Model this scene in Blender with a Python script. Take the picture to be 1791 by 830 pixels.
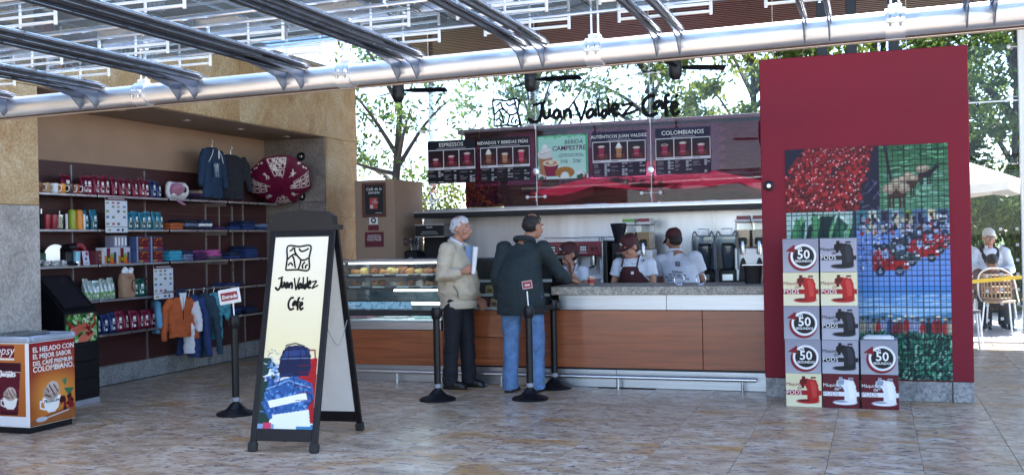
import bpy, bmesh, math, random
import numpy as np
from mathutils import Matrix, Vector, noise as mnoise

R = math.radians
PI = math.pi
rnd = random.Random(7)
nrg = np.random.default_rng(5)
scene = bpy.context.scene
C = scene.collection
for o in list(bpy.data.objects):
    bpy.data.objects.remove(o)

# ------------------------------------------------------------------ camera
cam_d = bpy.data.cameras.new('camera')
cam = bpy.data.objects.new('camera', cam_d)
C.objects.link(cam)
scene.camera = cam
cam_d.sensor_width = 36
cam_d.lens = 36 * 1827 / 1791
cam_d.clip_end = 2000
cam_d.clip_start = 0.05
_yaw, _roll, _pit = R(19.2), 0.0201, 4 / 1827
_Fh = Vector((-math.sin(_yaw), math.cos(_yaw), 0)); _Rt = Vector((math.cos(_yaw), math.sin(_yaw), 0)); _Z = Vector((0, 0, 1))
_F = _Fh * math.cos(_pit) + _Z * math.sin(_pit); _U = _Z * math.cos(_pit) - _Fh * math.sin(_pit)
_cx = _Rt * math.cos(_roll) - _U * math.sin(_roll); _cy = _Rt * math.sin(_roll) + _U * math.cos(_roll); _cz = -_F
cam.matrix_world = Matrix(((_cx.x, _cy.x, _cz.x, 0), (_cx.y, _cy.y, _cz.y, 0), (_cx.z, _cy.z, _cz.z, 1.45), (0, 0, 0, 1)))

# ------------------------------------------------------------------ sky, sun, exposure
SUN_EL, SUN_AZ = R(60), R(14)          # azimuth from +Y towards +X
world = bpy.data.worlds.new('World')
scene.world = world
world.use_nodes = True
wn = world.node_tree
wn.nodes.clear()
sky = wn.nodes.new('ShaderNodeTexSky'); sky.sky_type = 'NISHITA'; sky.sun_disc = False
sky.sun_elevation = SUN_EL; sky.sun_rotation = SUN_AZ; sky.air_density = 1.0; sky.dust_density = 2.5; sky.altitude = 2600
bg = wn.nodes.new('ShaderNodeBackground'); bg.inputs[1].default_value = 0.15
wo = wn.nodes.new('ShaderNodeOutputWorld')
wn.links.new(sky.outputs[0], bg.inputs[0]); wn.links.new(bg.outputs[0], wo.inputs[0])
sun_d = bpy.data.lights.new('sun', 'SUN'); sun_d.energy = 4.5; sun_d.angle = R(0.5); sun_d.color = (1, .96, .9)
sun = bpy.data.objects.new('sun', sun_d); C.objects.link(sun)
_sd = Vector((math.sin(SUN_AZ) * math.cos(SUN_EL), math.cos(SUN_AZ) * math.cos(SUN_EL), math.sin(SUN_EL)))
sun.rotation_euler = _sd.to_track_quat('Z', 'Y').to_euler()
sun.location = (0, 0, 30)
vs = scene.view_settings
vs.view_transform = 'Standard'; vs.look = 'None'; vs.gamma = 1; vs.exposure = 2.35; vs.use_curve_mapping = False
scene.render.engine = 'CYCLES'
scene.cycles.max_bounces = 10; scene.cycles.transparent_max_bounces = 24

# ------------------------------------------------------------------ materials
def lin(c):
    return tuple((x / 12.92 if x <= .04045 else ((x + .055) / 1.055) ** 2.4) for x in c)
def hx(h):
    return lin(tuple(int(h[i:i + 2], 16) / 255 for i in (0, 2, 4)))
MATS = {}
def mat(name, col=(.5, .5, .5), rough=.5, metal=0., var=.12, scale=9., bump=0., bscale=60., spec=.5, trans=None, alpha=None, wood=None, coat=0., rvar=.1):
    """Principled material with noise-driven tone, roughness and fine relief"""
    if name in MATS: return MATS[name]
    if isinstance(col, str): col = hx(col)
    m = bpy.data.materials.new(name); m.use_nodes = True
    t = m.node_tree; n = t.nodes; L = t.links
    b = n['Principled BSDF']
    b.inputs['Metallic'].default_value = metal
    b.inputs['Specular IOR Level'].default_value = spec
    b.inputs['Coat Weight'].default_value = coat
    geo = n.new('ShaderNodeNewGeometry')
    tex = n.new('ShaderNodeTexNoise'); tex.inputs['Scale'].default_value = scale; tex.inputs['Detail'].default_value = 5
    if wood:
        mp = n.new('ShaderNodeMapping'); mp.inputs['Scale'].default_value = wood
        L.new(geo.outputs['Position'], mp.inputs[0]); L.new(mp.outputs[0], tex.inputs['Vector'])
    else:
        L.new(geo.outputs['Position'], tex.inputs['Vector'])
    rp = n.new('ShaderNodeValToRGB')
    rp.color_ramp.elements[0].position = .28; rp.color_ramp.elements[1].position = .72
    rp.color_ramp.elements[0].color = tuple(max(0, c * (1 - var)) for c in col) + (1,)
    rp.color_ramp.elements[1].color = tuple(min(1, c * (1 + var)) for c in col) + (1,)
    L.new(tex.outputs[0], rp.inputs[0]); L.new(rp.outputs[0], b.inputs['Base Color'])
    mr = n.new('ShaderNodeMapRange'); mr.inputs[3].default_value = max(.02, rough - rvar); mr.inputs[4].default_value = min(1, rough + rvar)
    L.new(tex.outputs[0], mr.inputs[0]); L.new(mr.outputs[0], b.inputs['Roughness'])
    if bump:
        t2 = n.new('ShaderNodeTexNoise'); t2.inputs['Scale'].default_value = bscale; t2.inputs['Detail'].default_value = 3
        L.new(geo.outputs['Position'], t2.inputs['Vector'])
        bp = n.new('ShaderNodeBump'); bp.inputs['Strength'].default_value = bump; bp.inputs['Distance'].default_value = .01
        L.new(t2.outputs[0], bp.inputs['Height']); L.new(bp.outputs[0], b.inputs['Normal'])
    if trans is not None:
        b.inputs['Transmission Weight'].default_value = trans
    if alpha is not None:
        b.inputs['Alpha'].default_value = alpha
    MATS[name] = m
    return m
def glass(name, tint=(1, 1, 1), refl=1.0, rough=.0, dirt=.03, glow=False):
    """thin architectural glass: tinted transparency, fresnel reflection, faint film of dirt"""
    if name in MATS: return MATS[name]
    m = bpy.data.materials.new(name); m.use_nodes = True
    t = m.node_tree; n = t.nodes; L = t.links; n.clear()
    tr = n.new('ShaderNodeBsdfTransparent'); tr.inputs[0].default_value = tint + (1,)
    gl = n.new('ShaderNodeBsdfGlossy'); gl.inputs['Roughness'].default_value = rough
    df = n.new('ShaderNodeBsdfTranslucent' if glow else 'ShaderNodeBsdfDiffuse'); df.inputs[0].default_value = (.6, .62, .65, 1)
    fr = n.new('ShaderNodeFresnel'); fr.inputs[0].default_value = 1.5
    ml = n.new('ShaderNodeMath'); ml.operation = 'MULTIPLY'; ml.inputs[1].default_value = refl
    geo = n.new('ShaderNodeNewGeometry')
    tx = n.new('ShaderNodeTexNoise'); tx.inputs['Scale'].default_value = 2.; tx.inputs['Detail'].default_value = 6
    dm = n.new('ShaderNodeMath'); dm.operation = 'MULTIPLY'; dm.inputs[1].default_value = dirt * 2
    L.new(geo.outputs['Position'], tx.inputs['Vector']); L.new(tx.outputs[0], dm.inputs[0])
    m0 = n.new('ShaderNodeMixShader'); m1 = n.new('ShaderNodeMixShader'); o = n.new('ShaderNodeOutputMaterial')
    L.new(dm.outputs[0], m0.inputs[0]); L.new(tr.outputs[0], m0.inputs[1]); L.new(df.outputs[0], m0.inputs[2])
    L.new(fr.outputs[0], ml.inputs[0]); L.new(ml.outputs[0], m1.inputs[0]); L.new(m0.outputs[0], m1.inputs[1]); L.new(gl.outputs[0], m1.inputs[2])
    L.new(m1.outputs[0], o.inputs[0])
    MATS[name] = m
    return m
def print_mat(name, rough=.5):
    if name in MATS: return MATS[name]
    m = bpy.data.materials.new(name); m.use_nodes = True
    t = m.node_tree; b = t.nodes['Principled BSDF']; b.inputs['Specular IOR Level'].default_value = .25
    a = t.nodes.new('ShaderNodeAttribute'); a.attribute_name = 'ink'
    geo = t.nodes.new('ShaderNodeNewGeometry')
    tx = t.nodes.new('ShaderNodeTexNoise'); tx.inputs['Scale'].default_value = 5
    mr = t.nodes.new('ShaderNodeMapRange'); mr.inputs[3].default_value = rough - .12; mr.inputs[4].default_value = rough + .12
    t.links.new(geo.outputs['Position'], tx.inputs['Vector']); t.links.new(tx.outputs[0], mr.inputs[0]); t.links.new(mr.outputs[0], b.inputs['Roughness'])
    t.links.new(a.outputs['Color'], b.inputs['Base Color'])
    MATS[name] = m
    return m

# ------------------------------------------------------------------ mesh builders
PENDING = []                                  # objects are linked to the scene at the end
class MB:
    def __init__(s): s.v = []; s.f = []
    def add(s, vs, fs, M=None):
        k = len(s.v)
        s.v += [tuple(M @ Vector(p)) for p in vs] if M else [tuple(p) for p in vs]
        s.f += [tuple(i + k for i in f) for f in fs]
        return s
    def box(s, x0, x1, y0, y1, z0, z1, b=0., M=None):
        c = ((x0 + x1) / 2, (y0 + y1) / 2, (z0 + z1) / 2); h = (abs(x1 - x0) / 2, abs(y1 - y0) / 2, abs(z1 - z0) / 2)
        if b <= 0:
            vs = [(c[0] + sx * h[0], c[1] + sy * h[1], c[2] + sz * h[2]) for sx in (-1, 1) for sy in (-1, 1) for sz in (-1, 1)]
            return s.add(vs, [(0, 1, 3, 2), (4, 6, 7, 5), (0, 4, 5, 1), (2, 3, 7, 6), (0, 2, 6, 4), (1, 5, 7, 3)], M)
        b = min(b, min(h) * .95)
        vs = []; ix = {}
        for sx in (-1, 1):
            for sy in (-1, 1):
                for sz in (-1, 1):
                    for a in range(3):
                        d = [h[0] - b, h[1] - b, h[2] - b]; d[a] = h[a]
                        ix[(sx, sy, sz, a)] = len(vs)
                        vs.append((c[0] + sx * d[0], c[1] + sy * d[1], c[2] + sz * d[2]))
        fs = []
        q = ((-1, -1), (-1, 1), (1, 1), (1, -1))
        for sg in (-1, 1):
            fs.append([ix[(sg, a, e, 0)] for a, e in q]); fs.append([ix[(a, sg, e, 1)] for a, e in q]); fs.append([ix[(a, e, sg, 2)] for a, e in q])
        for a, e in q:
            fs.append([ix[(-1, a, e, 1)], ix[(1, a, e, 1)], ix[(1, a, e, 2)], ix[(-1, a, e, 2)]])
            fs.append([ix[(a, -1, e, 0)], ix[(a, 1, e, 0)], ix[(a, 1, e, 2)], ix[(a, -1, e, 2)]])
            fs.append([ix[(a, e, -1, 0)], ix[(a, e, 1, 0)], ix[(a, e, 1, 1)], ix[(a, e, -1, 1)]])
        for sx in (-1, 1):
            for sy in (-1, 1):
                for sz in (-1, 1): fs.append([ix[(sx, sy, sz, a)] for a in range(3)])
        return s.add(vs, fs, M)
    def tube(s, pts, r, n=10, caps=True, flat=None, M=None):
        pts = [Vector(p) for p in pts]; m = len(pts)
        rs = r if isinstance(r, (list, tuple)) else [r] * m
        T = [(pts[min(i + 1, m - 1)] - pts[max(i - 1, 0)]).normalized() for i in range(m)]
        ref = Vector((0, 0, 1)) if abs(T[0].z) < .9 else Vector((1, 0, 0))
        N = (ref - T[0] * ref.dot(T[0])).normalized(); vs = []; fs = []
        for i in range(m):
            N = (N - T[i] * N.dot(T[i]))
            N = N.normalized() if N.length > 1e-6 else T[i].orthogonal().normalized()
            B = T[i].cross(N)
            for k in range(n):
                a = 2 * PI * k / n
                d = N * math.cos(a) + B * math.sin(a)
                if flat: d = Vector((d.x * flat[0], d.y * flat[1], d.z * flat[2]))
                vs.append(pts[i] + d * rs[i])
        for i in range(m - 1):
            for k in range(n):
                fs.append((i * n + k, i * n + (k + 1) % n, (i + 1) * n + (k + 1) % n, (i + 1) * n + k))
        if caps: fs += [tuple(range(n))[::-1], tuple(range((m - 1) * n, m * n))]
        return s.add(vs, fs, M)
    def lathe(s, prof, n=20, c=(0, 0, 0), M=None):
        vs = []; fs = []; m = len(prof)
        for r_, z in prof:
            for k in range(n):
                a = 2 * PI * k / n; vs.append((c[0] + r_ * math.cos(a), c[1] + r_ * math.sin(a), c[2] + z))
        for i in range(m - 1):
            for k in range(n):
                fs.append((i * n + k, i * n + (k + 1) % n, (i + 1) * n + (k + 1) % n, (i + 1) * n + k))
        if prof[0][0] > 1e-5: fs.append(tuple(range(n))[::-1])
        if prof[-1][0] > 1e-5: fs.append(tuple(range((m - 1) * n, m * n)))
        return s.add(vs, fs, M)
    def ell(s, c, r, n=14, m=9, M=None):
        prof = [(max(1e-4, math.sin(PI * i / m)), -math.cos(PI * i / m)) for i in range(m + 1)]
        vs = []; fs = []
        for q, z in prof:
            for k in range(n):
                a = 2 * PI * k / n; vs.append((c[0] + r[0] * q * math.cos(a), c[1] + r[1] * q * math.sin(a), c[2] + r[2] * z))
        for i in range(m):
            for k in range(n): fs.append((i * n + k, i * n + (k + 1) % n, (i + 1) * n + (k + 1) % n, (i + 1) * n + k))
        fs += [tuple(range(n))[::-1], tuple(range(m * n, (m + 1) * n))]
        return s.add(vs, fs, M)
    def prism(s, poly, y0, y1, M=None):
        """polygon in the XZ plane extruded along Y"""
        n = len(poly)
        vs = [(x, y0, z) for x, z in poly] + [(x, y1, z) for x, z in poly]
        return s.add(vs, [tuple(range(n)), tuple(range(n, 2 * n))[::-1]] + [(i, i + n, (i + 1) % n + n, (i + 1) % n) for i in range(n)], M)
    def loft(s, rings, n=20, M=None, pw=2.0):
        """stack of (centre, (rx, ry)) horizontal super-ellipse rings"""
        vs = []; fs = []; m = len(rings)
        for c, r_ in rings:
            for k in range(n):
                a = 2 * PI * k / n; ca, sa = math.cos(a), math.sin(a)
                vs.append((c[0] + r_[0] * math.copysign(abs(ca) ** (2 / pw), ca), c[1] + r_[1] * math.copysign(abs(sa) ** (2 / pw), sa), c[2]))
        for i in range(m - 1):
            for k in range(n): fs.append((i * n + k, i * n + (k + 1) % n, (i + 1) * n + (k + 1) % n, (i + 1) * n + k))
        fs += [tuple(range(n))[::-1], tuple(range((m - 1) * n, m * n))]
        return s.add(vs, fs, M)
    def mesh(s, name='mesh', smooth=True, ang=38):
        me = bpy.data.meshes.new(name); me.from_pydata(s.v, [], s.f)
        bm = bmesh.new(); bm.from_mesh(me); bmesh.ops.recalc_face_normals(bm, faces=bm.faces); bm.to_mesh(me); bm.free()
        if smooth:
            me.polygons.foreach_set('use_smooth', [True] * len(me.polygons)); me.set_sharp_from_angle(angle=R(ang))
        return me

def tag(o, label=None, cat=None, group=None, kind=None):
    for k, v_ in (('label', label), ('category', cat), ('group', group), ('kind', kind)):
        if v_: o[k] = v_
    return o
def obj(name, me, m=None, parent=None, loc=(0, 0, 0), rz=0., rot=None, smooth=True):
    if isinstance(me, MB): me = me.mesh(name, smooth)
    if m is not None:
        if isinstance(m, str): m = MATS[m]
        if not me.materials: me.materials.append(m)
    o = bpy.data.objects.new(name, me); PENDING.append(o)
    o.location = loc; o.rotation_euler = rot if rot else (0, 0, rz)
    if parent: o.parent = parent
    return o
def E(name, label, cat, loc=(0, 0, 0), rz=0., group=None):
    o = bpy.data.objects.new(name, None); PENDING.append(o); o.empty_display_size = .1
    o.location = loc; o.rotation_euler = (0, 0, rz)
    return tag(o, label, cat, group)
def struct(name, me, m, **k):
    return tag(obj(name, me, m, **k), kind='structure')
def copy_tree(o, parent=None, **k):
    c = o.copy(); PENDING.append(c)
    if parent: c.parent = parent
    for ch in list(o.children): copy_tree(ch, c)
    for a, b in k.items():
        if a == 'loc': c.location = b
        elif a == 'rz': c.rotation_euler = (0, 0, b)
        else: c[a] = b
    return c
ORD = 'first second third fourth fifth sixth seventh eighth ninth tenth eleventh twelfth thirteenth fourteenth'.split()

def smooth_path(p, k=5):
    p = [np.array(q, float) for q in p]
    if len(p) < 3: return p
    out = []
    for i in range(len(p) - 1):
        a = p[max(i - 1, 0)]; b = p[i]; c = p[i + 1]; d = p[min(i + 2, len(p) - 1)]
        for j in range(k):
            t = j / k
            out.append(.5 * (2 * b + (c - a) * t + (2 * a - 5 * b + 4 * c - d) * t * t + (3 * b - a - 3 * c + d) * t ** 3))
    out.append(p[-1])
    return out
def strokes(paths, w, depth, sx=1., sz=1., ox=0., oz=0., n=8):
    """hand-lettered strokes as flat rounded ribbons in the XZ plane, front towards -Y"""
    b = MB()
    for p in paths:
        q = smooth_path([(ox + x * sx, 0, oz + z * sz) for x, z in p])
        b.tube(q, [w * .5 if 0 < i < len(q) - 1 else w * .36 for i in range(len(q))], n=n, flat=(1, depth / w, 1))
    return b
# the hand-lettered shop name, 0..10.6 wide, letters about 1 high (traced letter by letter)
_raw = [[(120, 715), (210, 692)], [(187, 702), (182, 760), (166, 802), (130, 824), (80, 800)],
 [(195, 735), (196, 775), (212, 795), (235, 778), (241, 735)], [(241, 735), (247, 792)], [(312, 748), (286, 746), (268, 775), (281, 796), (305, 780), (313, 748), (319, 796)],
 [(340, 740), (346, 797)], [(346, 768), (366, 741), (386, 752), (391, 800)], [(415, 690), (465, 808)], [(465, 808), (512, 680)], [(556, 737), (526, 742), (506, 770), (516, 791), (546, 770), (561, 737), (567, 787)],
 [(581, 672), (591, 787)], [(648, 737), (617, 750), (611, 775), (630, 782), (652, 745)], [(655, 667), (662, 778)], [(682, 744), (720, 726), (714, 706), (690, 712), (681, 745), (701, 771), (736, 760)],
 [(746, 711), (830, 696)], [(830, 696), (750, 776)], [(750, 776), (862, 737)]]
_raw2 = [[(975, 652), (930, 656), (896, 700), (901, 750), (940, 776), (992, 755)], [(1012, 681), (986, 690), (966, 716), (976, 731), (1005, 707), (1016, 681), (1027, 737)],
 [(1077, 646), (1051, 652), (1046, 690), (1051, 777)], [(1030, 701), (1082, 686)], [(1087, 727), (1120, 712), (1111, 691), (1091, 701), (1085, 735), (1106, 766), (1142, 742)], [(1110, 661), (1131, 641)]]
def _unit(raw, x0):
    return [[((x - x0) / 100, ((820 - .062 * (x - 80)) - y) / 100) for x, y in p] for p in raw]
SCRIPT_A = _unit(_raw, 80); SCRIPT_B = _unit(_raw2, 80)
SCRIPT_C = _unit(_raw2, 890)
# square emblem: wobbly frame with hill and leaf-vein curves (unit square)
EMBLEM = [[(0, 0), (.02, .5), (0, 1), (.5, .98), (1, 1), (.98, .5), (1, 0), (.5, .02), (0, 0)],
 [(.05, .45), (.2, .6), (.3, .5), (.36, .3), (.42, .08)], [(.3, .95), (.34, .75), (.5, .55), (.62, .42), (.6, .2), (.55, .05)],
 [(.95, .5), (.8, .42), (.62, .42)], [(.08, .2), (.2, .3), (.3, .18)], [(.5, .9), (.62, .78), (.8, .82), (.93, .9)], [(.75, .05), (.72, .2), (.82, .34)], [(.1, .8), (.2, .85), (.25, .95)], [(.87, .06), (.86, .16), (.95, .22)], [(.42, .62), (.3, .66), (.2, .6)]]

def text_mesh(body, size, ext=.0006, align='CENTER', bold=0., shear=0.):
    cu = bpy.data.curves.new('txt', 'FONT'); cu.body = body; cu.size = size; cu.align_x = align; cu.extrude = ext; cu.offset = bold; cu.shear = shear; cu.space_line = .78
    cu.resolution_u = 2
    o = bpy.data.objects.new('txt', cu); C.objects.link(o)
    dg = bpy.context.evaluated_depsgraph_get()
    me = bpy.data.meshes.new_from_object(o.evaluated_get(dg))
    bpy.data.objects.remove(o); bpy.data.curves.remove(cu)
    me.transform(Matrix(((1, 0, 0, 0), (0, 0, -1, 0), (0, 1, 0, 0), (0, 0, 0, 1))))
    me.materials.clear()
    return me
def text(body, size, m, parent, loc, align='CENTER', name='lettering', rot=None, **k):
    return obj(name, text_mesh(body, size, align=align, **k), m, parent, loc, rot=rot)

# ------------------------------------------------------------------ printed pictures: fine colour grids
class Cv:
    def __init__(s, w, h, c): s.w, s.h = w, h; s.a = np.empty((h, w, 3)); s.a[:] = s.c(c); s.Y, s.X = np.mgrid[0:h, 0:w]; s.X = (s.X + .5) / w; s.Y = (s.Y + .5) / h; s.asp = w / h
    def c(s, c): return np.array(hx(c) if isinstance(c, str) else c)
    def put(s, m, c, a=1.):
        m = np.clip(m, 0, 1)[..., None] * a; s.a = s.a * (1 - m) + s.c(c) * m; return s
    def rect(s, x0, y0, x1, y1, c, a=1.): return s.put(((s.X >= x0) & (s.X < x1) & (s.Y >= y0) & (s.Y < y1)).astype(float), c, a)
    def ell(s, cx, cy, rx, ry, c, a=1.):
        d = np.sqrt(((s.X - cx) / rx) ** 2 + ((s.Y - cy) / ry) ** 2); return s.put((1 - d) * min(rx * s.w, ry * s.h) + .5, c, a)
    def poly(s, p, c, a=1.):
        m = np.zeros(s.X.shape, bool); n = len(p)
        for i in range(n):
            x0, y0 = p[i]; x1, y1 = p[(i + 1) % n]
            if y0 == y1: continue
            m ^= ((y0 > s.Y) != (y1 > s.Y)) & (s.X < (x1 - x0) * (s.Y - y0) / (y1 - y0) + x0)
        return s.put(m.astype(float), c, a)
    def line(s, p, w, c, a=1.):
        x = s.X * s.asp; d = np.full(s.X.shape, 9.)
        for (x0, y0), (x1, y1) in zip(p[:-1], p[1:]):
            x0, x1 = x0 * s.asp, x1 * s.asp; l = (x1 - x0) ** 2 + (y1 - y0) ** 2 + 1e-9
            t = np.clip(((x - x0) * (x1 - x0) + (s.Y - y0) * (y1 - y0)) / l, 0, 1)
            d = np.minimum(d, np.hypot(x - x0 - t * (x1 - x0), s.Y - y0 - t * (y1 - y0)))
        return s.put((w / 2 - d) * s.h + .5, c, a)
    def grad(s, x0, y0, x1, y1, c0, c1):
        m = ((s.X >= x0) & (s.X < x1) & (s.Y >= y0) & (s.Y < y1))[..., None]; t = np.clip((s.Y - y0) / (y1 - y0), 0, 1)[..., None]
        s.a = np.where(m, s.c(c0) * (1 - t) + s.c(c1) * t, s.a); return s
    def dots(s, x0, y0, x1, y1, n, r, cols, asp=1., seed=1):
        g = random.Random(seed)
        for _ in range(n):
            q = r * g.uniform(.6, 1.3); s.ell(g.uniform(x0, x1), g.uniform(y0, y1), q, q * s.asp * asp, g.choice(cols))
        return s
    def mesh(s, W, H, name='print'):
        """grid in XZ, origin bottom left, facing -Y"""
        w, h = s.w, s.h
        co = np.zeros((h, w, 3)); co[..., 0] = np.linspace(0, W, w)[None, :]; co[..., 2] = np.linspace(H, 0, h)[:, None]
        i = np.arange(w * h).reshape(h, w)
        q = np.stack([i[1:, :-1], i[1:, 1:], i[:-1, 1:], i[:-1, :-1]], -1).reshape(-1)
        me = bpy.data.meshes.new(name); nf = (w - 1) * (h - 1)
        me.vertices.add(w * h); me.vertices.foreach_set('co', co.reshape(-1)); me.loops.add(nf * 4); me.loops.foreach_set('vertex_index', q)
        me.polygons.add(nf); me.polygons.foreach_set('loop_start', np.arange(nf) * 4); me.polygons.foreach_set('loop_total', np.full(nf, 4))
        me.update(calc_edges=True)
        at = me.color_attributes.new('ink', 'FLOAT_COLOR', 'POINT')
        at.data.foreach_set('color', np.concatenate([s.a, np.ones((h, w, 1))], -1).astype(np.float32).reshape(-1))
        return me

def remesh(mb, voxel, smooth=3, amp=0., sc=10., seed=0., name='body'):
    """one continuous surface out of overlapping closed shapes"""
    me = mb.mesh(name, False)
    o = bpy.data.objects.new('tmp', me); C.objects.link(o)
    m = o.modifiers.new('r', 'REMESH'); m.mode = 'VOXEL'; m.voxel_size = voxel
    if smooth:
        k = o.modifiers.new('s', 'SMOOTH'); k.factor = .5; k.iterations = smooth
    dg = bpy.context.evaluated_depsgraph_get()
    out = bpy.data.meshes.new_from_object(o.evaluated_get(dg))
    bpy.data.objects.remove(o); bpy.data.meshes.remove(me)
    if amp:
        n_ = len(out.vertices); co = np.empty(n_ * 3); no = np.empty(n_ * 3)
        out.vertices.foreach_get('co', co); out.vertex_normals.foreach_get('vector', no); co = co.reshape(-1, 3); no = no.reshape(-1, 3)
        f = np.array([mnoise.noise(Vector((p[0] * sc + seed, p[1] * sc, p[2] * sc * 1.6))) + .5 * mnoise.noise(Vector((p[0] * sc * 2.3, p[1] * sc * 2.3 + seed, p[2] * sc * 4))) for p in co])
        out.vertices.foreach_set('co', (co + no * (f * amp)[:, None]).reshape(-1)); out.update()
    out.polygons.foreach_set('use_smooth', [True] * len(out.polygons))
    return out
# ================================================================== base materials
def floor_mat():
    m = bpy.data.materials.new('floor_marble'); m.use_nodes = True
    t = m.node_tree; n = t.nodes; L = t.links; b = n['Principled BSDF']
    geo = n.new('ShaderNodeNewGeometry'); oi = n.new('ShaderNodeObjectInfo')
    def nz(scale, det, mp=None, off=None):
        x = n.new('ShaderNodeTexNoise'); x.inputs['Scale'].default_value = scale; x.inputs['Detail'].default_value = det; x.inputs['Roughness'].default_value = .62
        v = geo.outputs['Position']
        ad = n.new('ShaderNodeVectorMath'); ad.operation = 'ADD'; sc = n.new('ShaderNodeVectorMath'); sc.operation = 'SCALE'
        cb = n.new('ShaderNodeCombineXYZ'); L.new(oi.outputs['Random'], cb.inputs[2]); L.new(oi.outputs['Random'], cb.inputs[0])
        L.new(cb.outputs[0], sc.inputs[0]); sc.inputs[3].default_value = off or 0.
        L.new(v, ad.inputs[0]); L.new(sc.outputs[0], ad.inputs[1]); v = ad.outputs[0]
        if mp:
            q = n.new('ShaderNodeMapping'); q.inputs['Scale'].default_value = mp; q.inputs['Rotation'].default_value = (0, 0, .35); L.new(v, q.inputs[0]); v = q.outputs[0]
        L.new(v, x.inputs['Vector']); return x.outputs[0]
    def ramp(src, els):
        r_ = n.new('ShaderNodeValToRGB'); e = r_.color_ramp.elements
        e[0].position, e[0].color = els[0][0], els[0][1] + (1,); e[1].position, e[1].color = els[-1][0], els[-1][1] + (1,)
        for p, c in els[1:-1]:
            k = e.new(p); k.color = c + (1,)
        L.new(src, r_.inputs[0]); return r_.outputs[0]
    def mix(f, a, c, typ='MIX'):
        x = n.new('ShaderNodeMix'); x.data_type = 'RGBA'; x.blend_type = typ
        if isinstance(f, float): x.inputs[0].default_value = f
        else: L.new(f, x.inputs[0])
        for i, s_ in ((6, a), (7, c)):
            if isinstance(s_, tuple): x.inputs[i].default_value = s_ + (1,)
            else: L.new(s_, x.inputs[i])
        return x.outputs[2]
    base = ramp(nz(5., 9, (1, 1.6, 1), 2.), [(.32, (.36, .235, .145)), (.45, (.50, .355, .235)), (.56, (.6, .47, .345)), (.68, (.7, .6, .49))])
    ru = ramp(nz(1.0, 6, (1, 2.2, 1), 14.), [(.545, (0, 0, 0)), (.66, (.85, .85, .85))])
    c1 = mix(ru, base, (.5, .24, .055))
    ve = ramp(nz(13., 9, (1, 2.0, 1), 5.), [(.405, (1, 1, 1)), (.445, (0, 0, 0))])
    c2 = mix(ve, c1, (.2, .145, .14))
    wh = ramp(nz(34., 3, (1, 2.2, 1), 2.), [(.64, (0, 0, 0)), (.7, (1, 1, 1))])
    c3 = mix(wh, c2, (.7, .65, .61))
    tone = n.new('ShaderNodeMapRange'); tone.inputs[3].default_value = .88; tone.inputs[4].default_value = 1.08; L.new(oi.outputs['Random'], tone.inputs[0])
    c4 = n.new('ShaderNodeVectorMath'); c4.operation = 'SCALE'; L.new(c3, c4.inputs[0]); L.new(tone.outputs[0], c4.inputs[3])
    L.new(c4.outputs[0], b.inputs['Base Color'])
    rr = n.new('ShaderNodeMapRange'); rr.inputs[3].default_value = .16; rr.inputs[4].default_value = .5; b.inputs['Specular IOR Level'].default_value = .3
    L.new(nz(6., 6, None, 3.), rr.inputs[0]); L.new(rr.outputs[0], b.inputs['Roughness'])
    bp = n.new('ShaderNodeBump'); bp.inputs['Strength'].default_value = .12; bp.inputs['Distance'].default_value = .004
    L.new(nz(26., 5, None, 1.), bp.inputs['Height']); L.new(bp.outputs[0], b.inputs['Normal'])
    return m
def stone_mat(name, cols, sc=2.2, spot=.5):
    m = bpy.data.materials.new(name); m.use_nodes = True
    t = m.node_tree; n = t.nodes; L = t.links; b = n['Principled BSDF']
    geo = n.new('ShaderNodeNewGeometry'); oi = n.new('ShaderNodeObjectInfo')
    ad = n.new('ShaderNodeVectorMath'); ad.operation = 'ADD'; cb = n.new('ShaderNodeCombineXYZ')
    ml = n.new('ShaderNodeMath'); ml.operation = 'MULTIPLY'; ml.inputs[1].default_value = 20; L.new(oi.outputs['Random'], ml.inputs[0])
    L.new(ml.outputs[0], cb.inputs[0]); L.new(geo.outputs['Position'], ad.inputs[0]); L.new(cb.outputs[0], ad.inputs[1])
    x = n.new('ShaderNodeTexNoise'); x.inputs['Scale'].default_value = sc; x.inputs['Detail'].default_value = 9; x.inputs['Roughness'].default_value = .65; x.inputs['Distortion'].default_value = .6
    L.new(ad.outputs[0], x.inputs['Vector'])
    r_ = n.new('ShaderNodeValToRGB'); e = r_.color_ramp.elements
    e[0].position, e[0].color = .3, cols[0] + (1,); e[1].position, e[1].color = .72, cols[2] + (1,); k = e.new(.5); k.color = cols[1] + (1,)
    L.new(x.outputs[0], r_.inputs[0])
    y = n.new('ShaderNodeTexNoise'); y.inputs['Scale'].default_value = 45; y.inputs['Detail'].default_value = 4; L.new(ad.outputs[0], y.inputs['Vector'])
    r2 = n.new('ShaderNodeValToRGB'); r2.color_ramp.elements[0].position = .35; r2.color_ramp.elements[1].position = .6
    r2.color_ramp.elements[0].color = (spot, spot, spot, 1); L.new(y.outputs[0], r2.inputs[0])
    mx = n.new('ShaderNodeMix'); mx.data_type = 'RGBA'; mx.blend_type = 'MULTIPLY'; mx.inputs[0].default_value = .7
    L.new(r_.outputs[0], mx.inputs[6]); L.new(r2.outputs[0], mx.inputs[7]); L.new(mx.outputs[2], b.inputs['Base Color'])
    b.inputs['Roughness'].default_value = .55
    bp = n.new('ShaderNodeBump'); bp.inputs['Strength'].default_value = .25; bp.inputs['Distance'].default_value = .004
    L.new(y.outputs[0], bp.inputs['Height']); L.new(bp.outputs[0], b.inputs['Normal'])
    MATS[name] = m
    return m
MATS['floor_marble'] = floor_mat()
stone_mat('stone_warm', ((.36, .2, .075), (.5, .35, .18), (.6, .5, .34)))
stone_mat('stone_grey', ((.27, .24, .21), (.40, .37, .34), (.49, .46, .43)), 3.)
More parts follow.
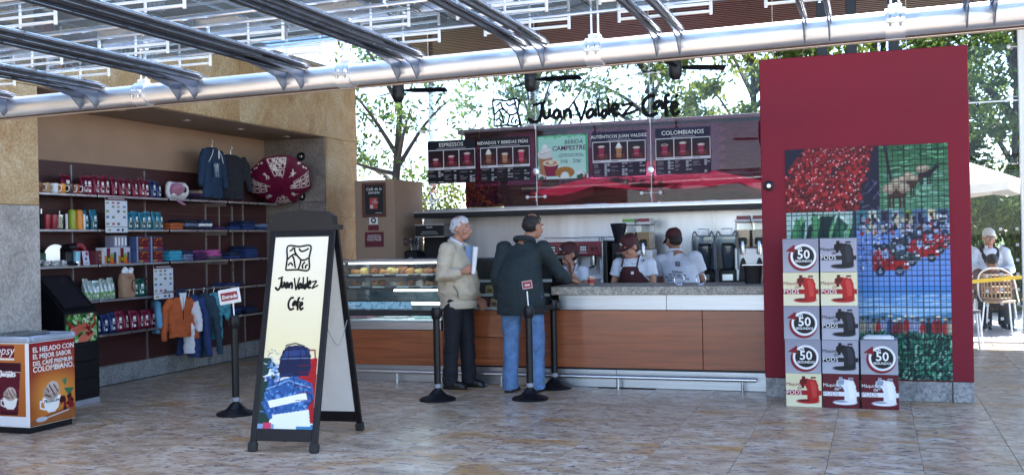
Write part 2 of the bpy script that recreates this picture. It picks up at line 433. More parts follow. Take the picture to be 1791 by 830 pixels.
stone_mat('stone_plinth', ((.2, .2, .21), (.33, .33, .34), (.42, .41, .4)), 8., .35)
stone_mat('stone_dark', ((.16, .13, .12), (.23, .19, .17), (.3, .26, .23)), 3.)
stone_mat('counter_stone', ((.2, .17, .12), (.42, .38, .32), (.6, .56, .5)), 22., .3)
mat('steel', (.62, .63, .65), .3, 1., .08, 3, rvar=.08)
mat('brushed', (.45, .46, .49), .38, 1., .14, 2.2, wood=(.6, 6, 14))
mat('galv', (.74, .77, .82), .36, 1., .1, 2.5, rvar=.06)
mat('white_metal', (.78, .79, .8), .35, .2, .05)
mat('black_metal', (.006, .006, .008), .4, 0, .3, 20, spec=.35)
mat('black_plastic', (.005, .005, .008), .42, 0, .3, 20, spec=.35)
mat('rubber', (.02, .02, .02), .75)
mat('plaster_tan', (.36, .235, .16), .8, 0, .08, 3, .15, 40)
mat('soffit', (.26, .2, .16), .8, 0, .08, 3)
mat('shelf_brown', (.06, .018, .018), .45, 0, .25, 2.5, wood=(4, .7, 14))
mat('shelf_edge', (.62, .62, .64), .3, .9, .06)
mat('shelf_board', (.04, .014, .013), .45, 0, .2, 8)
mat('wood', (.27, .07, .022), .34, 0, .3, 2.2, wood=(1.0, 14, 20), coat=.3)
mat('dark_wood', (.055, .028, .02), .5, 0, .35, 3, wood=(.7, 9, 9))
mat('red_wall', (.185, .013, .026), .62, 0, .12, 1.3, .06, 220, rvar=.16, spec=.2)
mat('maroon', (.12, .012, .025), .45, 0, .15)
mat('cabinet', (.30, .2, .135), .6, 0, .07, 3)
mat('white', (.78, .78, .77), .5, 0, .04)
mat('black', (.004, .004, .005), .6, 0, .2, spec=.2)
mat('cream', (.78, .7, .5), .5, 0, .05)
glass('pane', (.97, .985, .99), .22, dirt=.004)
glass('roof_pane', (.68, .84, 1.0), 1.0, dirt=.045, glow=True)
glass('film', (.40, .16, .25), .15, dirt=.003)
glass('case_glass', (.9, .95, .96), .8, dirt=.02)
glass('clear', (.93, .95, .96), .8, dirt=.012)
print_mat('print')
print_mat('gloss_print', .42)

# ================================================================== floor and ground
ground = MB(); ground.v = [(-400, -400, -.17), (400, -400, -.17), (400, 800, -.17), (-400, 800, -.17)]; ground.f = [(0, 1, 2, 3)]
mat('earth', (.16, .14, .1), .9, 0, .2, .7)
struct('ground', ground, 'earth', smooth=False)
TX, TY = .565, .86
fl = MB()
# bedding under the tiles, left open behind the counter where the staff floor is lower
for x0, x1, y0, y1 in ((-14, 12, -14, 10.45), (-14, -5.6, 10.45, 14.9), (-.9, 12, 10.45, 14.9), (-5.6, -.9, 13.05, 14.9)):
    fl.box(x0, x1, y0, y1, -.16, -.016)
mat('grout', (.13, .1, .085), .9)
floor = struct('floor', fl, 'grout', smooth=False)
tm = MB().box(-TX / 2 + .0014, TX / 2 - .0014, -TY / 2 + .0014, TY / 2 - .0014, -.03, 0, .0015).mesh('tile', False); tm.materials.append(MATS['floor_marble'])
cols = [.247 + TX * k for k in range(-14, 4)]
cnt = 0
for ci, xe in enumerate(cols):
    xc = xe + TX / 2
    for j in range(0, 13):
        yc = 5.1 + TY * j + ((ci * .37) % 1) * TY - .3
        if yc > 14.3 or (10.2 < yc < 13 and -5.6 < xc < -.7) or (xc < -7.8): continue
        if yc - TY / 2 < 5.0 and cnt < -1: continue
        o = obj('tile', tm, None, floor, (xc, yc, rnd.uniform(-.0008, .0008))); cnt += 1
rest = MB()
for x0, x1, y0, y1 in ((-14, 12, -14, 4.3), (2.55, 12, 4.3, 14.9), (-14, -7.8, 4.3, 14.9)):
    rest.box(x0, x1, y0, y1, -.02, -.002)
tag(obj('tile_field', rest, 'floor_marble', floor, smooth=False), kind='stuff')
sf = MB().box(-5.6, -.9, 10.45, 13.05, -.168, -.15)
mat('staff_floor', (.16, .1, .08), .6)
struct('staff_floor', sf, 'staff_floor', smooth=False)
mat('paving', (.52, .5, .47), .8, 0, .15, 1.5, .2, 20)
struct('terrace', MB().box(-14, 40, 14.9, 24, -.16, 0), 'paving', smooth=False)
mat('lawn', (.06, .12, .022), .9, 0, .4, 3, .6, 30)
struct('lawn', MB().box(-120, 120, 24, 260, -.165, -.02), 'lawn', smooth=False)

# ================================================================== stone wall with display niche
XW = -6.8
wall = E('stone_wall', 'tan stone slab wall on the left with a deep shelf niche', 'wall', (XW, 9, 0))
def slab(y0, y1, z0, z1, m, parent=wall, name='stone_slab'):
    return obj(name, MB().box(-.03, 0, y0 + .0025, y1 - .0025, z0 + .0025, z1 - .0025, .003), m, parent, (0, -9, 0), smooth=False)
core = MB()
core.box(-4.0, -.031, -4, 7.16, 0, 3.72)
core.box(-4.0, -.031, 7.16, 12.2, 2.862, 3.72)
core.box(-4.0, -.95, 7.16, 12.205, 0, 2.862)
core.box(-4.0, -.031, 12.2, 13.0, 0, 3.72)
mat('wall_core', (.3, .24, .18), .8)
obj('core', core, 'wall_core', wall, (0, -9, 0), smooth=False)
for y0, y1 in ((4.2, 5.68), (5.68, 7.165)):
    slab(y0, y1, 0, 1.827, 'stone_grey'); slab(y0, y1, 1.827, 2.855, 'stone_warm'); slab(y0, y1, 2.855, 3.74, 'stone_warm')
for y0, y1 in ((7.165, 8.17), (8.17, 9.19), (9.19, 10.21), (10.21, 11.22), (11.22, 12.2)): slab(y0, y1, 2.852, 3.74, 'stone_warm')
for z0, z1 in ((0, .8), (.8, 1.8), (1.8, 2.846), (2.846, 3.74)): slab(12.2, 13.0, z0, z1, 'stone_warm')
obj('end_face', MB().box(-1.2, 0, 13.002, 13.03, 0, 3.74, .003), 'stone_warm', wall, (0, -9, 0), smooth=False)
obj('coping', MB().box(-4, .02, 4.2, 13.04, 3.742, 3.79, .004), 'stone_grey', wall, (0, -9, 0), smooth=False)
sof = obj('soffit', MB().box(-.94, -.032, 7.17, 12.19, 2.848, 2.86), 'soffit', wall, (0, -9, 0), smooth=False)
for y in (8.7, 9.77, 10.82, 11.85):
    d = obj('downlight', MB().lathe([(.03, 0), (.05, 0), (.05, -.008), (.03, -.008)], 20), 'steel', wall, (-.4, y - 9, 2.848))
    obj('lens', MB().lathe([(.03, -.002), (.001, -.006)], 16), 'clear', d)
# niche back: tan plaster above, brown panels below, stone plinth
obj('plaster_band', MB().box(-.95, -.944, 7.17, 12.2, 2.332, 2.847), 'plaster_tan', wall, (0, -9, 0), smooth=False)
ys = (7.17, 8.6, 9.7, 10.85, 11.35, 12.19)
for y0, y1 in zip(ys[:-1], ys[1:]):
    for z0, z1 in ((.205, .9), (.9, 1.83), (1.83, 2.33)):
        obj('wall_panel', MB().box(-.948, -.93, y0 + .002, y1 - .002, z0 + .002, z1 - .002, .002), 'shelf_brown', wall, (0, -9, 0), smooth=False)
for y0, y1 in ((7.17, 8.4), (8.4, 9.6), (9.6, 10.8), (10.8, 12.19)):
    obj('plinth_stone', MB().box(-.948, -.905, y0 + .002, y1 - .002, 0, .2, .003), 'stone_plinth', wall, (0, -9, 0), smooth=False)
# return wall at the far end of the niche
for z0, z1 in ((0, .2), (.2, 1.15), (1.15, 2.0), (2.0, 2.845)):
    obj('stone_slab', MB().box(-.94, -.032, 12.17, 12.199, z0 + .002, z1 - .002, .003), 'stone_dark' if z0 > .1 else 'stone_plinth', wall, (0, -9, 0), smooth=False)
for z in (2.606, 2.079):
    s_ = E('wall_spotlight', 'round black spotlight on the niche end wall, %s the maroon umbrella' % ('above' if z > 2.3 else 'right below'), 'spotlight', (-7.17, 12.17, z), group='spotlights on the niche end wall')
    obj('ring', MB().lathe([(.001, 0), (.052, 0), (.058, .012), (.052, .03), (.036, .034)], 24), 'black_metal', s_, rot=(R(90), 0, 0))
    obj('bulb', MB().lathe([(.034, .03), (.02, .038), (.001, .041)], 16), 'steel', s_, rot=(R(90), 0, 0))

# ================================================================== cafe roof with slatted ceiling
roof = E('cafe_roof', 'flat cafe roof with dark brown slatted wooden ceiling', 'roof', (-2.6, 11, 4.5))
obj('deck', MB().box(-4.3, 7.8, -3.2, 5.4, 0, .16, .01), 'dark_wood', roof, smooth=False)
sl = MB().box(-4.25, 7.75, -.03, .03, -.05, -.002, .004).mesh('ceiling_slat', False); sl.materials.append(MATS['dark_wood'])
for k in range(71): obj('ceiling_slat', sl, None, roof, (0, -3.1 + .119 * k, 0))
obj('fascia', MB().box(-4.3, 7.8, -3.26, -3.202, -.12, .18, .005), 'dark_wood', roof, smooth=False)
for x, nm in ((-.42, 0), (-.17, 1), (.18, 2)):
    c_ = tag(obj('roof_post', MB().box(-.045, .045, -.045, .045, 2.7, 4.45, .004), 'black_metal', None, (x, 9.78, 0), smooth=False),
             'square black post rising behind the red wall, ' + ('left of the three', 'middle of the three', 'right of the three')[nm], 'post', 'posts above the red wall')
for x, y in ((4.9, 16.2),):
    tag(obj('roof_column', MB().tube([(0, 0, 0), (0, 0, 4.48)], .07, 16), 'galv', None, (x, y, 0)), 'slim steel roof column at the terrace edge', 'column')

# ================================================================== glass canopy with steel pipe
PZ = lambda x: 2.534 + (x - .1) * .0135
can = E('glass_canopy', 'glass canopy hung on a long silver steel pipe with paired ribs', 'canopy', (-2, 5.8, 2.5))
def cl(x, y, z): return (x + 2, y - 5.8, z - 2.5)
obj('pipe', MB().tube([cl(-6.76, 5.8, PZ(-6.76)), cl(2.6, 5.8, PZ(2.6))], .067, 40), 'galv', can)
obj('edge_trim', MB().tube([cl(-6.76, 5.9, PZ(-6.76) - .068), cl(2.6, 5.9, PZ(2.6) - .068)], .005, 8), mat('trim_bronze', (.2, .16, .13), .6), can)
rope = MB().tube([cl(-6.76, 5.92, PZ(-6.76) - .05), cl(2.6, 5.92, PZ(2.6) - .05)], .012, 8)
obj('gutter_edge', rope, 'dark_wood', can)
for x in (-6.1, -4.61, -3.085, -1.494, .117, 1.7):
    z = PZ(x)
    k = obj('pipe_clamp', MB().tube([cl(x - .048, 5.8, z), cl(x + .048, 5.8, z)], .079, 36).box(*[q for a, b in zip(cl(x - .045, 5.70, z - .012), cl(x + .045, 5.735, z + .012)) for q in (a, b)], .003), 'galv', can)
    for dx in (-.025, .025):
        obj('bolt', MB().tube([cl(x + dx, 5.712, z - .03), cl(x + dx, 5.712, z + .03)], .007, 8), 'steel', k)
    st = MB()
    for dx in (-.02, .02): st.tube([cl(x + dx, 5.8, z + .075), cl(x + dx, 5.8, z + .72)], .006, 8)
    st.box(*[q for a, b in zip(cl(x - .035, 5.775, z + .07), cl(x + .035, 5.825, z + .1)) for q in (a, b)], .004)
    obj('hanger_rod', st, 'white_metal', can)
pairs = [-5.78 + .787 * k for k in range(11)]
fin = MB().prism([(-.01, -.075), (.02, -.045), (.02, .06), (-.45, .075), (-.45, .045), (-.27, .03), (-.10, .0)], -.004, .004, M=Matrix.Rotation(R(90), 4, 'Z'))
# prism lies in XZ; turned so that its length runs along Y (towards the camera)
finm = fin.mesh('fin_plate', False); finm.materials.append(mat('rib_steel', (.12, .15, .21), .4, .5, .1))
ribm = MB().box(-.011, .011, -3.6, .06, .055, .066, .002).box(-.011, .011, -3.6, .05, .085, .094, .002).box(-.004, .004, -3.6, .05, .06, .09).mesh('rib', False); ribm.materials.append(mat('rib_dark', (.035, .035, .045), .35, .6, .2, 5))
tubm = MB().tube([(0, -3.6, .104), (0, -.02, .104), (0, .06, .09), (0, .1, .065)], .012, 10).mesh('rib_tube'); tubm.materials.append(mat('rib_tube', (.35, .4, .5), .25, .9, .15))
brk = MB()
for dz in (0, .042): brk.tube([(-.25, 0, dz), (.25, 0, dz)], .0075, 8)
for dx in (-.25, .02, .25): brk.tube([(dx, 0, -.016), (dx, 0, .066)], .009 if abs(dx) > .2 else .007, 8)
brkm = brk.mesh('spider_bracket'); brkm.materials.append(MATS['white_metal'])
for px in pairs:
    for dx in (-.063, .063):
        x = px + dx; z = PZ(x)
        obj('fin_plate', finm, None, can, cl(x, 5.72, z))
        r_ = obj('rib', ribm, None, can, cl(x, 5.76, z - .012))
        obj('rib_tube', tubm, None, r_)
    for y in (5.62, 5.2, 4.3):
        obj('spider_bracket', brkm, None, can, cl(px, y, PZ(px) + .128 + (.0 if y > 5.5 else .012)))
for y, dz in ((5.46, .15), (4.86, .165), (4.66, .165), (3.95, .17), (3.2, .17)):
    obj('tie_rod', MB().tube([cl(-6.7, y, PZ(-6.7) + dz), cl(2.6, y, PZ(2.6) + dz)], .0065, 8), 'galv', can)
for x in (-6.1, -4.61, -3.085, -1.494, .117, 1.7):
    for s in (-1, 1): obj('brace_rod', MB().tube([cl(x, 5.8, PZ(x) + .7), cl(x + s * .72, 4.9, PZ(x + s * .72) + .17)], .006, 8), 'white_metal', can)
gx = [-6.17 + .787 * k for k in range(12)]
for a, b in zip(gx[:-1], gx[1:]):
    for y0, y1 in ((2.3, 4.02), (4.03, 5.74)):
        m_ = MB(); z0, z1 = PZ(a) + .2, PZ(b) + .2
        m_.v = [cl(a + .004, y0, z0), cl(b - .004, y0, z1), cl(b - .004, y1, z1), cl(a + .004, y1, z0)]
        m_.v += [(p[0], p[1], p[2] + .01) for p in m_.v]; m_.f = [(0, 1, 2, 3), (7, 6, 5, 4), (0, 4, 5, 1), (1, 5, 6, 2), (2, 6, 7, 3), (3, 7, 4, 0)]
        obj('glass_pane', m_, 'roof_pane', can, smooth=False)

# ceiling fans behind the pipe
blade = MB()
fan0 = E('ceiling_fan', '', 'fan', (-4.34, 9.2, 2.9), group='black fans under the cafe roof')
obj('motor', MB().lathe([(.001, -.1), (.03, -.095), (.052, -.07), (.06, -.03), (.06, .04), (.056, .045), (.056, .055), (.06, .06), (.06, .26), (.03, .3), (.018, .31)], 24), 'black_plastic', fan0)
obj('stem', MB().tube([(0, 0, .3), (0, 0, 1.55)], .016, 10), 'black_metal', fan0)
for k in range(3):
    a = R(20 + 120 * k); M_ = Matrix.Rotation(a, 4, 'Z') @ Matrix.Rotation(R(-14), 4, 'X')
    obj('blade', MB().add([(.05, -.02, .012), (.16, -.055, .012), (.46, -.06, .012), (.48, .05, .012), (.16, .05, .012), (.05, .02, .012), (.05, -.02, .018), (.16, -.055, .018), (.46, -.06, .018), (.48, .05, .018), (.16, .05, .018), (.05, .02, .018)],
        [(0, 1, 2, 3, 4, 5), (11, 10, 9, 8, 7, 6)] + [(i, i + 6, (i + 1) % 6 + 6, (i + 1) % 6) for i in range(6)], M_), 'black_plastic', fan0, smooth=False)
fan0['label'] = 'black ceiling fan left of the shop name, nearest the stone wall'
copy_tree(fan0, loc=(-2.99, 9.2, 2.91), label='black ceiling fan above the first word of the shop name', rz=R(-14))
copy_tree(fan0, loc=(-1.645, 9.2, 2.93), label='black ceiling fan above the end of the shop name, nearest the red wall', rz=R(10))

# ================================================================== glass wall with spider fittings
YG = 12.95
gw = E('glass_wall', 'frameless glass wall behind the counter with spider fittings', 'glass wall', (-2.6, YG, 0))
def pane(x0, x1, z0, z1, m='pane', name='pane', y=0., t=.012):
    return obj(name, MB().box(x0 + 2.6, x1 + 2.6, y, y + t, z0, z1), m, gw, smooth=False)
js = [-6.76, -5.66, -4.155, -2.645, -1.13, .38, 1.57, 3.1]
for a, b in zip(js[:-1], js[1:]):
    lo = 1.885 if b < 0 else .02
    pane(a + .006, b - .006, lo, 2.895); pane(a + .006, b - .006, 2.907, 4.44)
for a, b in ((-5.16, -4.161), (-4.149, -2.651), (-2.639, -1.136), (-1.124, -.4)): pane(a, b, 1.89, 2.89, 'film', 'tinted_film', .02, .002)
spd = MB()
for sx in (-1, 1): spd.tube([(sx * .012, 0, 0), (sx * .12, 0, 0)], .007, 8).lathe([(.001, -.024), (.02, -.022), (.024, -.012), (.018, 0)], 14, M=Matrix.Translation((sx * .12, -.0, 0)) @ Matrix.Rotation(R(-90), 4, 'X'))
spd.tube([(0, -.004, -.06), (0, -.004, .06)], .007, 8).tube([(0, -.02, 0), (0, .03, 0)], .016, 10)
spm = spd.mesh('spider_fitting'); spm.materials.append(MATS['white_metal'])
for x in js[1:-1]:
    for z in (2.0, 2.94, 3.5):
        if x > 0 and z < 2.5: continue
        obj('spider_fitting', spm, None, gw, (x + 2.6, -.02, z))
    obj('glass_fin', MB().box(x + 2.6 - .004, x + 2.6 + .004, .03, .18, 1.9 if x < 0 else .02, 4.44), 'clear', gw, smooth=False)
    obj('joint_seal', MB().box(x + 2.6 - .0045, x + 2.6 + .0045, .001, .011, 1.89 if x < 0 else .03, 4.43), mat('seal', (.7, .72, .74), .5), gw, smooth=False)
obj('joint_bar', MB().box(.38 + 2.6, 1.57 + 2.6, -.008, .02, 2.894, 2.908), 'white_metal', gw, smooth=False)
obj('post', MB().box(1.57 + 2.6 - .03, 1.57 + 2.6 + .05, -.06, .0, 0, 4.44, .004), 'white_metal', gw, smooth=False)
dm = MB().box(-.016, .016, -.004, -.001, -.016, .016).mesh('safety_dot', False); dm.materials.append(MATS['white'])
for x in (1.33, 1.5):
    for z in (.45, .62, .78, .95, 1.11, 1.28, 1.46):
        obj('safety_dot', dm, None, gw, (x + 2.6, 0, z))
for x in (1.18, 1.02):
    for z in (.45, .62, .78, .95, 1.28): obj('safety_dot', dm, None, gw, (x + 2.6, 0, z - .02))
for i, (x, z) in enumerate(((-4.155, 2.33), (-2.645, 2.29))):
    d = obj('round_clamp', MB().lathe([(.001, .0), (.042, 0), (.048, .01), (.04, .026), (.001, .032)], 22), 'steel', gw, (x + 2.6, -.0, z), rot=(R(90), 0, 0))

# shop name and emblem cut in black, fixed to the glass
sgn = E('shop_name_sign', 'large black hand-lettered shop name fixed high on the glass wall', 'sign', (-4.25, YG - .03, 3.0))
sw = 1.99 / 10.62
obj('lettering', strokes(SCRIPT_A, .05, .03, sw, sw * 1.08, 0, -.02), 'black', sgn)
obj('lettering', strokes(SCRIPT_B, .05, .03, sw, sw * 1.08, 0, -.02), 'black', sgn)
emb = tag(obj('square_emblem', strokes(EMBLEM, .026, .02, .345, .335), 'black', None, (-4.72, YG - .03, 2.945)), 'square black line emblem left of the hand-lettered shop name', 'emblem')

# ================================================================== red wall panel with photo mural
rw = E('red_wall_panel', 'tall freestanding dark red wall panel on grey stone base', 'wall panel', (-.1, 9.7, 0))
obj('panel', MB().box(-.857, .858, -.15, .17, .176, 3.01, .006), 'red_wall', rw, smooth=False)
for x0, x1, dy in ((-.855, -.65, -.152), (-.65, .69, -.135), (.69, .857, -.152)):
    obj('base_stone', MB().box(x0 + .002, x1 - .002, dy, .16, 0, .175, .004), 'stone_plinth', rw, smooth=False)
lk = obj('round_fixture', MB().lathe([(.001, 0), (.046, 0), (.046, .012), (.04, .016), (.001, .016)], 26), 'black_plastic', rw, (-.79, -.15, 1.883), rot=(R(90), 0, 0))
obj('lamp_lens', MB().lathe([(.02, .016), (.016, .022), (.001, .023)], 16), 'steel', lk)
# ================================================================== niche shelving
NF = -7.40                                     # x of the shelf front edges
SH = (1.985, 1.637, 1.284, .925, .575)        # shelf tops
unit = E('shelf_unit', 'wall shelving with brown boards and bright metal edges inside the stone niche', 'shelving', (-7.73, 9.8, 0))
BAYS = ((7.25, 8.56), (8.58, 9.68), (9.72, 10.80), (10.84, 11.9))
for k, z in enumerate(SH):
    for bi, (y0, y1) in enumerate(BAYS):
        if k == 4 and bi == 2: continue
        if k == 3 and bi == 2: continue
        dz = .02 if (bi == 3 and k > 2) else 0
        s_ = obj('shelf_board', MB().box(.0, .325, y0 - 9.8, y1 - 9.8, -.018, -.001, .002), 'shelf_board', unit, (0, 0, z + dz), smooth=False)
        obj('metal_edge', MB().box(.326, .334, y0 - 9.8, y1 - 9.8, -.022, .001, .002), 'shelf_edge', s_, smooth=False)
for y in (8.57, 9.70, 10.82, 11.1, 11.38, 11.62):
    obj('upright', MB().box(.0, .012, y - 9.806, y - 9.794, .2, 2.3), 'shelf_edge', unit, smooth=False)
for k, z in enumerate(SH[:3]):
    obj('bracket', MB().box(.02, .3, -.004, .004, -.06, -.019), 'shelf_edge', unit, (0, 10.82 - 9.8, z), smooth=False)

RZ = R(90)                                    # things on the shelves face +X
def sy(y, z, d=.0): return (NF - .1 + d, y, z)
# --- coffee bags
bagm = MB().loft([((0, 0, 0), (.044, .03)), ((0, 0, .015), (.048, .036)), ((0, 0, .09), (.047, .035)), ((0, .002, .145), (.046, .022)), ((0, .004, .17), (.046, .007)), ((0, .004, .178), (.047, .003)), ((0, .004, .2), (.048, .003))], 20, pw=3.2)
lab1 = MB().box(-.016, .014, -.036, -.0345, .105, .14).box(-.02, .02, -.0375, -.036, .088, .096).box(-.012, .012, -.0385, -.037, .03, .055).box(-.03, -.024, -.038, -.0362, .03, .075)
lab1m = lab1.mesh('front_label', False); lab1m.materials.append(MATS['white'])
BAGM = {}
def bag(kind, y, z, label, group, h=1., w=1.):
    if kind not in BAGM:
        c_, r_ = {'burgundy': ((.16, .008, .03), .3), 'navy': ((.012, .03, .12), .3), 'aqua': ((.03, .22, .32), .25), 'green': ((.01, .11, .08), .3), 'silver': ((.45, .55, .5), .22), 'teal': ((.01, .10, .12), .28)}[kind]
        me = bagm.mesh('pouch'); me.materials.append(mat('foil_' + kind, c_, r_, .35, .3, 14, .5, 35)); BAGM[kind] = me
    t = E('coffee_bag', label, 'coffee bag', sy(y, z, rnd.uniform(-.012, .012)), RZ + rnd.uniform(-.28, .28), group)
    t.scale = (w * rnd.uniform(.92, 1.02), 1, h * rnd.uniform(.93, 1.06)); t.rotation_euler[0] = rnd.uniform(-.05, .04)
    obj('pouch', BAGM[kind], None, t); obj('front_label', lab1m, None, t)
    if kind in ('aqua', 'silver'):
        if 'band_' + kind not in MATS:
            mat('band_aqua', (.01, .09, .10), .35); mat('band_silver', (.12, .28, .06), .35)
        if kind + 'band' not in BAGM:
            BAGM[kind + 'band'] = MB().loft([((0, 0, .02), (.0492, .0368)), ((0, 0, .075 if kind == 'silver' else .1), (.0488, .0362))], 20, pw=3.2).mesh('colour_band'); BAGM[kind + 'band'].materials.append(MATS['band_' + kind])
        obj('colour_band', BAGM[kind + 'band'], None, t)
    return t
for i, y in enumerate((8.472, 8.557, 8.641, 8.722, 8.809, 8.911, 9.02, 9.13, 9.23, 9.33, 9.424)):
    bag('burgundy', y, SH[0], 'burgundy foil coffee bag on the top shelf, %s from the mugs' % ORD[i], 'burgundy coffee bags on the top shelf', 1.02)
for i, y in enumerate((9.525, 9.62)): bag('navy', y, SH[0], 'navy coffee bag on the top shelf, %s the white cushion' % ('nearest', 'farther from')[1 - i], 'navy coffee bags on the top shelf', .95)
for i, y in enumerate((8.5, 8.6)): bag('aqua', y, SH[1], 'aqua coffee bag between the orange flask and the price card, %s one' % ('left', 'right')[i], 'aqua coffee bags left of the price card')
for i, y in enumerate((9.06, 9.157, 9.255, 9.355, 9.455, 9.555, 9.65)): bag('aqua', y, SH[1], 'aqua coffee bag on the second shelf, %s to the right of the price card' % ORD[i], 'aqua coffee bags right of the price card')
for i, y in enumerate((8.484, 8.56, 8.635, 8.71, 8.785, 8.86)): bag('silver', y, SH[3], 'silver and green coffee bag on the fourth shelf, %s from the kiosk' % ORD[i], 'silver green coffee bags', 1.05, .9)
for i, y in enumerate((9.22, 9.32)): bag('green', y, SH[3], 'green and white bag right of the brown paper bag, %s one' % ('left', 'right')[i], 'green bags beside the paper bag', .95)
for i, y in enumerate((8.53, 8.63, 8.735, 8.85)): bag('navy', y, SH[4], 'navy coffee bag on the bottom shelf, %s from the kiosk' % ORD[i], 'navy coffee bags on the bottom shelf', 1., 1.05)
for i, y in enumerate((8.96, 9.07, 9.175, 9.285, 9.395, 9.5)): bag('burgundy', y, SH[4], 'burgundy coffee bag on the bottom shelf, %s from the navy bags' % ORD[i], 'burgundy coffee bags on the bottom shelf', 1.05, 1.05)
for i, y in enumerate((9.605, 9.7)): bag('teal', y, SH[4], 'dark green coffee bag at the end of the bottom shelf, %s the orange jacket' % ('second from', 'next to')[i], 'green coffee bags on the bottom shelf')
fb = E('coffee_bag', 'flat burgundy coffee bag leaning behind the mugs on the top shelf', 'coffee bag', sy(8.33, SH[0], -.08), RZ, 'burgundy coffee bags on the top shelf')
fb.scale = (1.5, 1, 1.02); obj('pouch', BAGM['burgundy'], None, fb); obj('front_label', lab1m, None, fb)

# --- mugs on the top shelf
mugb = MB().lathe([(.001, 0), (.034, 0), (.037, .006), (.041, .095), (.0385, .095), (.035, .01), (.001, .008)], 24).mesh('cup_body')
mugh = MB().tube(smooth_path([(.038, 0, .078), (.062, 0, .076), (.07, 0, .05), (.058, 0, .024), (.037, 0, .022)]), .0055, 8, flat=(1, 1.4, 1)).mesh('handle')
mugs = ((7.835, 'brown', (.2, .06, .03)), (7.93, 'tan', (.5, .3, .12)), (8.035, 'white', (.8, .8, .82)), (8.135, 'orange', (.75, .3, .03)), (8.24, 'dark brown', (.06, .03, .03)), (8.32, 'red-brown striped', (.35, .08, .04)))
for y, nm, c_ in mugs:
    t = E('mug', nm + ' coffee mug on the top shelf', 'mug', sy(y, SH[0], .05), RZ + R(-35), 'mugs on the top shelf')
    b_ = mugb.copy(); b_.materials.append(mat('glaze_' + nm.replace(' ', '_'), c_, .2, 0, .1, 30, coat=.4)); obj('cup_body', b_, None, t)
    h_ = mugh.copy(); h_.materials.append(MATS['white']); obj('handle', h_, None, t)

# --- second shelf: cups, press, flasks
def lathe_thing(name, label, cat, y, z, parts, group=None, d=.03):
    t = E(name, label, cat, sy(y, z, d), RZ, group)
    for nm, prof, m in parts: obj(nm, MB().lathe(prof, 22), m, t)
    return t
mat('red_enamel', (.3, .02, .035), .3, 0, .12, coat=.3); mat('lime', (.3, .38, .03), .35); mat('orange', (.7, .24, .03), .35); mat('silver_cap', (.6, .6, .62), .3, .9)
lathe_thing('bottle', 'white bottle at the left end of the second shelf', 'bottle', 7.82, SH[1], [('bottle_body', [(.001, 0), (.026, 0), (.028, .01), (.028, .09), (.016, .115), (.014, .13)], 'white'), ('cap', [(.015, .13), (.015, .15), (.001, .152)], 'white')])
lathe_thing('bottle', 'tall black and silver bottle beside the red cups', 'bottle', 7.885, SH[1], [('bottle_body', [(.001, 0), (.022, 0), (.024, .01), (.024, .12), (.012, .15)], 'black'), ('cap', [(.012, .15), (.013, .195), (.001, .2)], 'silver_cap')])
for i, y in enumerate((7.955, 8.045)):
    lathe_thing('travel_cup', 'red travel cup on the second shelf, %s of two' % ('left', 'right')[i], 'cup', y, SH[1], [('cup_body', [(.001, 0), (.03, 0), (.033, .01), (.041, .13), (.038, .13), (.001, .12)], 'red_enamel'), ('lid', [(.042, .13), (.042, .14), (.03, .147), (.001, .147)], 'red_enamel')], 'red travel cups')
fp = lathe_thing('french_press', 'clear glass coffee press with dark frame next to the red cups', 'coffee press', 8.125, SH[1], [('beaker', [(.035, .01), (.036, .13), (.034, .13), (.033, .012)], 'clear'), ('lid', [(.038, .13), (.038, .14), (.006, .15), (.005, .18), (.001, .181)], 'silver_cap'), ('base_ring', [(.001, 0), (.039, 0), (.039, .012), (.001, .012)], 'black_plastic')])
for i, y in enumerate((8.215, 8.455)):
    lathe_thing('slim_tube', 'slim white tube %s flask on the second shelf' % ('left of the lime', 'right of the orange')[i], 'tube', y, SH[1], [('tube_body', [(.001, 0), (.012, 0), (.013, .01), (.013, .14), (.008, .155), (.001, .157)], 'white')])
for nm, y, m in (('lime green', 8.29, 'lime'), ('orange', 8.385, 'orange')):
    lathe_thing('thermos_flask', nm + ' thermos flask on the second shelf', 'flask', y, SH[1], [('flask_body', [(.001, 0), (.036, 0), (.038, .01), (.038, .145)], m), ('flask_cap', [(.0385, .147), (.0375, .175), (.028, .194), (.001, .197)], m)], 'coloured flasks')

# --- hanging price cards
cv = Cv(48, 74, 'cfd3da')
cv.rect(0, 0, 1, .09, '3a0c1c'); cv.line([(.15, .045), (.85, .045)], .02, 'd8c8cc')
for j, yy in enumerate((.16, .27, .4, .56, .75)):
    for i, xx in enumerate((.1, .35, .58, .85)):
        if (i * 3 + j * 5) % 4 == 1: continue
        cv.rect(xx - .06, yy - .03, xx + .06, yy + .03, ('7a8a2a', 'b07a2a', '9a2020', '2a5a90', '2a2a30', '3a6a40')[(i * 2 + j * 3) % 6], .85)
cv.rect(0, .82, 1, .84, '20101a'); cv.rect(.1, .9, .25, .95, '8a8a30'); cv.rect(.5, .89, .62, .94, '333344'); cv.rect(.72, .88, .82, .96, '222230')
for i, (y0, z0) in enumerate(((8.63, 1.605), (9.36, .885))):
    t = E('price_card', ('white price card hanging below the top shelf', 'white price card hanging below the third shelf by the clothes')[i], 'price card', (NF + .045, y0, z0), RZ, 'price cards on the shelves')
    obj('card', MB().box(0, .325, .0005, .004, 0, .36), 'white', t, smooth=False)
    obj('print', cv.mesh(.325, .36), 'print', t, (0, -.001, 0))

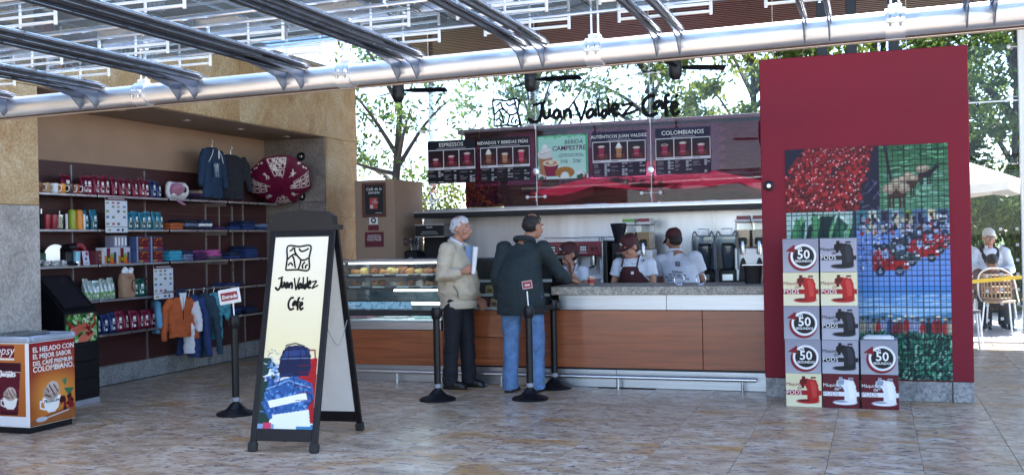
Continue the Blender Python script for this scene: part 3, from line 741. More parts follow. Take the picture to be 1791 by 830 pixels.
# --- folded clothes
def softbox(w, d, h, seed, amp=.007):
    return remesh(MB().box(-w / 2, w / 2, -d / 2, d / 2, 0, h, h * .45), .012, 2, amp, 16, seed)
FOLD = [softbox(.24, .26, .045, 3.1 + i * 7) for i in range(3)]
mat('denim', (.018, .045, .16), .85, 0, .35, 25, .5, 300); mat('rust_cloth', (.42, .1, .03), .85, 0, .2, 20, .4, 200)
mat('black_cloth', (.012, .013, .02), .85, 0, .3, 20, .4, 200); mat('plum_cloth', (.06, .015, .09), .85, 0, .3, 20, .4, 200)
mat('cyan_cloth', (.05, .35, .5), .85, 0, .25, 20, .4, 200); mat('slate_cloth', (.16, .2, .32), .85, 0, .3, 20, .4, 200); mat('pink_cloth', (.5, .1, .3), .85, 0, .25, 20, .4, 200)
mat('navy_cloth', (.012, .02, .06), .85, 0, .3, 20, .4, 200); mat('grey_cloth', (.08, .085, .1), .85, 0, .2, 20, .4, 200); mat('white_cloth', (.75, .75, .76), .8, 0, .08, 20, .4, 200)
FM = {}
def stack(y, z, mats_, label, w=1., group='folded clothes on the shelves'):
    t = E('folded_stack', label, 'folded clothes', sy(y, z, -.06), RZ + rnd.uniform(-.06, .06), group)
    t.scale = (w, 1, 1)
    for i, m in enumerate(mats_):
        k = (rnd.randrange(3), m)
        if k not in FM:
            FM[k] = FOLD[k[0]].copy(); FM[k].materials.append(MATS[m])
        obj('folded_garment', FM[k], None, t, (rnd.uniform(-.01, .01), rnd.uniform(-.01, .01), i * .037), rnd.uniform(-.05, .05))
    return t
stack(9.9, SH[1], ['rust_cloth'] * 2, 'rust orange folded clothes beside the aqua bags', .95)
stack(10.17, SH[1], ['black_cloth', 'slate_cloth', 'black_cloth'], 'black and grey striped folded clothes on the second shelf', 1.05)
stack(10.45, SH[1], ['navy_cloth', 'white_cloth', 'navy_cloth'], 'navy and white folded clothes on the second shelf')
stack(10.7, SH[1], ['plum_cloth'], 'single dark plum folded garment on the second shelf', .9)
stack(11.03, SH[1] , ['denim'], 'low blue denim fold on the second shelf beside the plum garment', 1.1)
stack(11.35, SH[1], ['denim', 'denim', 'navy_cloth'], 'tall stack of blue denim on the second shelf', 1.1)
stack(11.66, SH[1], ['denim', 'slate_cloth'], 'blue denim stack at the far end of the second shelf', .9)
stack(9.87, SH[2], ['cyan_cloth'] * 3, 'bright cyan folded towels on the third shelf', .95)
stack(10.09, SH[2], ['slate_cloth', 'slate_cloth', 'navy_cloth'], 'slate blue folded stack on the third shelf', .8)
stack(10.31, SH[2], ['plum_cloth', 'plum_cloth'], 'purple folded stack on the third shelf', .8)
stack(10.6, SH[2], ['grey_cloth', 'pink_cloth', 'pink_cloth'], 'pink folded stack on the third shelf', 1.1)
stack(11.0, SH[2], ['denim', 'navy_cloth'], 'rumpled denim on the third shelf next to the pink stack', 1.1)
stack(11.38, SH[2], ['denim', 'denim', 'denim', 'navy_cloth'], 'tall denim stack on the third shelf', 1.1)
stack(10.98, SH[3] + .02, ['denim'], 'single blue denim bag on the fourth shelf', 1.3)
stack(11.0, SH[4] + .02, ['navy_cloth', 'denim'], 'dark navy fold on the bottom shelf left part', 1.15)
stack(11.35, SH[4] + .02, ['navy_cloth', 'navy_cloth'], 'dark navy fold on the bottom shelf far end', 1.1)
stack(10.44, SH[0], ['black_cloth', 'plum_cloth', 'soffit'], 'brown and black folded bags behind the navy shirt on the top shelf', .9)

# --- cushion, pink cap
cu = tag(obj('cushion', remesh(MB().box(-.19, .19, -.06, .06, 0, .2, .05), .014, 6, .008, 8), 'white_cloth', None, sy(10.0, SH[0], -.02), RZ), 'white square cushion with a dark oval on the top shelf', 'cushion')
obj('dark_oval', MB().ell((.06, -.057, .11), (.045, .012, .035)), 'black_cloth', cu)
cap = E('baseball_cap', 'pink baseball cap leaning on the white cushion', 'cap', sy(9.9, SH[0] + .08, .07), RZ + .3)
mat('pink_cap', (.5, .22, .34), .85, 0, .1)
obj('crown', MB().lathe([(.085, 0), (.084, .04), (.065, .085), (.03, .105), (.001, .108)], 22), 'pink_cap', cap, rot=(R(-35), R(20), 0))
obj('brim', MB().add([(.075 * math.cos(a), -.06 - .11 * math.sin(a) ** .8 if 0 < a < PI else -.06, -.02 - .03 * abs(math.cos(a))) for a in [PI * i / 12 for i in range(13)]] + [(.075 * math.cos(a), -.06 - .11 * math.sin(a) ** .8 if 0 < a < PI else -.06, -.026 - .03 * abs(math.cos(a))) for a in [PI * i / 12 for i in range(13)]],
    [tuple(range(13)), tuple(range(13, 26))[::-1]] + [(i, i + 13, (i + 1) % 13 + 13, (i + 1) % 13) for i in range(13)]), 'pink_cap', cap, rot=(R(50), 0, 0))

# --- shirts standing on the top shelf
def shirt_mesh(w, h, slv, thick=.05, seed=1., amp=.009):
    b = MB(); hw = w / 2
    b.loft([((0, 0, 0), (hw, thick)), ((0, 0, h * .3), (hw * .97, thick * 1.05)), ((0, 0, h * .7), (hw, thick)), ((0, 0, h * .9), (hw * .95, thick * .9)), ((0, .005, h * .97), (hw * .6, thick * .8)), ((0, .005, h), (hw * .32, thick * .8))], 26, pw=2.6)
    for s in (-1, 1):
        b.tube([(s * hw * .8, 0, h * .92), (s * (hw + .04), 0, h * .72), (s * (hw + .045 + slv * .1), -.01, h * .72 - slv)], [.055, .05, .038], 12, flat=(1, .8, 1))
    return remesh(b, .012, 4, amp, 9, seed)
ts = E('navy_shirt', 'navy long-sleeved shirt with a pale animal print on the top shelf', 'shirt', sy(10.56, SH[0] + .03, .07), RZ + .08)
sb = obj('shirt', shirt_mesh(.4, .6, .3, .05, 3.), mat('shirt_navy', (.01, .035, .085), .85, 0, .25, 15, .5, 150), ts)
cv = Cv(40, 44, (.01, .035, .085))
g = random.Random(4)
cv.ell(.5, .45, .26, .17, '8a9aa8'); cv.ell(.24, .28, .13, .09, '8a9aa8'); cv.poly([(.18, .22), (.2, .05), (.27, .2)], '8a9aa8'); cv.poly([(.28, .2), (.33, .06), (.36, .24)], '8a9aa8')
for x in (.32, .42, .6, .7): cv.line([(x, .5), (x + .03, .92)], .06, '8a9aa8')
cv.ell(.56, .25, .15, .14, 'a8b4be'); cv.dots(.2, .15, .8, .65, 60, .018, ['1a3050', '5a6a80', 'c0ccd4'], seed=3)
obj('chest_print', cv.mesh(.17, .19), 'print', sb, (-.09, -.063, .24))
for s in (-1, 1): obj('piping', MB().tube(smooth_path([(s * .06, -.052, .57), (s * .11, -.062, .5), (s * .165, -.05, .42)]), .0035, 6), 'white', sb)
obj('price_tag', MB().box(-.013, .013, -.066, -.063, 0, .09), 'white', ts, (.045, 0, .47), smooth=False)
obj('hanger', MB().tube(smooth_path([(0, 0, .6), (0, 0, .64), (.02, 0, .66), (.012, 0, .69), (-.01, 0, .685)]), .004, 8), 'steel', ts)
ts2 = E('black_shirt', 'black shirt with white side stripe beside the navy shirt', 'shirt', sy(11.0, SH[0] + .03, .03), RZ - .5)
obj('shirt', shirt_mesh(.34, .55, .3, .05, 8.), 'black_cloth', ts2)
obj('side_stripe', MB().tube([(-.17, -.045, .02), (-.175, -.045, .3), (-.15, -.04, .5)], .016, 8, flat=(1, .4, 1)), 'white_cloth', ts2)
obj('hanger', MB().tube(smooth_path([(0, 0, .55), (0, 0, .6), (.02, 0, .62), (.012, 0, .65)]), .004, 8), 'steel', ts2)

# --- open maroon umbrella at the niche end
umb = E('umbrella', 'open maroon umbrella with white drawings hanging on the niche end wall', 'umbrella', (-7.28, 11.8, 2.3))
cv = Cv(320, 80, (.12, .004, .03))
g = random.Random(11)
WH = (.75, .68, .62)
for i in range(8):
    if i % 2:
        for j in range(9):
            a, b2 = (i + g.uniform(.1, .75)) / 8, g.uniform(.3, .85); q = [(a + g.uniform(-.015, .025), b2 + g.uniform(-.1, .1)) for _ in range(4)]; cv.line(q, .022, WH)
            x_, y_ = (i + .15 + .28 * (j % 3)) / 8, .35 + .2 * (j // 3); cv.line([(x_, y_), (x_ + .026, y_), (x_ + .026, y_ + .15), (x_, y_ + .15), (x_, y_)], .02, WH)
    else:
        for j in range(5): cv.line([((i + .5 + g.uniform(-.15, .15)) / 8, .45 + g.uniform(-.1, .15)), ((i + .5 + g.uniform(-.15, .15)) / 8, .45 + g.uniform(-.1, .15))], .03, WH)
        for j in range(6): cv.ell((i + g.uniform(.1, .9)) / 8, .9 + g.uniform(-.04, .04), .006, .03, WH)
um = cv.mesh(1, 1)
for v_ in um.vertices:
    a = v_.co.x * 2 * PI; s_ = 1 - v_.co.z; seg = (v_.co.x * 8) % 1
    r_ = .44 * math.sin(s_ * 1.25) / math.sin(1.25) * (1 - .08 * math.sin(PI * seg) * s_)
    v_.co = Vector((r_ * math.cos(a), r_ * math.sin(a), .2 * math.cos(s_ * 1.35) - .02 * math.sin(PI * seg) * s_))
um.polygons.foreach_set('use_smooth', [True] * len(um.polygons))
UR = Matrix.Rotation(R(22), 4, 'Z') @ Matrix.Rotation(R(-14), 4, 'Y') @ Matrix.Rotation(R(132), 4, 'X') @ Matrix.Rotation(R(10), 4, 'Z') @ Matrix.Scale(.95, 4)
cnp = obj('canopy', um, 'print', umb); cnp.matrix_local = UR
ps = obj('shaft', MB().tube([(0, 0, -.32), (0, 0, .24)], .006, 8), 'black_metal', umb); ps.matrix_local = UR
for k in range(8):
    a = 2 * PI * k / 8
    rb = obj('rib', MB().tube([(.44 * math.sin(s_ * 1.25) / math.sin(1.25) * .985 * math.cos(a), .44 * math.sin(s_ * 1.25) / math.sin(1.25) * .985 * math.sin(a), .2 * math.cos(s_ * 1.35) - .006) for s_ in (.02, .25, .5, .75, 1.)], .003, 6), 'black_metal', umb); rb.matrix_local = UR
obj('cord', MB().tube([(.12, .2, .1), (.12, .28, -.4)], .003, 6), 'black', umb)

# --- third shelf
for i, y in enumerate((7.89, 7.995, 8.111)):
    t = E('cup_and_saucer', 'white cup with dark dots on a saucer, %s of three on the third shelf' % ('left', 'middle', 'right')[i], 'cup', sy(y, SH[2], .07), RZ, 'cups on the third shelf')
    obj('cup_body', MB().lathe([(.001, .006), (.018, .006), (.022, .012), (.033, .055), (.031, .055), (.018, .014), (.001, .012)], 20), mat('spotted', (.55, .56, .6), .25, 0, .9, 40), t)
    obj('saucer', MB().lathe([(.001, 0), (.03, 0), (.052, .01), (.05, .012), (.001, .005)], 20), 'white', t)
    h_ = mugh.copy(); h_.materials.append(MATS['white']); q = obj('handle', h_, None, t, (-.005, 0, .008)); q.scale = (.75, .6, .5)
t = E('gift_pack', 'green gift pack behind the spotted cups on the third shelf', 'gift pack', sy(7.93, SH[2], -.1), RZ)
mat('green_pack', (.03, .1, .05), .5); obj('pack', MB().box(-.1, .1, -.05, .05, 0, .13, .006), 'green_pack', t, smooth=False); obj('label', MB().box(-.06, .06, -.052, -.0505, .03, .06), 'white', t, smooth=False)
t = E('pod_machine', 'black pod coffee machine with a pale disc on the third shelf', 'coffee machine', sy(8.25, SH[2], -.02), RZ - .3)
obj('housing', remesh(MB().box(-.06, .06, -.06, .1, 0, .2, .03).box(-.05, .05, -.15, 0, .15, .21, .02).box(-.055, .055, -.15, .0, 0, .025, .008), .01, 3), 'black_plastic', t)
obj('disc', MB().lathe([(.001, 0), (.1, 0), (.105, .01), (.1, .02), (.001, .02)], 28), 'silver_cap', t, (-.09, .03, .11), rot=(R(90), 0, R(-20)))
obj('water_tank', MB().lathe([(.001, 0), (.035, 0), (.037, .1), (.001, .1)], 18), mat('tank_blue', (.2, .5, .65), .2), t, (.085, -.05, .04))
obj('tank_base', MB().lathe([(.001, 0), (.036, 0), (.036, .04), (.001, .04)], 18), 'silver_cap', t, (.085, -.05, 0))
t = E('capsule_holder', 'red round capsule holder with white front on the third shelf', 'holder', sy(8.46, SH[2], -.08), RZ)
obj('arch', MB().prism([(.1 * math.cos(a), .12 + .1 * math.sin(a)) for a in [PI * i / 14 for i in range(15)]] + [(-.06 * math.cos(PI * i / 14), .12 + .06 * math.sin(PI * i / 14)) for i in range(15)], -.05, .05), 'red_enamel', t)
obj('stand', MB().box(-.1, .1, -.05, .05, 0, .118, .006), 'red_enamel', t, smooth=False)
t = E('leaflet', 'white leaflet with pink dots leaning on the third shelf', 'leaflet', sy(8.44, SH[2], .06), RZ)
cv = Cv(20, 30, 'c9c9d6'); cv.ell(.7, .2, .2, .13, '9a2a60'); cv.ell(.5, .55, .17, .11, '4a2a50'); cv.line([(.2, .85), (.8, .85)], .04, '55506a')
obj('print', cv.mesh(.085, .14), 'print', t, (-.04, -.006, 0), rot=(R(-8), 0, 0)); obj('card', MB().box(-.04, .045, 0, .002, 0, .14), 'white', t, (0, -.004, 0), rot=(R(-8), 0, 0), smooth=False)
t = E('gift_box', 'maroon slanted gift box with gold lettering marks on the third shelf', 'box', sy(8.6, SH[2], .03), RZ + .35)
obj('carton', MB().box(-.075, .075, -.04, .04, 0, .14, .003), 'maroon', t, smooth=False); obj('gold_marks', MB().box(.0, .04, -.0415, -.0402, .08, .1).box(.005, .03, -.0415, -.0402, .045, .06), 'orange', t, smooth=False)
cvp = Cv(44, 40, 'b8b8c4'); cvp.rect(.25, .06, .5, .95, '6a1420'); cvp.rect(.5, .55, .75, .95, 'c86a20'); cvp.rect(.75, .3, .95, .95, '3a3a50'); cvp.ell(.4, .72, .09, .1, '7aa020'); cvp.rect(.08, .5, .25, .95, 'b07a30'); cvp.ell(.62, .5, .1, .16, '7a9a30'); cvp.rect(.5, .93, 1, 1, 'c84a20')
cvr = Cv(40, 30, '30406a'); cvr.rect(.14, .1, .98, .78, '5a1018'); cvr.dots(.2, .12, .95, .6, 40, .03, ['7a2028', '3a0810', '90403a', 'b08030'], seed=5); cvr.rect(.2, .8, .5, .95, 'b08a30'); cvr.rect(.5, .8, .95, .95, 'a02030'); cvr.rect(0, 0, .12, 1, '8a90a8')
PM = cvp.mesh(.2, .17); RM = cvr.mesh(.2, .14); RM.materials.append(MATS['gloss_print']); PM.materials.append(MATS['gloss_print'])
for i, y in enumerate((8.78, 8.985)):
    t = E('boxed_kit', 'pale boxed coffee kit with orange foot on the third shelf, %s one' % ('left', 'right')[i], 'box', sy(y, SH[2], .02), RZ, 'boxed kits on the third shelf')
    obj('carton', MB().box(-.1, .1, -.045, .05, 0, .17, .003), 'white', t, smooth=False); obj('print', PM, None, t, (-.1, -.047, 0))
for i in range(4):
    t = tag(obj('slim_box', MB().box(-.022, .022, -.06, .06, 0, .12, .003), mat('lavender_box', (.3, .3, .42), .5), None, sy(8.9 + i * .05, SH[2] + .171, -.02), RZ, smooth=False), 'slim lavender box on top of the boxed kits, %s from the left' % ORD[i], 'box', 'slim lavender boxes')
    obj('face_label', MB().box(-.012, .012, -.0615, -.0603, .02, .1), 'white', t, smooth=False)
for i, y in enumerate((9.29, 9.52)):
    for k in range(2):
        t = E('chocolate_box', 'red and blue printed box, %s of the %s pair on the third shelf' % (('bottom', 'top')[k], ('left', 'right')[i]), 'box', sy(y, SH[2] + .142 * k, .02), RZ, 'red printed boxes in two stacks')
        obj('carton', MB().box(-.1, .1, -.045, .06, 0, .14, .003), mat('box_blue', (.08, .12, .26), .5), t, smooth=False); obj('print', RM, None, t, (-.1, -.047, 0))
# --- paper bag on the fourth shelf
t = E('paper_bag', 'brown paper bag with a printed swirl on the fourth shelf', 'paper bag', sy(9.03, SH[3], .06), RZ)
mat('kraft', (.34, .2, .12), .8, 0, .12, 8, .3, 40)
obj('sack', remesh(MB().loft([((0, 0, 0), (.1, .05)), ((0, 0, .12), (.105, .055)), ((0, 0, .24), (.1, .035)), ((0, 0, .26), (.1, .02))], 24, pw=4), .012, 2, .006, 9), 'kraft', t)
obj('printed_swirl', MB().tube(smooth_path([(.05, -.06, .06), (.01, -.062, .1), (.02, -.06, .17), (.06, -.055, .18)]), .005, 6, flat=(1, .3, 1)), 'black', t)
obj('lettering', text_mesh('café', .04), 'red_enamel', t, (-.01, -.058, .2))
obj('tissue', remesh(MB().ell((-.03, 0, .27), (.05, .03, .05)).ell((.05, 0, .275), (.04, .03, .045)), .012, 1, .02, 18), 'white_cloth', t)

# --- clothes rail with garments
cr = E('clothes_rail', 'short steel clothes rail fixed under the third shelf', 'clothes rail', (-7.73, 10.1, .955))
obj('bar', MB().tube([(.38, -.6, 0), (.38, .75, 0)], .009, 10), 'steel', cr)
for y in (-.55, .15, .7): obj('arm', MB().tube([(0, y, .0), (.38, y, 0)], .007, 8), 'steel', cr)
def hanging(name, label, y, top, w, h, slv, m, rz, seed, thick=.05, cat='jacket'):
    t = E(name, label, cat, (-7.35 if name != 'blue_garment' else -7.52, y, .955), rz, 'garments on the clothes rail')
    obj('garment', shirt_mesh(w, h, slv, thick, seed, .012), m, t, (0, 0, top - h - .955))
    obj('hanger', MB().tube(smooth_path([(0, 0, top - .955 - .01), (0, 0, top - .955 + .03), (.012, 0, .0), (.0, 0, .014), (-.012, 0, .006)]), .0035, 8), 'steel', t)
    return t
mat('orange_jacket', (.48, .1, .025), .85, 0, .15, 15, .4, 150); mat('royal_blue', (.018, .04, .14), .85, 0, .25, 15, .4, 150); mat('dark_teal', (.025, .05, .075), .85, 0, .25, 15, .4, 150); mat('teal_print', (.06, .3, .36), .8, 0, .6, 30, .4, 150); mat('sky_cloth', (.12, .3, .45), .85)
h = hanging('orange_jacket', 'orange zip jacket hanging in front of the clothes rail', 9.78, .9, .29, .46, .36, 'orange_jacket', RZ - .25, 2.)
obj('zip', MB().tube([(0, -.062, -.02), (0, -.066, -.32)], .004, 6), 'black', h); obj('undershirt', MB().prism([(-.05, -.02), (.05, -.02), (.0, -.22)], -.066, -.05), 'white_cloth', h, smooth=False); obj('collar', MB().tube(smooth_path([(-.06, -.05, -.06), (-.03, -.03, 0.), (.03, -.03, 0.), (.06, -.05, -.06)]), .02, 8), 'navy_cloth', h)
hanging('blue_garment', 'pale blue garment half hidden behind the orange jacket', 9.6, .86, .22, .36, .2, 'sky_cloth', RZ + .8, 5., .04, 'shirt')
hanging('white_garment', 'white garment hanging between the orange jacket and the blue one', 9.95, .86, .14, .62, .2, 'white_cloth', R(10), 6., .03, 'shirt')
hanging('blue_jacket', 'royal blue jacket on the clothes rail right of the orange jacket', 10.04, .91, .15, .72, .5, 'royal_blue', R(20), 7., .06)
hanging('dark_jacket', 'long dark slate jacket in the middle of the clothes rail', 10.23, .92, .17, .74, .52, 'dark_teal', R(22), 9., .07)
h = hanging('teal_shirt', 'teal patterned shirt at the right end of the clothes rail', 10.42, .9, .2, .54, .18, 'teal_print', R(45), 12., .05, 'shirt')
obj('price_tag', MB().box(-.012, .012, -.066, -.064, -.2, -.12), 'red_enamel', h, smooth=False)

# ================================================================== touch kiosk
kk = E('touch_kiosk', 'black touchscreen kiosk with sloping screen and a coffee cherry poster', 'kiosk', (-6.97, 7.83, 0), RZ)
obj('cabinet', MB().prism([(0, .05), (0, .86), (.34, 1.2), (.36, 1.2), (.36, .05)], -.22, .22, M=Matrix.Rotation(R(90), 4, 'Z')), 'black_plastic', kk, smooth=False)
sc_ = obj('screen', MB().box(-.17, .17, .0, .4, 0, .006, .002), mat('dark_screen', (.012, .014, .02), .12), kk, (0, .04, .905), rot=(R(45), 0, 0), smooth=False)
fr = MB().box(-.19, -.171, -.01, .41, .0, .012).box(.171, .19, -.01, .41, 0, .012).box(-.171, .171, -.01, -.001, 0, .012).box(-.171, .171, .401, .41, 0, .012)
obj('bezel', fr, 'black_metal', sc_, smooth=False)
cv = Cv(70, 44, '3a6a2a')
cv.dots(0, 0, 1, 1, 150, .05, ['1a3a1a', '5a9a4a', '88b878', '2a5a2a', 'c0d8b8'], seed=8); cv.dots(0, 0, 1, .5, 22, .03, ['a01820', 'c83030', '701018'], seed=9)
cv.poly([(0, .7), (.3, .42), (.62, .35), (.85, .48), (.8, .58), (.5, .62), (.2, .85), (0, .9)], 'c0604a'); cv.poly([(.35, 1), (.45, .78), (.7, .6), (.9, .68), (.88, .8), (.65, 1)], 'd07058'); cv.line([(.5, .5), (.8, .5)], .03, '8a3a30'); cv.line([(.6, .75), (.85, .72)], .03, '8a3a30')
cv.dots(.6, .4, .9, .75, 14, .035, ['a01820', '701018'], seed=2)
obj('poster', cv.mesh(.4, .26), 'gloss_print', kk, (-.2, -.003, .585))
for k in range(3): obj('front_board', MB().box(-.215, .215, -.012, -.001, .09 + .16 * k, .24 + .16 * k, .004), 'black_plastic', kk, smooth=False)
obj('base_strip', MB().box(-.222, .222, -.006, .36, 0, .049, .003), mat('grey_strip', (.3, .3, .34), .5), kk, smooth=False)

# ================================================================== ice cream freezer
fz = E('ice_cream_freezer', 'ice cream chest freezer with orange cup advert in the left foreground', 'freezer', (-6.3, 6.49, 0))
obj('body', MB().box(-.49, 0, 0, .5, .05, .715, .006), 'white', fz, smooth=False)
rim = MB()
for x0, x1, y0, y1 in ((-.495, .012, -.012, .03), (-.495, .012, .47, .512), (-.035, .012, .03, .47), (-.495, -.45, .03, .47)): rim.box(x0, x1, y0, y1, .716, .765, .012)
obj('rim', rim, mat('rim_grey', (.35, .4, .5), .35, .2), fz)
for i, (x0, x1) in enumerate(((-.45, -.25), (-.245, -.035))):
    g_ = obj('sliding_lid', MB().box(x0, x1, .03, .47, .745 + .012 * (1 - i), .752 + .012 * (1 - i)), 'case_glass', fz, smooth=False)
    obj('lid_frame', MB().box(x0, x0 + .02, .03, .47, .754 + .012 * (1 - i), .764 + .012 * (1 - i), .003).box(x1 - .02, x1, .03, .47, .754 + .012 * (1 - i), .764 + .012 * (1 - i), .003), 'steel', g_, smooth=False)
obj('inner_tub', MB().box(-.44, -.04, .035, .465, .7165, .725), 'white', fz, smooth=False)
obj('plinth', MB().box(-.47, -.02, .02, .48, 0, .05), 'black_plastic', fz, smooth=False)
def cup_art(c, ox, oy, s):
    f = lambda x, y: (ox + x * s / c.asp, oy + y * s)
    c.line([f(-.34, .12), f(-.5, .1), f(-.5, .32), f(-.28, .4)], .06 * s, 'e8e6e2')
    c.poly([f(-.4, .02), f(.4, .02), f(.3, .38), f(.14, .52), f(-.14, .52), f(-.3, .38)], 'eceae6'); c.ell(*f(0, .02), .4 * s / c.asp, .09 * s, 'f4f2ee')
    c.ell(*f(0, -.16), .36 * s / c.asp, .27 * s, 'b09a90'); c.ell(*f(.05, -.3), .27 * s / c.asp, .22 * s, 'c8b4aa')
    for a, b in (((-.28, -.1), (-.05, .0)), ((-.1, -.4), (.1, -.1)), ((.1, -.4), (.28, -.15)), ((.0, -.25), (.15, -.02)), ((-.2, -.3), (-.12, -.18))): c.line([f(*a), f(*b)], .05 * s, '3a2018')
    for a in range(9): c.line([f(-.3 + a * .06, -.36 + abs(a - 4) * .04), f(-.26 + a * .06, -.05)], .008 * s, '7a6058')
    c.rect(*f(-.4, .03), *f(.4, .04), 'd8d4ce')
cv = Cv(110, 150, '7a2a1a')
cv.grad(0, 0, 1, 1, '8a1a24', 'c07028'); 
t_ = np.clip(1 - np.sqrt(((cv.X - .55) / .7) ** 2 + ((cv.Y - .62) / .3) ** 2), 0, 1); cv.put(t_ * 1.2, 'e09a48', .8); cv.put(np.clip((.25 - cv.X) * 3, 0, 1), '6a1020', .6)
cv.poly([(0, .93), (1, .82), (1, 1), (0, 1)], '7a4a30', .7)
for i, c_ in enumerate(('8a2030', 'c87830', 'e0b860', '3a2a60')): cv.rect(.08 + i * .22, .315, .3 + i * .22, .328, c_)
cv.dots(.68, .68, .92, .85, 18, .045, ['4a0c18', '7a1420', '2a0810'], seed=4); cv.poly([(.74, .6), (.98, .62), (.85, .7)], '2a6a4a'); cv.poly([(.7, .5), (.82, .48), (.78, .58)], '3a7a5a')
cup_art(cv, .47, .68, .36); cv.ell(.25, .93, .12, .03, 'b8b8c0'); cv.line([(.3, .93), (.85, .88)], .012, 'd0ccd0')
side = obj('side_print', cv.mesh(.49, .655), 'gloss_print', fz, (.003, .005, .055), RZ)
for i, (tx, sz) in enumerate((('EL HELADO CON', .0575), ('EL MEJOR SABOR', .0545), ('DEL CAFÉ PREMIUM', .049), ('COLOMBIANO.', .0645))):
    text(tx, sz, 'white', side, (.035, -.002, .582 - .053 * i), 'LEFT', bold=.0008)
text('Mocaccino', .042, 'black', side, (.235, -.002, .165), shear=.2)
cv = Cv(90, 130, 'b06a30')
cv.grad(0, 0, 1, 1, 'b87038', 'a85a24'); cv.rect(.0, .88, 1, 1, 'e8e6ea'); cv.rect(.94, 0, 1, 1, 'e8e6ea')
cv.poly([(.3, .23), (.86, .23), (.86, .34), (.3, .34)], '3a0c1c'); cv.poly([(.34, .34), (.84, .34), (.78, .86), (.4, .86)], '5a1428'); cv.rect(.34, .335, .84, .35, 'd8b8c0'); cv.rect(.3, .02, .72, .17, '6a1428')
cup_art(cv, .62, .66, .26); cv.rect(.42, .82, .77, .86, '3a0818'); cv.rect(.3, .18, .72, .2, 'e8e0d8')
fp_ = obj('front_print', cv.mesh(.48, .65), 'gloss_print', fz, (-.485, -.003, .058))
text('Popsy', .1, 'white', fp_, (.345, -.002, .565), 'RIGHT', shear=.3)
obj('lettering', strokes(SCRIPT_A, .012, .002, .022, .04, .19, .39), 'white', fp_)

# ================================================================== A-frame sign
af = E('folding_sign', 'tall black A-frame sign with cream cafe poster on the floor', 'A-frame sign', (-3.985, 6.79, 0), R(6))
def leaf(sgn_, name):
    """one leaf: local frame, bottom at y=sgn*.44, leaning to the top"""
    e = MB(); W = .51
    e.box(-W / 2, -W / 2 + .045, -.014, .014, .0, 1.6, .004).box(W / 2 - .045, W / 2, -.014, .014, .0, 1.6, .004)
    e.box(-W / 2 + .045, W / 2 - .045, -.012, .012, .055, .14, .003).box(-W / 2 + .045, W / 2 - .045, -.012, .012, 1.53, 1.6, .003)
    th = math.asin(.405 / 1.6)
    o = obj(name, e, 'black_plastic', af, (0, sgn_ * .43, .02), rot=(-th if sgn_ < 0 else th, 0, 0), smooth=False)
    for s in (-1, 1): obj('foot', MB().box(s * .2325 - .03, s * .2325 + .03, -.028, .028, -.022, .045, .008), 'rubber', o, smooth=False)
    return o
lf = leaf(-1, 'front_leaf'); lb = leaf(1, 'rear_leaf')
obj('rear_board', MB().box(-.21, .21, -.006, .006, .14, 1.53), 'white', lb, smooth=False)
cv = Cv(100, 320, 'd8cda2')
cv.grad(0, 0, 1, .6, 'f0eada', 'e8dcb0'); cv.grad(0, .6, 1, 1, 'e8dcb0', 'eef0f2')
g = random.Random(21)
cv.poly([(0, .64), (.12, .64), (.3, .7), (.2, 1), (0, 1)], '1a3a34'); cv.poly([(.62, .65), (.98, .64), (1, .97), (.6, .95)], 'a8141c')
cv.line([(.72, .66), (.75, .6), (.92, .6), (.95, .66)], .008, '8a1018')
cv.poly([(.3, .64), (.42, .58), (.6, .575), (.78, .585), (.86, .63), (.82, .7), (.5, .74), (.3, .7)], '10163a'); cv.ell(.58, .61, .17, .035, '1a2250')
for _ in range(70):
    x, y = g.uniform(.05, .6), g.uniform(.62, .9); cv.poly([(x + g.uniform(-.12, .12), y + g.uniform(-.03, .03)) for _ in range(4)], g.choice(['cfe0f0', '5a8ac8', '2a4a90', '88b0dc', '1a2a60', 'e8f0f8']), .8)
cv.poly([(.12, .78), (.6, .73), (.92, .77), (.98, .84), (.8, .93), (.2, .95), (.05, .88)], '2a5a9a'); cv.dots(.15, .76, .85, .93, 60, .03, ['3a70b0', '1a3a7a', '5a90c8', '24488a'], seed=3)
cv.poly([(.15, .86), (.82, .815), (.86, .85), (.2, .895)], 'f0f2f4'); cv.poly([(.25, .93), (.9, .9), (.95, .985), (.3, .985)], 'eef0f2'); cv.line([(.84, .82), (.93, .83), (.95, .86), (.87, .88)], .006, '102048')
cv.rect(0, .975, .3, 1, '7aa0c8'); cv.rect(.1, .97, .25, 1, 'c84060'); cv.rect(.7, .975, 1, 1, '3a80b0')
for _ in range(260):
    x, y = g.uniform(.06, .9), g.uniform(.6, .95)
    if x > .62 and y < .76: continue
    cv.line([(x, y), (x + g.uniform(-.05, .05), y + g.uniform(-.012, .012))], g.uniform(.002, .006), g.choice(['0c1430', '1a2a60', '3a68a8', '6a98d0', '24407a', '10204a', '9cc0e4']), .7)
cv.poly([(.15, .86), (.82, .815), (.86, .85), (.2, .895)], 'f0f2f4'); cv.poly([(.25, .93), (.9, .9), (.95, .985), (.3, .985)], 'eef0f2')
cv.poly([(.34, .6), (.82, .59), (.88, .69), (.84, .73), (.34, .74), (.28, .7)], '141c44'); cv.poly([(.36, .605), (.8, .595), (.82, .625), (.35, .635)], '2a3c74'); cv.line([(.36, .62), (.4, .575), (.56, .565), (.72, .58), (.78, .62)], .007, '0a1028'); cv.line([(.34, .645), (.82, .64)], .004, '6a80b0'); cv.line([(.45, .6), (.45, .68)], .004, '0a1028'); cv.line([(.66, .6), (.68, .68)], .004, '0a1028')
cv.line([(.1, .8), (.5, .755), (.9, .79)], .004, '8ab0dc'); cv.line([(.12, .81), (.5, .765), (.9, .8)], .003, '10204a'); cv.line([(.3, .78), (.35, .73), (.55, .72), (.6, .765)], .006, '1a2c60')
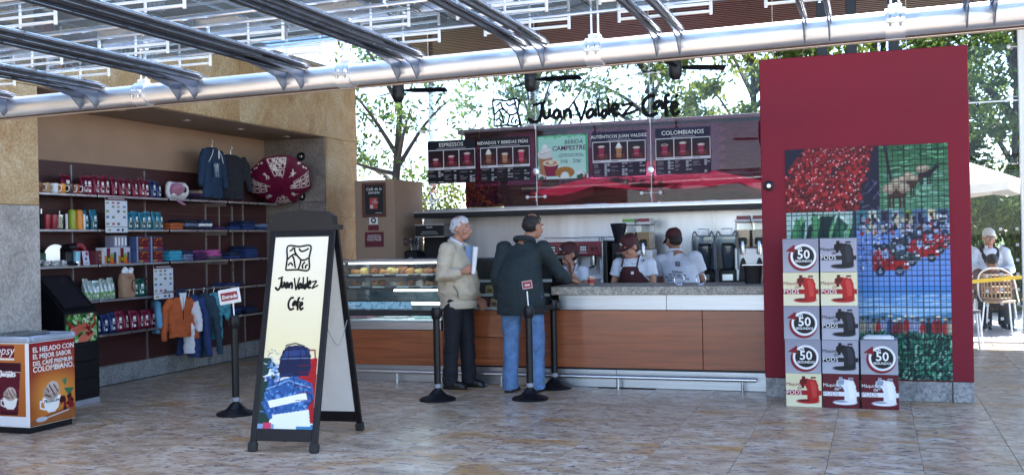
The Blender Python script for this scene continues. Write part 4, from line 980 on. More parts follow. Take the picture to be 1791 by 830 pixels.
for i in range(6): cv.line([(.65, .68 + i * .035), (.98, .675 + i * .035)], .003, '7a0c14')
po = obj('poster', cv.mesh(.42, 1.39), 'gloss_print', lf, (-.21, -.008, .14))
obj('emblem_print', strokes(EMBLEM, .013, .002, .18, .18, .105, 1.14), 'black', po, (0, -.002, 0))
obj('lettering', strokes(SCRIPT_A, .016, .002, .043, .075, .035, 1.0), 'black', po, (0, -.002, 0))
obj('lettering', strokes(SCRIPT_C, .016, .002, .048, .07, .15, .855), 'black', po, (0, -.002, 0))
hd = MB().prism([(-.285, 0), (-.285, .035), (-.245, .04), (-.235, .1), (-.18, .135), (0, .15), (.18, .135), (.235, .1), (.245, .04), (.285, .035), (.285, 0)], -.045, .045)
obj('cap', hd, 'black_plastic', af, (0, 0, 1.55), smooth=False)
obj('stay_cord', MB().tube(smooth_path([(.24, -.2, .86), (.245, -.05, .72), (.245, .05, .72), (.24, .2, .88)]), .003, 6), 'grey_strip', af)

# ================================================================== queue posts
def stanchion(label, x, y, sign=None, tilt=0., rz=0., h=.85):
    t = E('queue_post', label, 'queue post', (x, y, 0), rz, 'black queue posts')
    obj('base', MB().lathe([(.001, 0), (.165, 0), (.168, .012), (.16, .022), (.09, .045), (.06, .075), (.045, .095), (.001, .095)], 32), 'black_plastic', t)
    obj('post', MB().tube([(0, 0, .08), (0, 0, h - .1)], .031, 22), 'black_metal', t)
    obj('collar', MB().tube([(0, 0, .115), (0, 0, .15)], .0325, 20), 'grey_strip', t)
    obj('head', MB().lathe([(.036, h - .11), (.042, h - .1), (.042, h - .02), (.036, h), (.001, h)], 20).box(-.05, .05, -.02, .02, h - .085, h - .025, .004), 'black_plastic', t)
    if sign:
        s_ = obj('sign_plate', MB().box(-.1, .1, -.006, .006, .0, .13, .006), 'white' if sign == 'Entrada' else mat('sign_red', (.28, .015, .03), .4), t, (0, 0, h + .12), rot=(0, tilt, 0), smooth=False)
        if sign == 'Entrada': obj('sign_field', MB().box(-.078, .078, -.0085, -.0065, .03, .1, .001), mat('sign_red', (.28, .015, .03), .4), s_, smooth=False)
        else:
            f_ = MB()
            for x0, x1, z0, z1 in ((-.093, .093, .01, .018), (-.093, .093, .112, .12), (-.093, -.086, .018, .112), (.086, .093, .018, .112)): f_.box(x0, x1, -.008, -.0065, z0, z1)
            obj('sign_border', f_, 'white', s_, smooth=False)
        text(sign, .045, 'white', s_, (0, -.01, .048), shear=.25, bold=.0012)
        obj('sign_stem', MB().tube([(0, 0, h - .01), (-.01 if tilt < 0 else .0, 0, h + .13)], .006, 8), 'white_metal', t)
    return t
p1 = stanchion('black queue post with white Entrada sign beside the A-frame sign', -5.218, 7.688, 'Entrada', R(-9), R(8))
p2 = stanchion('black queue post in front of the pastry case beside the man in beige', -3.81, 8.79)
p3 = stanchion('black queue post with small red Salida sign behind the man in green', -2.99, 9.0, 'Salida', R(-8))
p4 = stanchion('black queue post touching the counter beside the man in jeans', -2.975, 9.72, h=.86)
p5 = stanchion('black queue post behind the A-frame sign holding the belt end', -4.98, 8.72)
p1.children[3]
for c_ in p1.children:
    if c_.name.startswith('sign_plate'): c_.location.x = -.03; c_.location.z = .95
for c_ in p3.children:
    if c_.name.startswith('sign_plate'): c_.scale = (.5, 1, .62); c_.location.z = 1.0
obj('belt', MB().box(-1.12, -.05, -.003, .003, -.026, .026), mat('belt_black', (.012, .012, .014), .8), p2, (0, 0, .795), rot=(0, 0, R(3.5)), smooth=False)
obj('belt', MB().box(.045, .69, -.003, .003, -.026, .026), 'belt_black', p3, (0, 0, .795), rot=(0, 0, R(88.8)), smooth=False)
# ================================================================== service counter
ct = E('service_counter', 'long service counter with wood front, steel band and speckled stone top', 'counter', (-3.1, 9.86, 0))
def cx(x): return x + 3.1
for x0, x1, z0, z1 in ((-5.35, -4.205, .175, .537), (-4.2, -2.993, .19, .47), (-4.2, -2.993, .474, .742), (-2.988, -1.558, .193, .748), (-1.554, -.972, .193, .748)):
    obj('wood_panel', MB().box(cx(x0), cx(x1), 0, .03, z0, z1, .003), 'wood', ct, smooth=False)
obj('carcass', MB().box(cx(-5.345), cx(-.975), .032, .66, .02, .536).box(cx(-4.195), cx(-.975), .032, .6, .537, .74).box(cx(-2.95), cx(-.975), .12, .6, .741, .898), 'black_metal', ct, smooth=False)
for x0, x1 in ((-2.97, -1.9), (-1.897, -.972)): obj('steel_band', MB().box(cx(x0), cx(x1), .035, .118, .751, .897, .002), 'brushed', ct, smooth=False)
obj('stone_top', MB().box(cx(-3.02), cx(-.972), -.06, .76, .901, .981, .006), 'counter_stone', ct, smooth=False)
for x0, x1 in ((-5.345, -3.9), (-3.897, -2.4), (-2.397, -.975)): obj('kick_plate', MB().box(cx(x0), cx(x1), .02, .0315, .002, .172, .002), 'brushed', ct, smooth=False)
fr_ = obj('foot_rail', MB().tube([(cx(-5.36), -.075, .115), (cx(-1.06), -.075, .115)], .0185, 18), 'steel', ct)
for x in (-4.695, -3.55, -2.36, -1.187): obj('rail_leg', MB().lathe([(.001, 0), (.024, 0), (.024, .006), (.013, .01), (.013, .1)], 14), 'steel', fr_, (cx(x), -.075, 0))

# ---- refrigerated pastry case
pc = E('pastry_case', 'glass pastry case with steel edges left of the counter', 'display case', (-4.79, 9.87, .54))
W2 = .565
obj('base', MB().box(-W2, W2, .0, .6, .0, .085, .004), 'brushed', pc, smooth=False)
obj('top_bar', MB().box(-W2 - .005, W2 + .005, -.012, .12, .7, .735, .008), 'brushed', pc)
obj('top_glass', MB().box(-W2, W2, .121, .6, .705, .712), 'case_glass', pc, smooth=False)
obj('front_glass', MB().box(-W2 + .01, W2 - .01, .002, .009, .088, .698), 'case_glass', pc, smooth=False)
for s in (-1, 1):
    obj('side_glass', MB().box(s * W2 - .004, s * W2 + .004, .012, .6, .088, .698), 'case_glass', pc, smooth=False)
    obj('corner_post', MB().box(s * (W2 - .008) - .009, s * (W2 - .008) + .009, .58, .6, .086, .7), 'steel', pc, smooth=False)
obj('back_panel', MB().box(-W2 + .01, W2 - .01, .602, .61, .088, .45), mat('case_back', (.06, .1, .12), .3), pc, smooth=False)
obj('chiller_deck', MB().box(-W2 + .012, W2 - .012, .015, .59, .086, .1), 'white', pc, smooth=False)
for z in (.555, .43, .3):
    s_ = obj('glass_shelf', MB().box(-W2 + .02, W2 - .02, .06, .55, z - .01, z), 'case_glass', pc, smooth=False)
    obj('shelf_edge', MB().box(-W2 + .02, W2 - .02, .048, .058, z - .016, z + .004, .002), 'black_metal', s_, smooth=False)
lt = mat('case_lamp_glow', (.9, .95, 1), .5)
_b = lt.node_tree.nodes['Principled BSDF']; _b.inputs['Emission Color'].default_value = (.85, .95, 1, 1); _b.inputs['Emission Strength'].default_value = 3.
for i, (z, y, x0) in enumerate(((.27, .12, -.32), (.395, .3, -.1))):
    obj('lit_tube', MB().tube([(x0, y, z), (W2 - .03, y, z)], .016 if i == 0 else .011, 12), lt, pc)
obj('added_top_lamp', MB().tube([(-W2 + .03, .1, .692), (W2 - .03, .1, .692)], .008, 10), lt, pc)  # extra glowing tube added under the top bar to brighten the pastries
cv = Cv(110, 12, 'a8d0dc'); cv.dots(0, 0, 1, 1, 60, .012, ['5a9ab0', 'e0f0f4', '3a8a9a', '80c0c8', '2a6a70'], seed=6); cv.rect(0, .3, .16, .8, 'd0e8ee')
obj('sticker_strip', cv.mesh(.78, .075), 'print', pc, (-.54, -.002, .215))
text('Happingen', .045, mat('ink_blue', (.03, .12, .2), .5), pc, (-.53, -.004, .235), 'LEFT')
# trays, papers and pastries
mat('tray_paper', (.75, .75, .72), .7); mat('tray_dark', (.03, .025, .03), .4)
PM_ = [mat('crust_a', (.5, .22, .06), .55, 0, .5, 30, .5, 60), mat('crust_b', (.62, .42, .14), .55, 0, .4, 30, .5, 60), mat('crust_c', (.3, .1, .03), .5, 0, .5, 30, .5, 60), mat('crust_d', (.6, .5, .4), .6, 0, .4, 30, .5, 60)]
PMESH = []
for i in range(4):
    b = MB()
    if i < 2:
        for k in range(7):
            a = -1.2 + .4 * k; b.ell((.055 * math.sin(a), .03 - .045 * math.cos(a), .024), (.024 - abs(k - 3) * .0035, .024 - abs(k - 3) * .003, .026 - abs(k - 3) * .004))
    else: b.ell((0, 0, .025), (.05, .042, .032)).ell((.02, -.01, .04), (.03, .025, .018))
    PMESH.append(remesh(b, .006, 2, .004, 40, i * 3.))
PX = {}
def pastry(x, z, k, m, label, y=.2, s=1.):
    if (k, m) not in PX: PX[(k, m)] = PMESH[k].copy(); PX[(k, m)].materials.append(PM_[m])
    o = tag(obj('pastry', PX[(k, m)], None, None, (-4.79 + x, 9.87 + y, .54 + z), rnd.uniform(-.5, .5)), label, 'pastry', 'pastries in the display case'); o.scale = (s, s, s * 1.15); return o
for r_, (z, n_, nm) in enumerate(((.556, 10, 'upper'), (.431, 10, 'lower'))):
    for k in range(4):
        x = -.42 + .28 * k
        t = tag(obj('pastry_tray', MB().box(-.125, .125, -.14, .14, 0, .012, .004), 'tray_dark', None, (-4.79 + x, 10.12, .54 + z), smooth=False), 'dark tray on the %s case shelf, %s from the left' % (nm, ORD[k]), 'tray', 'trays in the pastry case')
        obj('tray_paper', MB().box(-.12, .12, -.15, .12, .0125, .015).box(-.12, .02, -.1525, -.1495, -.012, .014), 'tray_paper', t, smooth=False)
    for k in range(n_):
        x = -.5 + k * 1.0 / (n_ - 1) * .97
        pastry(x, z + .016, (k * 3 + r_) % 4, (k * 5 + r_ * 2 + k // 3) % 4, 'baked pastry on the %s case shelf, %s from the left' % (nm, ORD[k]), rnd.uniform(.16, .22), rnd.uniform(1.0, 1.4) if r_ == 0 else rnd.uniform(.8, 1.05))
for k, (x, c_) in enumerate(((-.45, (.45, .2, .25)), (-.05, (.6, .62, .6)), (.3, (.4, .6, .58)))):
    tag(obj('food_pack', remesh(MB().box(-.12, .12, -.1, .1, 0, .07, .02), .014, 2, .008, 10, k * 4.), mat('pack_%d' % k, c_, .4), None, (-4.79 + x, 10.1, .641)), ('pink', 'white', 'pale green')[k] + ' food pack on the floor of the pastry case', 'food pack', 'packs in the pastry case')

# ---- packaged goods case between the two men
gc = E('goods_case', 'dark glass case with stepped shelves of packets behind the two customers', 'display case', (-3.6, 9.88, .745))
obj('back_panel', MB().box(-.58, .56, .4, .41, .0, .5), 'black_metal', gc, smooth=False)
obj('front_glass', MB().box(-.58, .56, .0, .006, .002, .5), 'case_glass', gc, smooth=False)
obj('top_frame', MB().box(-.585, .565, -.01, .42, .502, .525, .004), mat('dark_frame', (.03, .05, .06), .3), gc, smooth=False)
for z, y in ((0, .05), (.13, .14), (.27, .22)):
    q = obj('step_shelf', MB().box(-.57, .55, y, .4, z + .001, z + .012), 'black_metal', gc, smooth=False)
    obj('price_strip', MB().box(-.28, .5, y - .004, y - .001, z - .012 + .014, z + .03), 'white', q, smooth=False)
gi = 0
for z, y, xs in ((.013, .1, (-.19, -.07, .07)), (.143, .19, (-.15, -.02, .12)), (.283, .27, (-.12, .0))):
    for k, x in enumerate(xs):
        c_, nm = (((.2, .01, .03), 'burgundy'), ((.6, .4, .2), 'tan'), ((.65, .5, .15), 'yellow'))[(gi * 2 + k) % 3]
        t = E('snack_packet', '%s packet on the %s step of the dark goods case, %s one' % (nm, ('bottom', 'middle', 'top')[gi], ('left', 'middle', 'right')[k]), 'packet', (-3.6 + x, 9.88 + y, .745 + z), 0, 'packets in the goods case')
        obj('packet', remesh(MB().box(-.055, .055, -.02, .03, 0, .1, .012), .01, 2, .005, 14, x * 9), mat('packet_' + nm, c_, .35, 0, .3, 30), t)
        obj('label', MB().box(-.03, .02, -.0262, -.0245, .03, .065), 'white' if nm == 'burgundy' else 'crust_c', t, smooth=False)
    gi += 1

# ================================================================== back bar
bb = E('back_bar', 'steel back counter with tall steel splashback under a black shelf', 'back counter', (-3.4, 12.55, 0))
obj('top', MB().box(-2.3, 2.5, -.32, .36, .86, .9, .004), 'brushed', bb, smooth=False)
obj('cupboards', MB().box(-2.3, 2.5, -.26, .36, -.15, .858), 'black_metal', bb, smooth=False)
for x0, x1 in ((-2.35, -.75), (-.748, .85), (.852, 2.5)): obj('splashback', MB().box(x0, x1, .362, .375, .901, 1.88), mat('splash_steel', (.5, .5, .53), .32, .9, .3, 1.4, wood=(2.5, 1, .35)), bb, smooth=False)
obj('shelf', MB().box(-2.24, 2.5, -.2, .36, 1.755, 1.815, .004), 'black_metal', bb, smooth=False)
obj('shelf_lip', MB().box(-2.24, 2.5, -.206, -.201, 1.816, 1.83), 'steel', bb, smooth=False)

# ---- tall cabinet with notices
cb = E('tall_cabinet', 'tan tall cabinet beside the stone wall behind the pastry case', 'cabinet', (-6.05, 12.5, 0))
obj('carcass', MB().box(-.28, .28, -.45, .43, 0, 2.25, .004), 'cabinet', cb, smooth=False)
nb = E('notice_board', 'black notice board in a brown frame on the tan cabinet', 'notice board', (-6.05, 12.048, 1.78), 0)
obj('board', MB().box(-.13, .13, -.014, -.002, .03, .4), mat('chalk', (.012, .012, .014), .7), nb, smooth=False)
obj('frame', MB().box(-.165, .165, -.02, -.001, -.005, .03, .003).box(-.165, .165, -.02, -.001, .4, .432, .003).box(-.165, -.13, -.02, -.001, .03, .4, .003).box(.13, .165, -.02, -.001, .03, .4, .003), mat('frame_brown', (.1, .035, .025), .45), nb, smooth=False)
text('Café de la\nsemana', .055, 'white', nb, (0, -.016, .335), shear=.2)
obj('red_card', MB().box(-.06, .05, -.017, -.0145, .1, .24), mat('card_red', (.4, .05, .04), .5), nb, smooth=False)
text('La\nTierra', .035, 'white', nb, (.02, -.019, .2)); obj('card_emblem', strokes(EMBLEM, .004, .001, .035, .035, -.05, .11), 'white', nb, (0, -.018, 0))
obj('footer_line', MB().box(.02, .11, -.0155, -.0142, .045, .05), 'white', nb, smooth=False)
ws = E('wifi_sticker', 'small white wireless sticker under the notice board', 'sticker', (-6.067, 12.048, 1.685))
obj('sheet', MB().box(-.06, .06, -.003, -.001, 0, .085), 'white', ws, smooth=False); obj('mark', MB().tube([(.03 * math.cos(a), -.004, .05 + .025 * math.sin(a)) for a in [2 * PI * i / 16 for i in range(17)]], .009, 8, flat=(1, .2, 1)), 'black', ws); text('ZONE', .022, 'black', ws, (0, -.004, .006))
for i, (x, z, w, h_, tx, sz) in enumerate(((-6.07, 1.605, .15, .065, '', 0), (-6.06, 1.395, .265, .19, 'Los productos y\nservicios que aquí\nse promueven son\nlos que se venden', .027))):
    s_ = E('notice_sign', ('small blank maroon notice under the wireless sticker', 'larger maroon notice with four lines of white text')[i], 'sign', (x, 12.048, z), 0, 'maroon notices on the cabinet')
    obj('plate', MB().box(-w / 2, w / 2, -.005, -.001, 0, h_), 'maroon', s_, smooth=False)
    if tx: text(tx, sz, 'white', s_, (0, -.007, h_ - .05))
s_ = E('side_notice', 'tiny maroon notice on the cabinet side facing the counter', 'sign', (-5.768, 12.35, 1.4), RZ); obj('plate', MB().box(-.05, .05, -.004, -.001, 0, .1), 'maroon', s_, smooth=False); obj('text_lines', MB().box(-.03, .03, -.0055, -.0042, .06, .068).box(-.025, .025, -.0055, -.0042, .04, .047), 'white', s_, smooth=False)

# ---- filter coffee brewer
br = E('coffee_brewer', 'black and steel coffee brewer on the back counter beside the tan cabinet', 'coffee brewer', (-5.38, 12.45, .9))
obj('base', MB().box(-.19, .19, -.18, .2, 0, .06, .006), 'black_plastic', br, smooth=False); obj('column', MB().box(-.19, .19, .04, .2, .06, .6, .006), 'black_plastic', br, smooth=False)
hd_ = obj('head', MB().box(-.2, .2, -.2, .2, .6, .77, .008), 'black_metal', br, smooth=False)
obj('head_trim', MB().box(-.2, .2, -.206, -.201, .755, .768).box(-.2, .2, -.206, -.201, .602, .615), 'steel', hd_, smooth=False); text('BUNN', .03, 'white', hd_, (0, -.205, .72))
obj('buttons', MB().box(-.12, .12, -.206, -.202, .645, .652).box(-.1, .1, -.206, -.202, .67, .676), 'steel', hd_, smooth=False)
for x in (-.09, .09): c_ = obj('carafe', MB().lathe([(.001, 0), (.065, .0), (.075, .04), (.06, .11), (.04, .14), (.045, .15), (.001, .15)], 20), 'clear', br, (x, -.07, .062)); obj('brew', MB().lathe([(.001, .005), (.062, .005), (.071, .04), (.064, .08), (.001, .08)], 18), mat('brew_dark', (.03, .012, .006), .15), c_)
g2 = E('coffee_grinder', 'small black grinder with a steel dial left of the brewer', 'grinder', (-5.66, 12.4, .9))
obj('housing', MB().box(-.09, .09, -.12, .14, 0, .44, .02), 'black_plastic', g2); obj('dial', MB().lathe([(.001, 0), (.05, 0), (.05, .02), (.001, .024)], 20), 'steel', g2, (0, -.12, .3), rot=(R(90), 0, 0)); obj('hopper', MB().lathe([(.05, .44), (.085, .6), (.08, .6), (.001, .5)], 18), 'clear', g2)

# ---- espresso machine
em = E('espresso_machine', 'large maroon and steel espresso machine behind the till girl', 'espresso machine', (-3.43, 12.35, .9))
obj('back_body', MB().box(-.38, .36, -.02, .36, .03, .5, .01), 'brushed', em, smooth=False)
fp2 = obj('top_panel', MB().box(-.4, .34, -.22, .0, .34, .51, .012), mat('machine_red', (.2, .012, .03), .3, 0, .1, coat=.4), em, smooth=False)
for x in (-.28, -.1, .11):
    k_ = obj('keypad', MB().box(x - .045, x + .045, -.226, -.221, .39, .47, .002), 'black', fp2, smooth=False)
    kb = MB()
    for a in range(3):
        for b_ in range(2): kb.box(x - .036 + a * .026, x - .016 + a * .026, -.229, -.2262, .4 + b_ * .032, .424 + b_ * .032)
    obj('keys', kb, 'white', k_, smooth=False); obj('key_label', MB().box(x - .05, x + .05, -.2235, -.2215, .375, .382), 'white', fp2, smooth=False)
for x in (-.19, .0, .22, .27): obj('knob', MB().lathe([(.001, 0), (.014, 0), (.012, .016), (.001, .018)], 12), 'black_plastic', fp2, (x, -.221, .43), rot=(R(90), 0, 0))
for x in (-.25, -.02, .21):
    gh = obj('group_head', MB().lathe([(.001, .22), (.035, .22), (.038, .26), (.035, .34), (.001, .34)], 18), 'steel', em, (x, -.13, 0)); obj('portafilter', MB().tube([(0, 0, .22), (0, -.05, .21), (0, -.15, .2)], [.022, .012, .014], 10), 'black_plastic', gh)
    obj('spout', MB().tube([(-.02, 0, .215), (-.02, 0, .17)], .007, 8).tube([(.02, 0, .215), (.02, 0, .17)], .007, 8), 'steel', gh)
obj('drip_tray', MB().box(-.38, .34, -.24, -.02, .0, .06, .006), 'steel', em, smooth=False)
for x in (-.37, .32): obj('steam_wand', MB().tube(smooth_path([(x, -.1, .34), (x, -.2, .3), (x, -.22, .12)]), .006, 8), 'steel', em)
obj('side_panel', MB().box(.345, .4, -.22, .36, .0, .52, .01), 'black_metal', em, smooth=False); obj('side_trim', MB().box(.342, .352, -.232, -.221, .0, .5), 'steel', em, smooth=False)
rl = MB().tube([(-.39, -.2, .56), (.38, -.2, .56), (.38, .33, .56), (-.39, .33, .56), (-.39, -.2, .56)], .005, 8)
for x in (-.39, -.1, .15, .38): rl.tube([(x, -.2, .51), (x, -.2, .56)], .004, 6)
obj('cup_rail', rl, 'steel', em)
for i, x in enumerate((.28, .33)): tag(obj('glass_tumbler', MB().lathe([(.02, 0), (.024, .055), (.022, .055), (.018, .004)], 14), 'clear', None, (-3.43 + x, 12.3, 1.412)), 'small glass on top of the espresso machine, %s' % ('left', 'right')[i], 'glass', 'glasses on the espresso machine')
g3 = E('espresso_grinder', 'black espresso grinder with flared hopper right of the espresso machine', 'grinder', (-2.92, 12.3, .9))
obj('housing', MB().box(-.07, .07, -.12, .1, 0, .5, .015), 'black_plastic', g3); obj('hopper', MB().lathe([(.05, .5), (.1, .7), (.105, .72), (.001, .725)], 20), mat('smoke', (.02, .02, .025), .25), g3); obj('doser', MB().tube([(0, -.1, .2), (0, -.1, .34)], .045, 16), 'black_metal', g3)

# ---- juice dispensers
def dispenser(label, x, juices, lids, names):
    t = E('juice_dispenser', label, 'drink dispenser', (x, 12.4, .9), 0, 'twin drink dispensers')
    b_ = obj('cabinet', MB().box(-.19, .19, -.12, .2, .0, .4, .01), 'white_metal', t, smooth=False)
    obj('drip_tray', MB().box(-.19, .19, -.22, -.121, 0, .03, .004), 'black_plastic', t, smooth=False)
    for i, s in enumerate((-1, 1)):
        tk = obj('tank', MB().box(s * .093 - .085, s * .093 + .085, -.12, .16, .402, .7, .01), 'clear', t, smooth=False)
        obj('juice', MB().box(s * .093 - .081, s * .093 + .081, -.116, .156, .406, .61, .008), mat('juice_' + names[i], juices[i], .25), tk, smooth=False)
        ld = obj('lid', MB().box(s * .093 - .088, s * .093 + .088, -.125, .165, .701, .73, .008).box(s * .093 - .07, s * .093 + .07, -.1, .14, .73, .775, .008), 'white', tk, smooth=False)
        obj('lid_label', MB().box(s * .093 - .07, s * .093 + .07, -.104, -.1005, .735, .772), mat('lid_' + names[i], lids[i], .4), ld, smooth=False)
        tp = obj('tap', MB().box(s * .093 - .045, s * .093 + .045, -.16, -.121, .44, .52, .01), 'black_plastic', t, smooth=False)
        obj('tap_spout', MB().lathe([(.001, .33), (.026, .33), (.03, .36), (.026, .44), (.016, .48), (.001, .48)], 14), 'steel', tp, (s * .093, -.15, 0))
        obj('arch_panel', MB().prism([(s * .093 + .05 * math.cos(a) if j not in (0, 12) else s * .093 + .055 * math.cos(a), .03 + .26 * math.sin(a)) for j, a in enumerate([PI * j / 12 for j in range(13)])], -.126, -.1205), 'black_plastic', b_, smooth=False)
    return t
dispenser('twin drink dispenser with lime and maroon lids behind the capped girl', -2.71, ((.35, .42, .25), (.42, .25, .12)), ((.12, .32, .03), (.22, .015, .03)), ('lime', 'cafe'))
dispenser('twin drink dispenser with maroon lids beside the red wall', -1.36, ((.42, .25, .12), (.3, .24, .2)), ((.22, .015, .03), (.22, .015, .03)), ('cafe', 'mocha'))

# ---- blenders under sound hoods
def blender(label, x):
    t = E('hooded_blender', label, 'blender', (x, 12.35, .9), 0, 'blenders under clear hoods')
    obj('base', MB().box(-.1, .1, -.1, .12, 0, .16, .012), 'black_plastic', t); obj('control_face', MB().box(-.06, .06, -.104, -.1005, .03, .1), 'steel', t, smooth=False)
    j_ = obj('jug', MB().loft([((0, 0, .162), (.05, .05)), ((0, 0, .2), (.06, .06)), ((0, 0, .4), (.08, .08)), ((0, 0, .43), (.078, .078))], 20, pw=4), mat('jug_smoke', (.05, .07, .09), .15), t); obj('jug_lid', MB().box(-.07, .07, -.07, .07, .431, .46, .01), 'black_plastic', j_, smooth=False)
    hood = MB()
    for s in (-1, 1): hood.box(s * .125 - .005, s * .125 + .005, -.13, .14, .15, .56, .003)
    hood.box(-.12, .12, .134, .142, .15, .56); obj('hood', hood, glass('hood_glass', (.6, .68, .72), 1.2, .02), t, smooth=False)
    obj('hood_frame', MB().tube(smooth_path([(-.125, -.13, .16), (-.125, -.135, .5), (-.1, -.12, .6), (-.06, -.1, .55), (.06, -.1, .55), (.1, -.12, .6), (.125, -.135, .5), (.125, -.13, .16)]), .009, 8), mat('frame_grey', (.18, .2, .24), .3), t)
    obj('hood_handle', MB().tube([(-.06, -.1, .56), (-.06, -.1, .63), (.06, -.1, .63), (.06, -.1, .56)], .006, 8), 'steel', t)
    return t
blender('blender under a clear hood, left of the two near the red wall', -1.9); blender('blender under a clear hood, right of the two near the red wall', -1.63)

# ---- small things on the stone top
for i, x in enumerate((-1.81, -1.6)):
    rg = E('ring_holder', 'chrome ring holder standing on the stone top, %s of two' % ('left', 'right')[i], 'ring', (x, 10.1, .981), R(-10), 'chrome rings on the counter')
    obj('ring', MB().tube([(.05 * math.cos(a), 0, .056 + .05 * math.sin(a)) for a in [2 * PI * k / 28 for k in range(29)]], .006, 8), 'steel', rg); obj('foot', MB().lathe([(.001, 0), (.03, 0), (.028, .006), (.001, .008)], 16), 'steel', rg)
cpp = E('paper_cup', 'small red and cream paper cup on the stone top', 'paper cup', (-2.69, 10.1, .981)); obj('cup_body', MB().lathe([(.001, .0), (.027, 0), (.036, .085), (.034, .085), (.001, .075)], 20), mat('cup_tan', (.5, .3, .18), .5), cpp); obj('sleeve', MB().lathe([(.031, .02), (.0365, .06)], 20), mat('cup_red', (.35, .03, .03), .5), cpp); obj('lip', MB().tube([(.035 * math.cos(2 * PI * k / 20), .035 * math.sin(2 * PI * k / 20), .086) for k in range(21)], .003, 6), 'white', cpp)
tp_ = E('tap', 'black swan-neck tap behind the stone top near the red wall', 'tap', (-1.22, 10.75, .75)); obj('neck', MB().tube(smooth_path([(0, 0, 0), (0, 0, .3), (.03, 0, .36), (.09, 0, .36), (.12, 0, .28)]), .014, 12), 'black_metal', tp_); obj('flange', MB().lathe([(.001, 0), (.035, 0), (.03, .02), (.001, .02)], 16), 'steel', tp_)
bx_ = E('dark_bin', 'dark grey container on the counter right against the red wall', 'container', (-1.12, 10.3, .981)); obj('tub', MB().loft([((0, 0, 0), (.08, .07)), ((0, 0, .17), (.095, .085)), ((0, 0, .18), (.098, .088)), ((0, 0, .17), (.085, .075))], 20, pw=5), 'black_plastic', bx_); obj('rim', MB().tube([(.097, .087, .181), (-.097, .087, .181), (-.097, -.087, .181), (.097, -.087, .181), (.097, .087, .181)], .005, 6), 'steel', bx_)

# ================================================================== menu boards on the glass
def menu(label, x0, x1, title, tsz, cups, navy):
    W, H = x1 - x0, .575
    t = E('menu_board', label, 'menu board', (x0, YG - .012, 2.222), 0, 'drink menus on the glass wall')
    bgc = '0c0a14' if not navy else '16123a'
    cv = Cv(130, 110, bgc)
    if navy: cv.rect(0, .62, 1, 1, '2a1430')
    cv.rect(0, .215, 1, .68, 'dcd8dc')
    for i, (kind, c0) in enumerate(cups):
        a, b = .015 + i * .329, .015 + i * .329 + .312
        cv.grad(a, .235, b, .625, '0c0c22' if navy else '140a12', '4a1020'); cx_ = (a + b) / 2
        cv.poly([(cx_ - .1, .6), (cx_ + .12, .6), (cx_ + .1, .5), (cx_ - .08, .5)], '6a3a2a', .7)
        top = {'s': .44, 'm': .38, 'l': .33, 'x': .36, 'w': .36}[kind]; hw = .055 if kind != 's' else .05
        cv.poly([(cx_ - hw, top), (cx_ + hw, top), (cx_ + hw * .75, .58), (cx_ - hw * .75, .58)], c0); cv.rect(cx_ - hw * .8, .5, cx_ + hw * .8, .515, 'd890a0', .5)
        cv.ell(cx_, top, hw * 1.15, .024, 'd8c8c0'); 
        if kind == 'x': cv.ell(cx_, top - .03, .045, .05, 'e8e6e4'); cv.ell(cx_, top - .075, .022, .03, 'f0eeee')
        if kind == 'w': cv.ell(cx_, top + .002, hw * .9, .014, '2a1008')
        cv.dots(cx_ - .1, .57, cx_ - .04, .605, 8, .012, ['2a1a14', '3a2a24'], seed=i + 3)
    g = random.Random(len(title))
    for i in range(3):
        a = .03 + i * .329; cv.line([(a, .652), (a + .12, .652)], .012, '55505a')
        for j in range(9):
            y = .715 + j * .031
            if g.random() < .25: continue
            cv.line([(a, y), (a + g.uniform(.05, .15), y)], .009, g.choice(['b0a8b0', '8a8290', '7a3a48']))
            for q in range(g.choice((1, 1, 2))): cv.line([(a + .2 + q * .055 - .0, y), (a + .235 + q * .055, y)], .015, 'd8d4da')
        if i: cv.line([(.012 + i * .329 - .005, .7), (.012 + i * .329 - .005, .98)], .004, '4a4450')
    cv.line([(.3 if navy else .2, .19), (.72 if navy else .8, .19)], .016, 'a8a2ac', .8)
    obj('print', cv.mesh(W, H), 'gloss_print', t, (0, -.0035, 0)); obj('board', MB().box(0, W, -.003, .004, 0, H), 'black_plastic', t, smooth=False)
    if '|' in title:
        a_, b_ = title.split('|'); text(a_, tsz, 'white', t, (W * .405, -.006, H * .855), 'RIGHT', bold=.0006); text(b_, tsz, 'white', t, (W * .43, -.006, H * .855), 'LEFT', bold=.0006)
    else: text(title, tsz, 'white', t, (W / 2, -.006, H * .855), bold=.0006)
    return t
P_, T_ = '9a2848', 'b07a50'
menu('dark menu board titled ESPRESSOS, leftmost on the glass', -5.685, -5.0, 'ESPRESSOS', .074, (('s', P_), ('m', P_), ('l', P_)), False)
menu('dark menu board titled NEVADOS Y BEBIDAS FRÍAS', -4.925, -4.238, 'NEVADOS Y|BEBIDAS FRÍAS', .058, (('x', '8a5a3a'), ('m', T_), ('l', 'c83a58')), False)
menu('navy menu board titled AUTÉNTICOS JUAN VALDEZ', -3.393, -2.707, 'AUTÉNTICOS JUAN VALDEZ', .057, (('l', P_), ('x', T_), ('m', P_)), True)
menu('navy menu board titled COLOMBIANOS, nearest the red wall', -2.58, -1.898, 'COLOMBIANOS', .074, (('w', P_), ('l', P_), ('m', P_)), True)
t = E('drink_poster', 'mint green poster for BEBIDA CAMPESTRE with drinks and croissant', 'poster', (-4.13, YG - .012, 2.212))
cv = Cv(110, 96, 'b8e0d4'); cv.grad(0, 0, 1, 1, '9ad4c4', 'cdeae2')
cv.rect(0, 0, 1, .035, '3aa07a'); cv.rect(0, 0, .03, .7, '4ab08a'); cv.rect(.955, .0, 1, .9, '48b080'); cv.dots(0, 0, 1, .05, 14, .03, ['2a8a5a', '6ac08a'], seed=2)
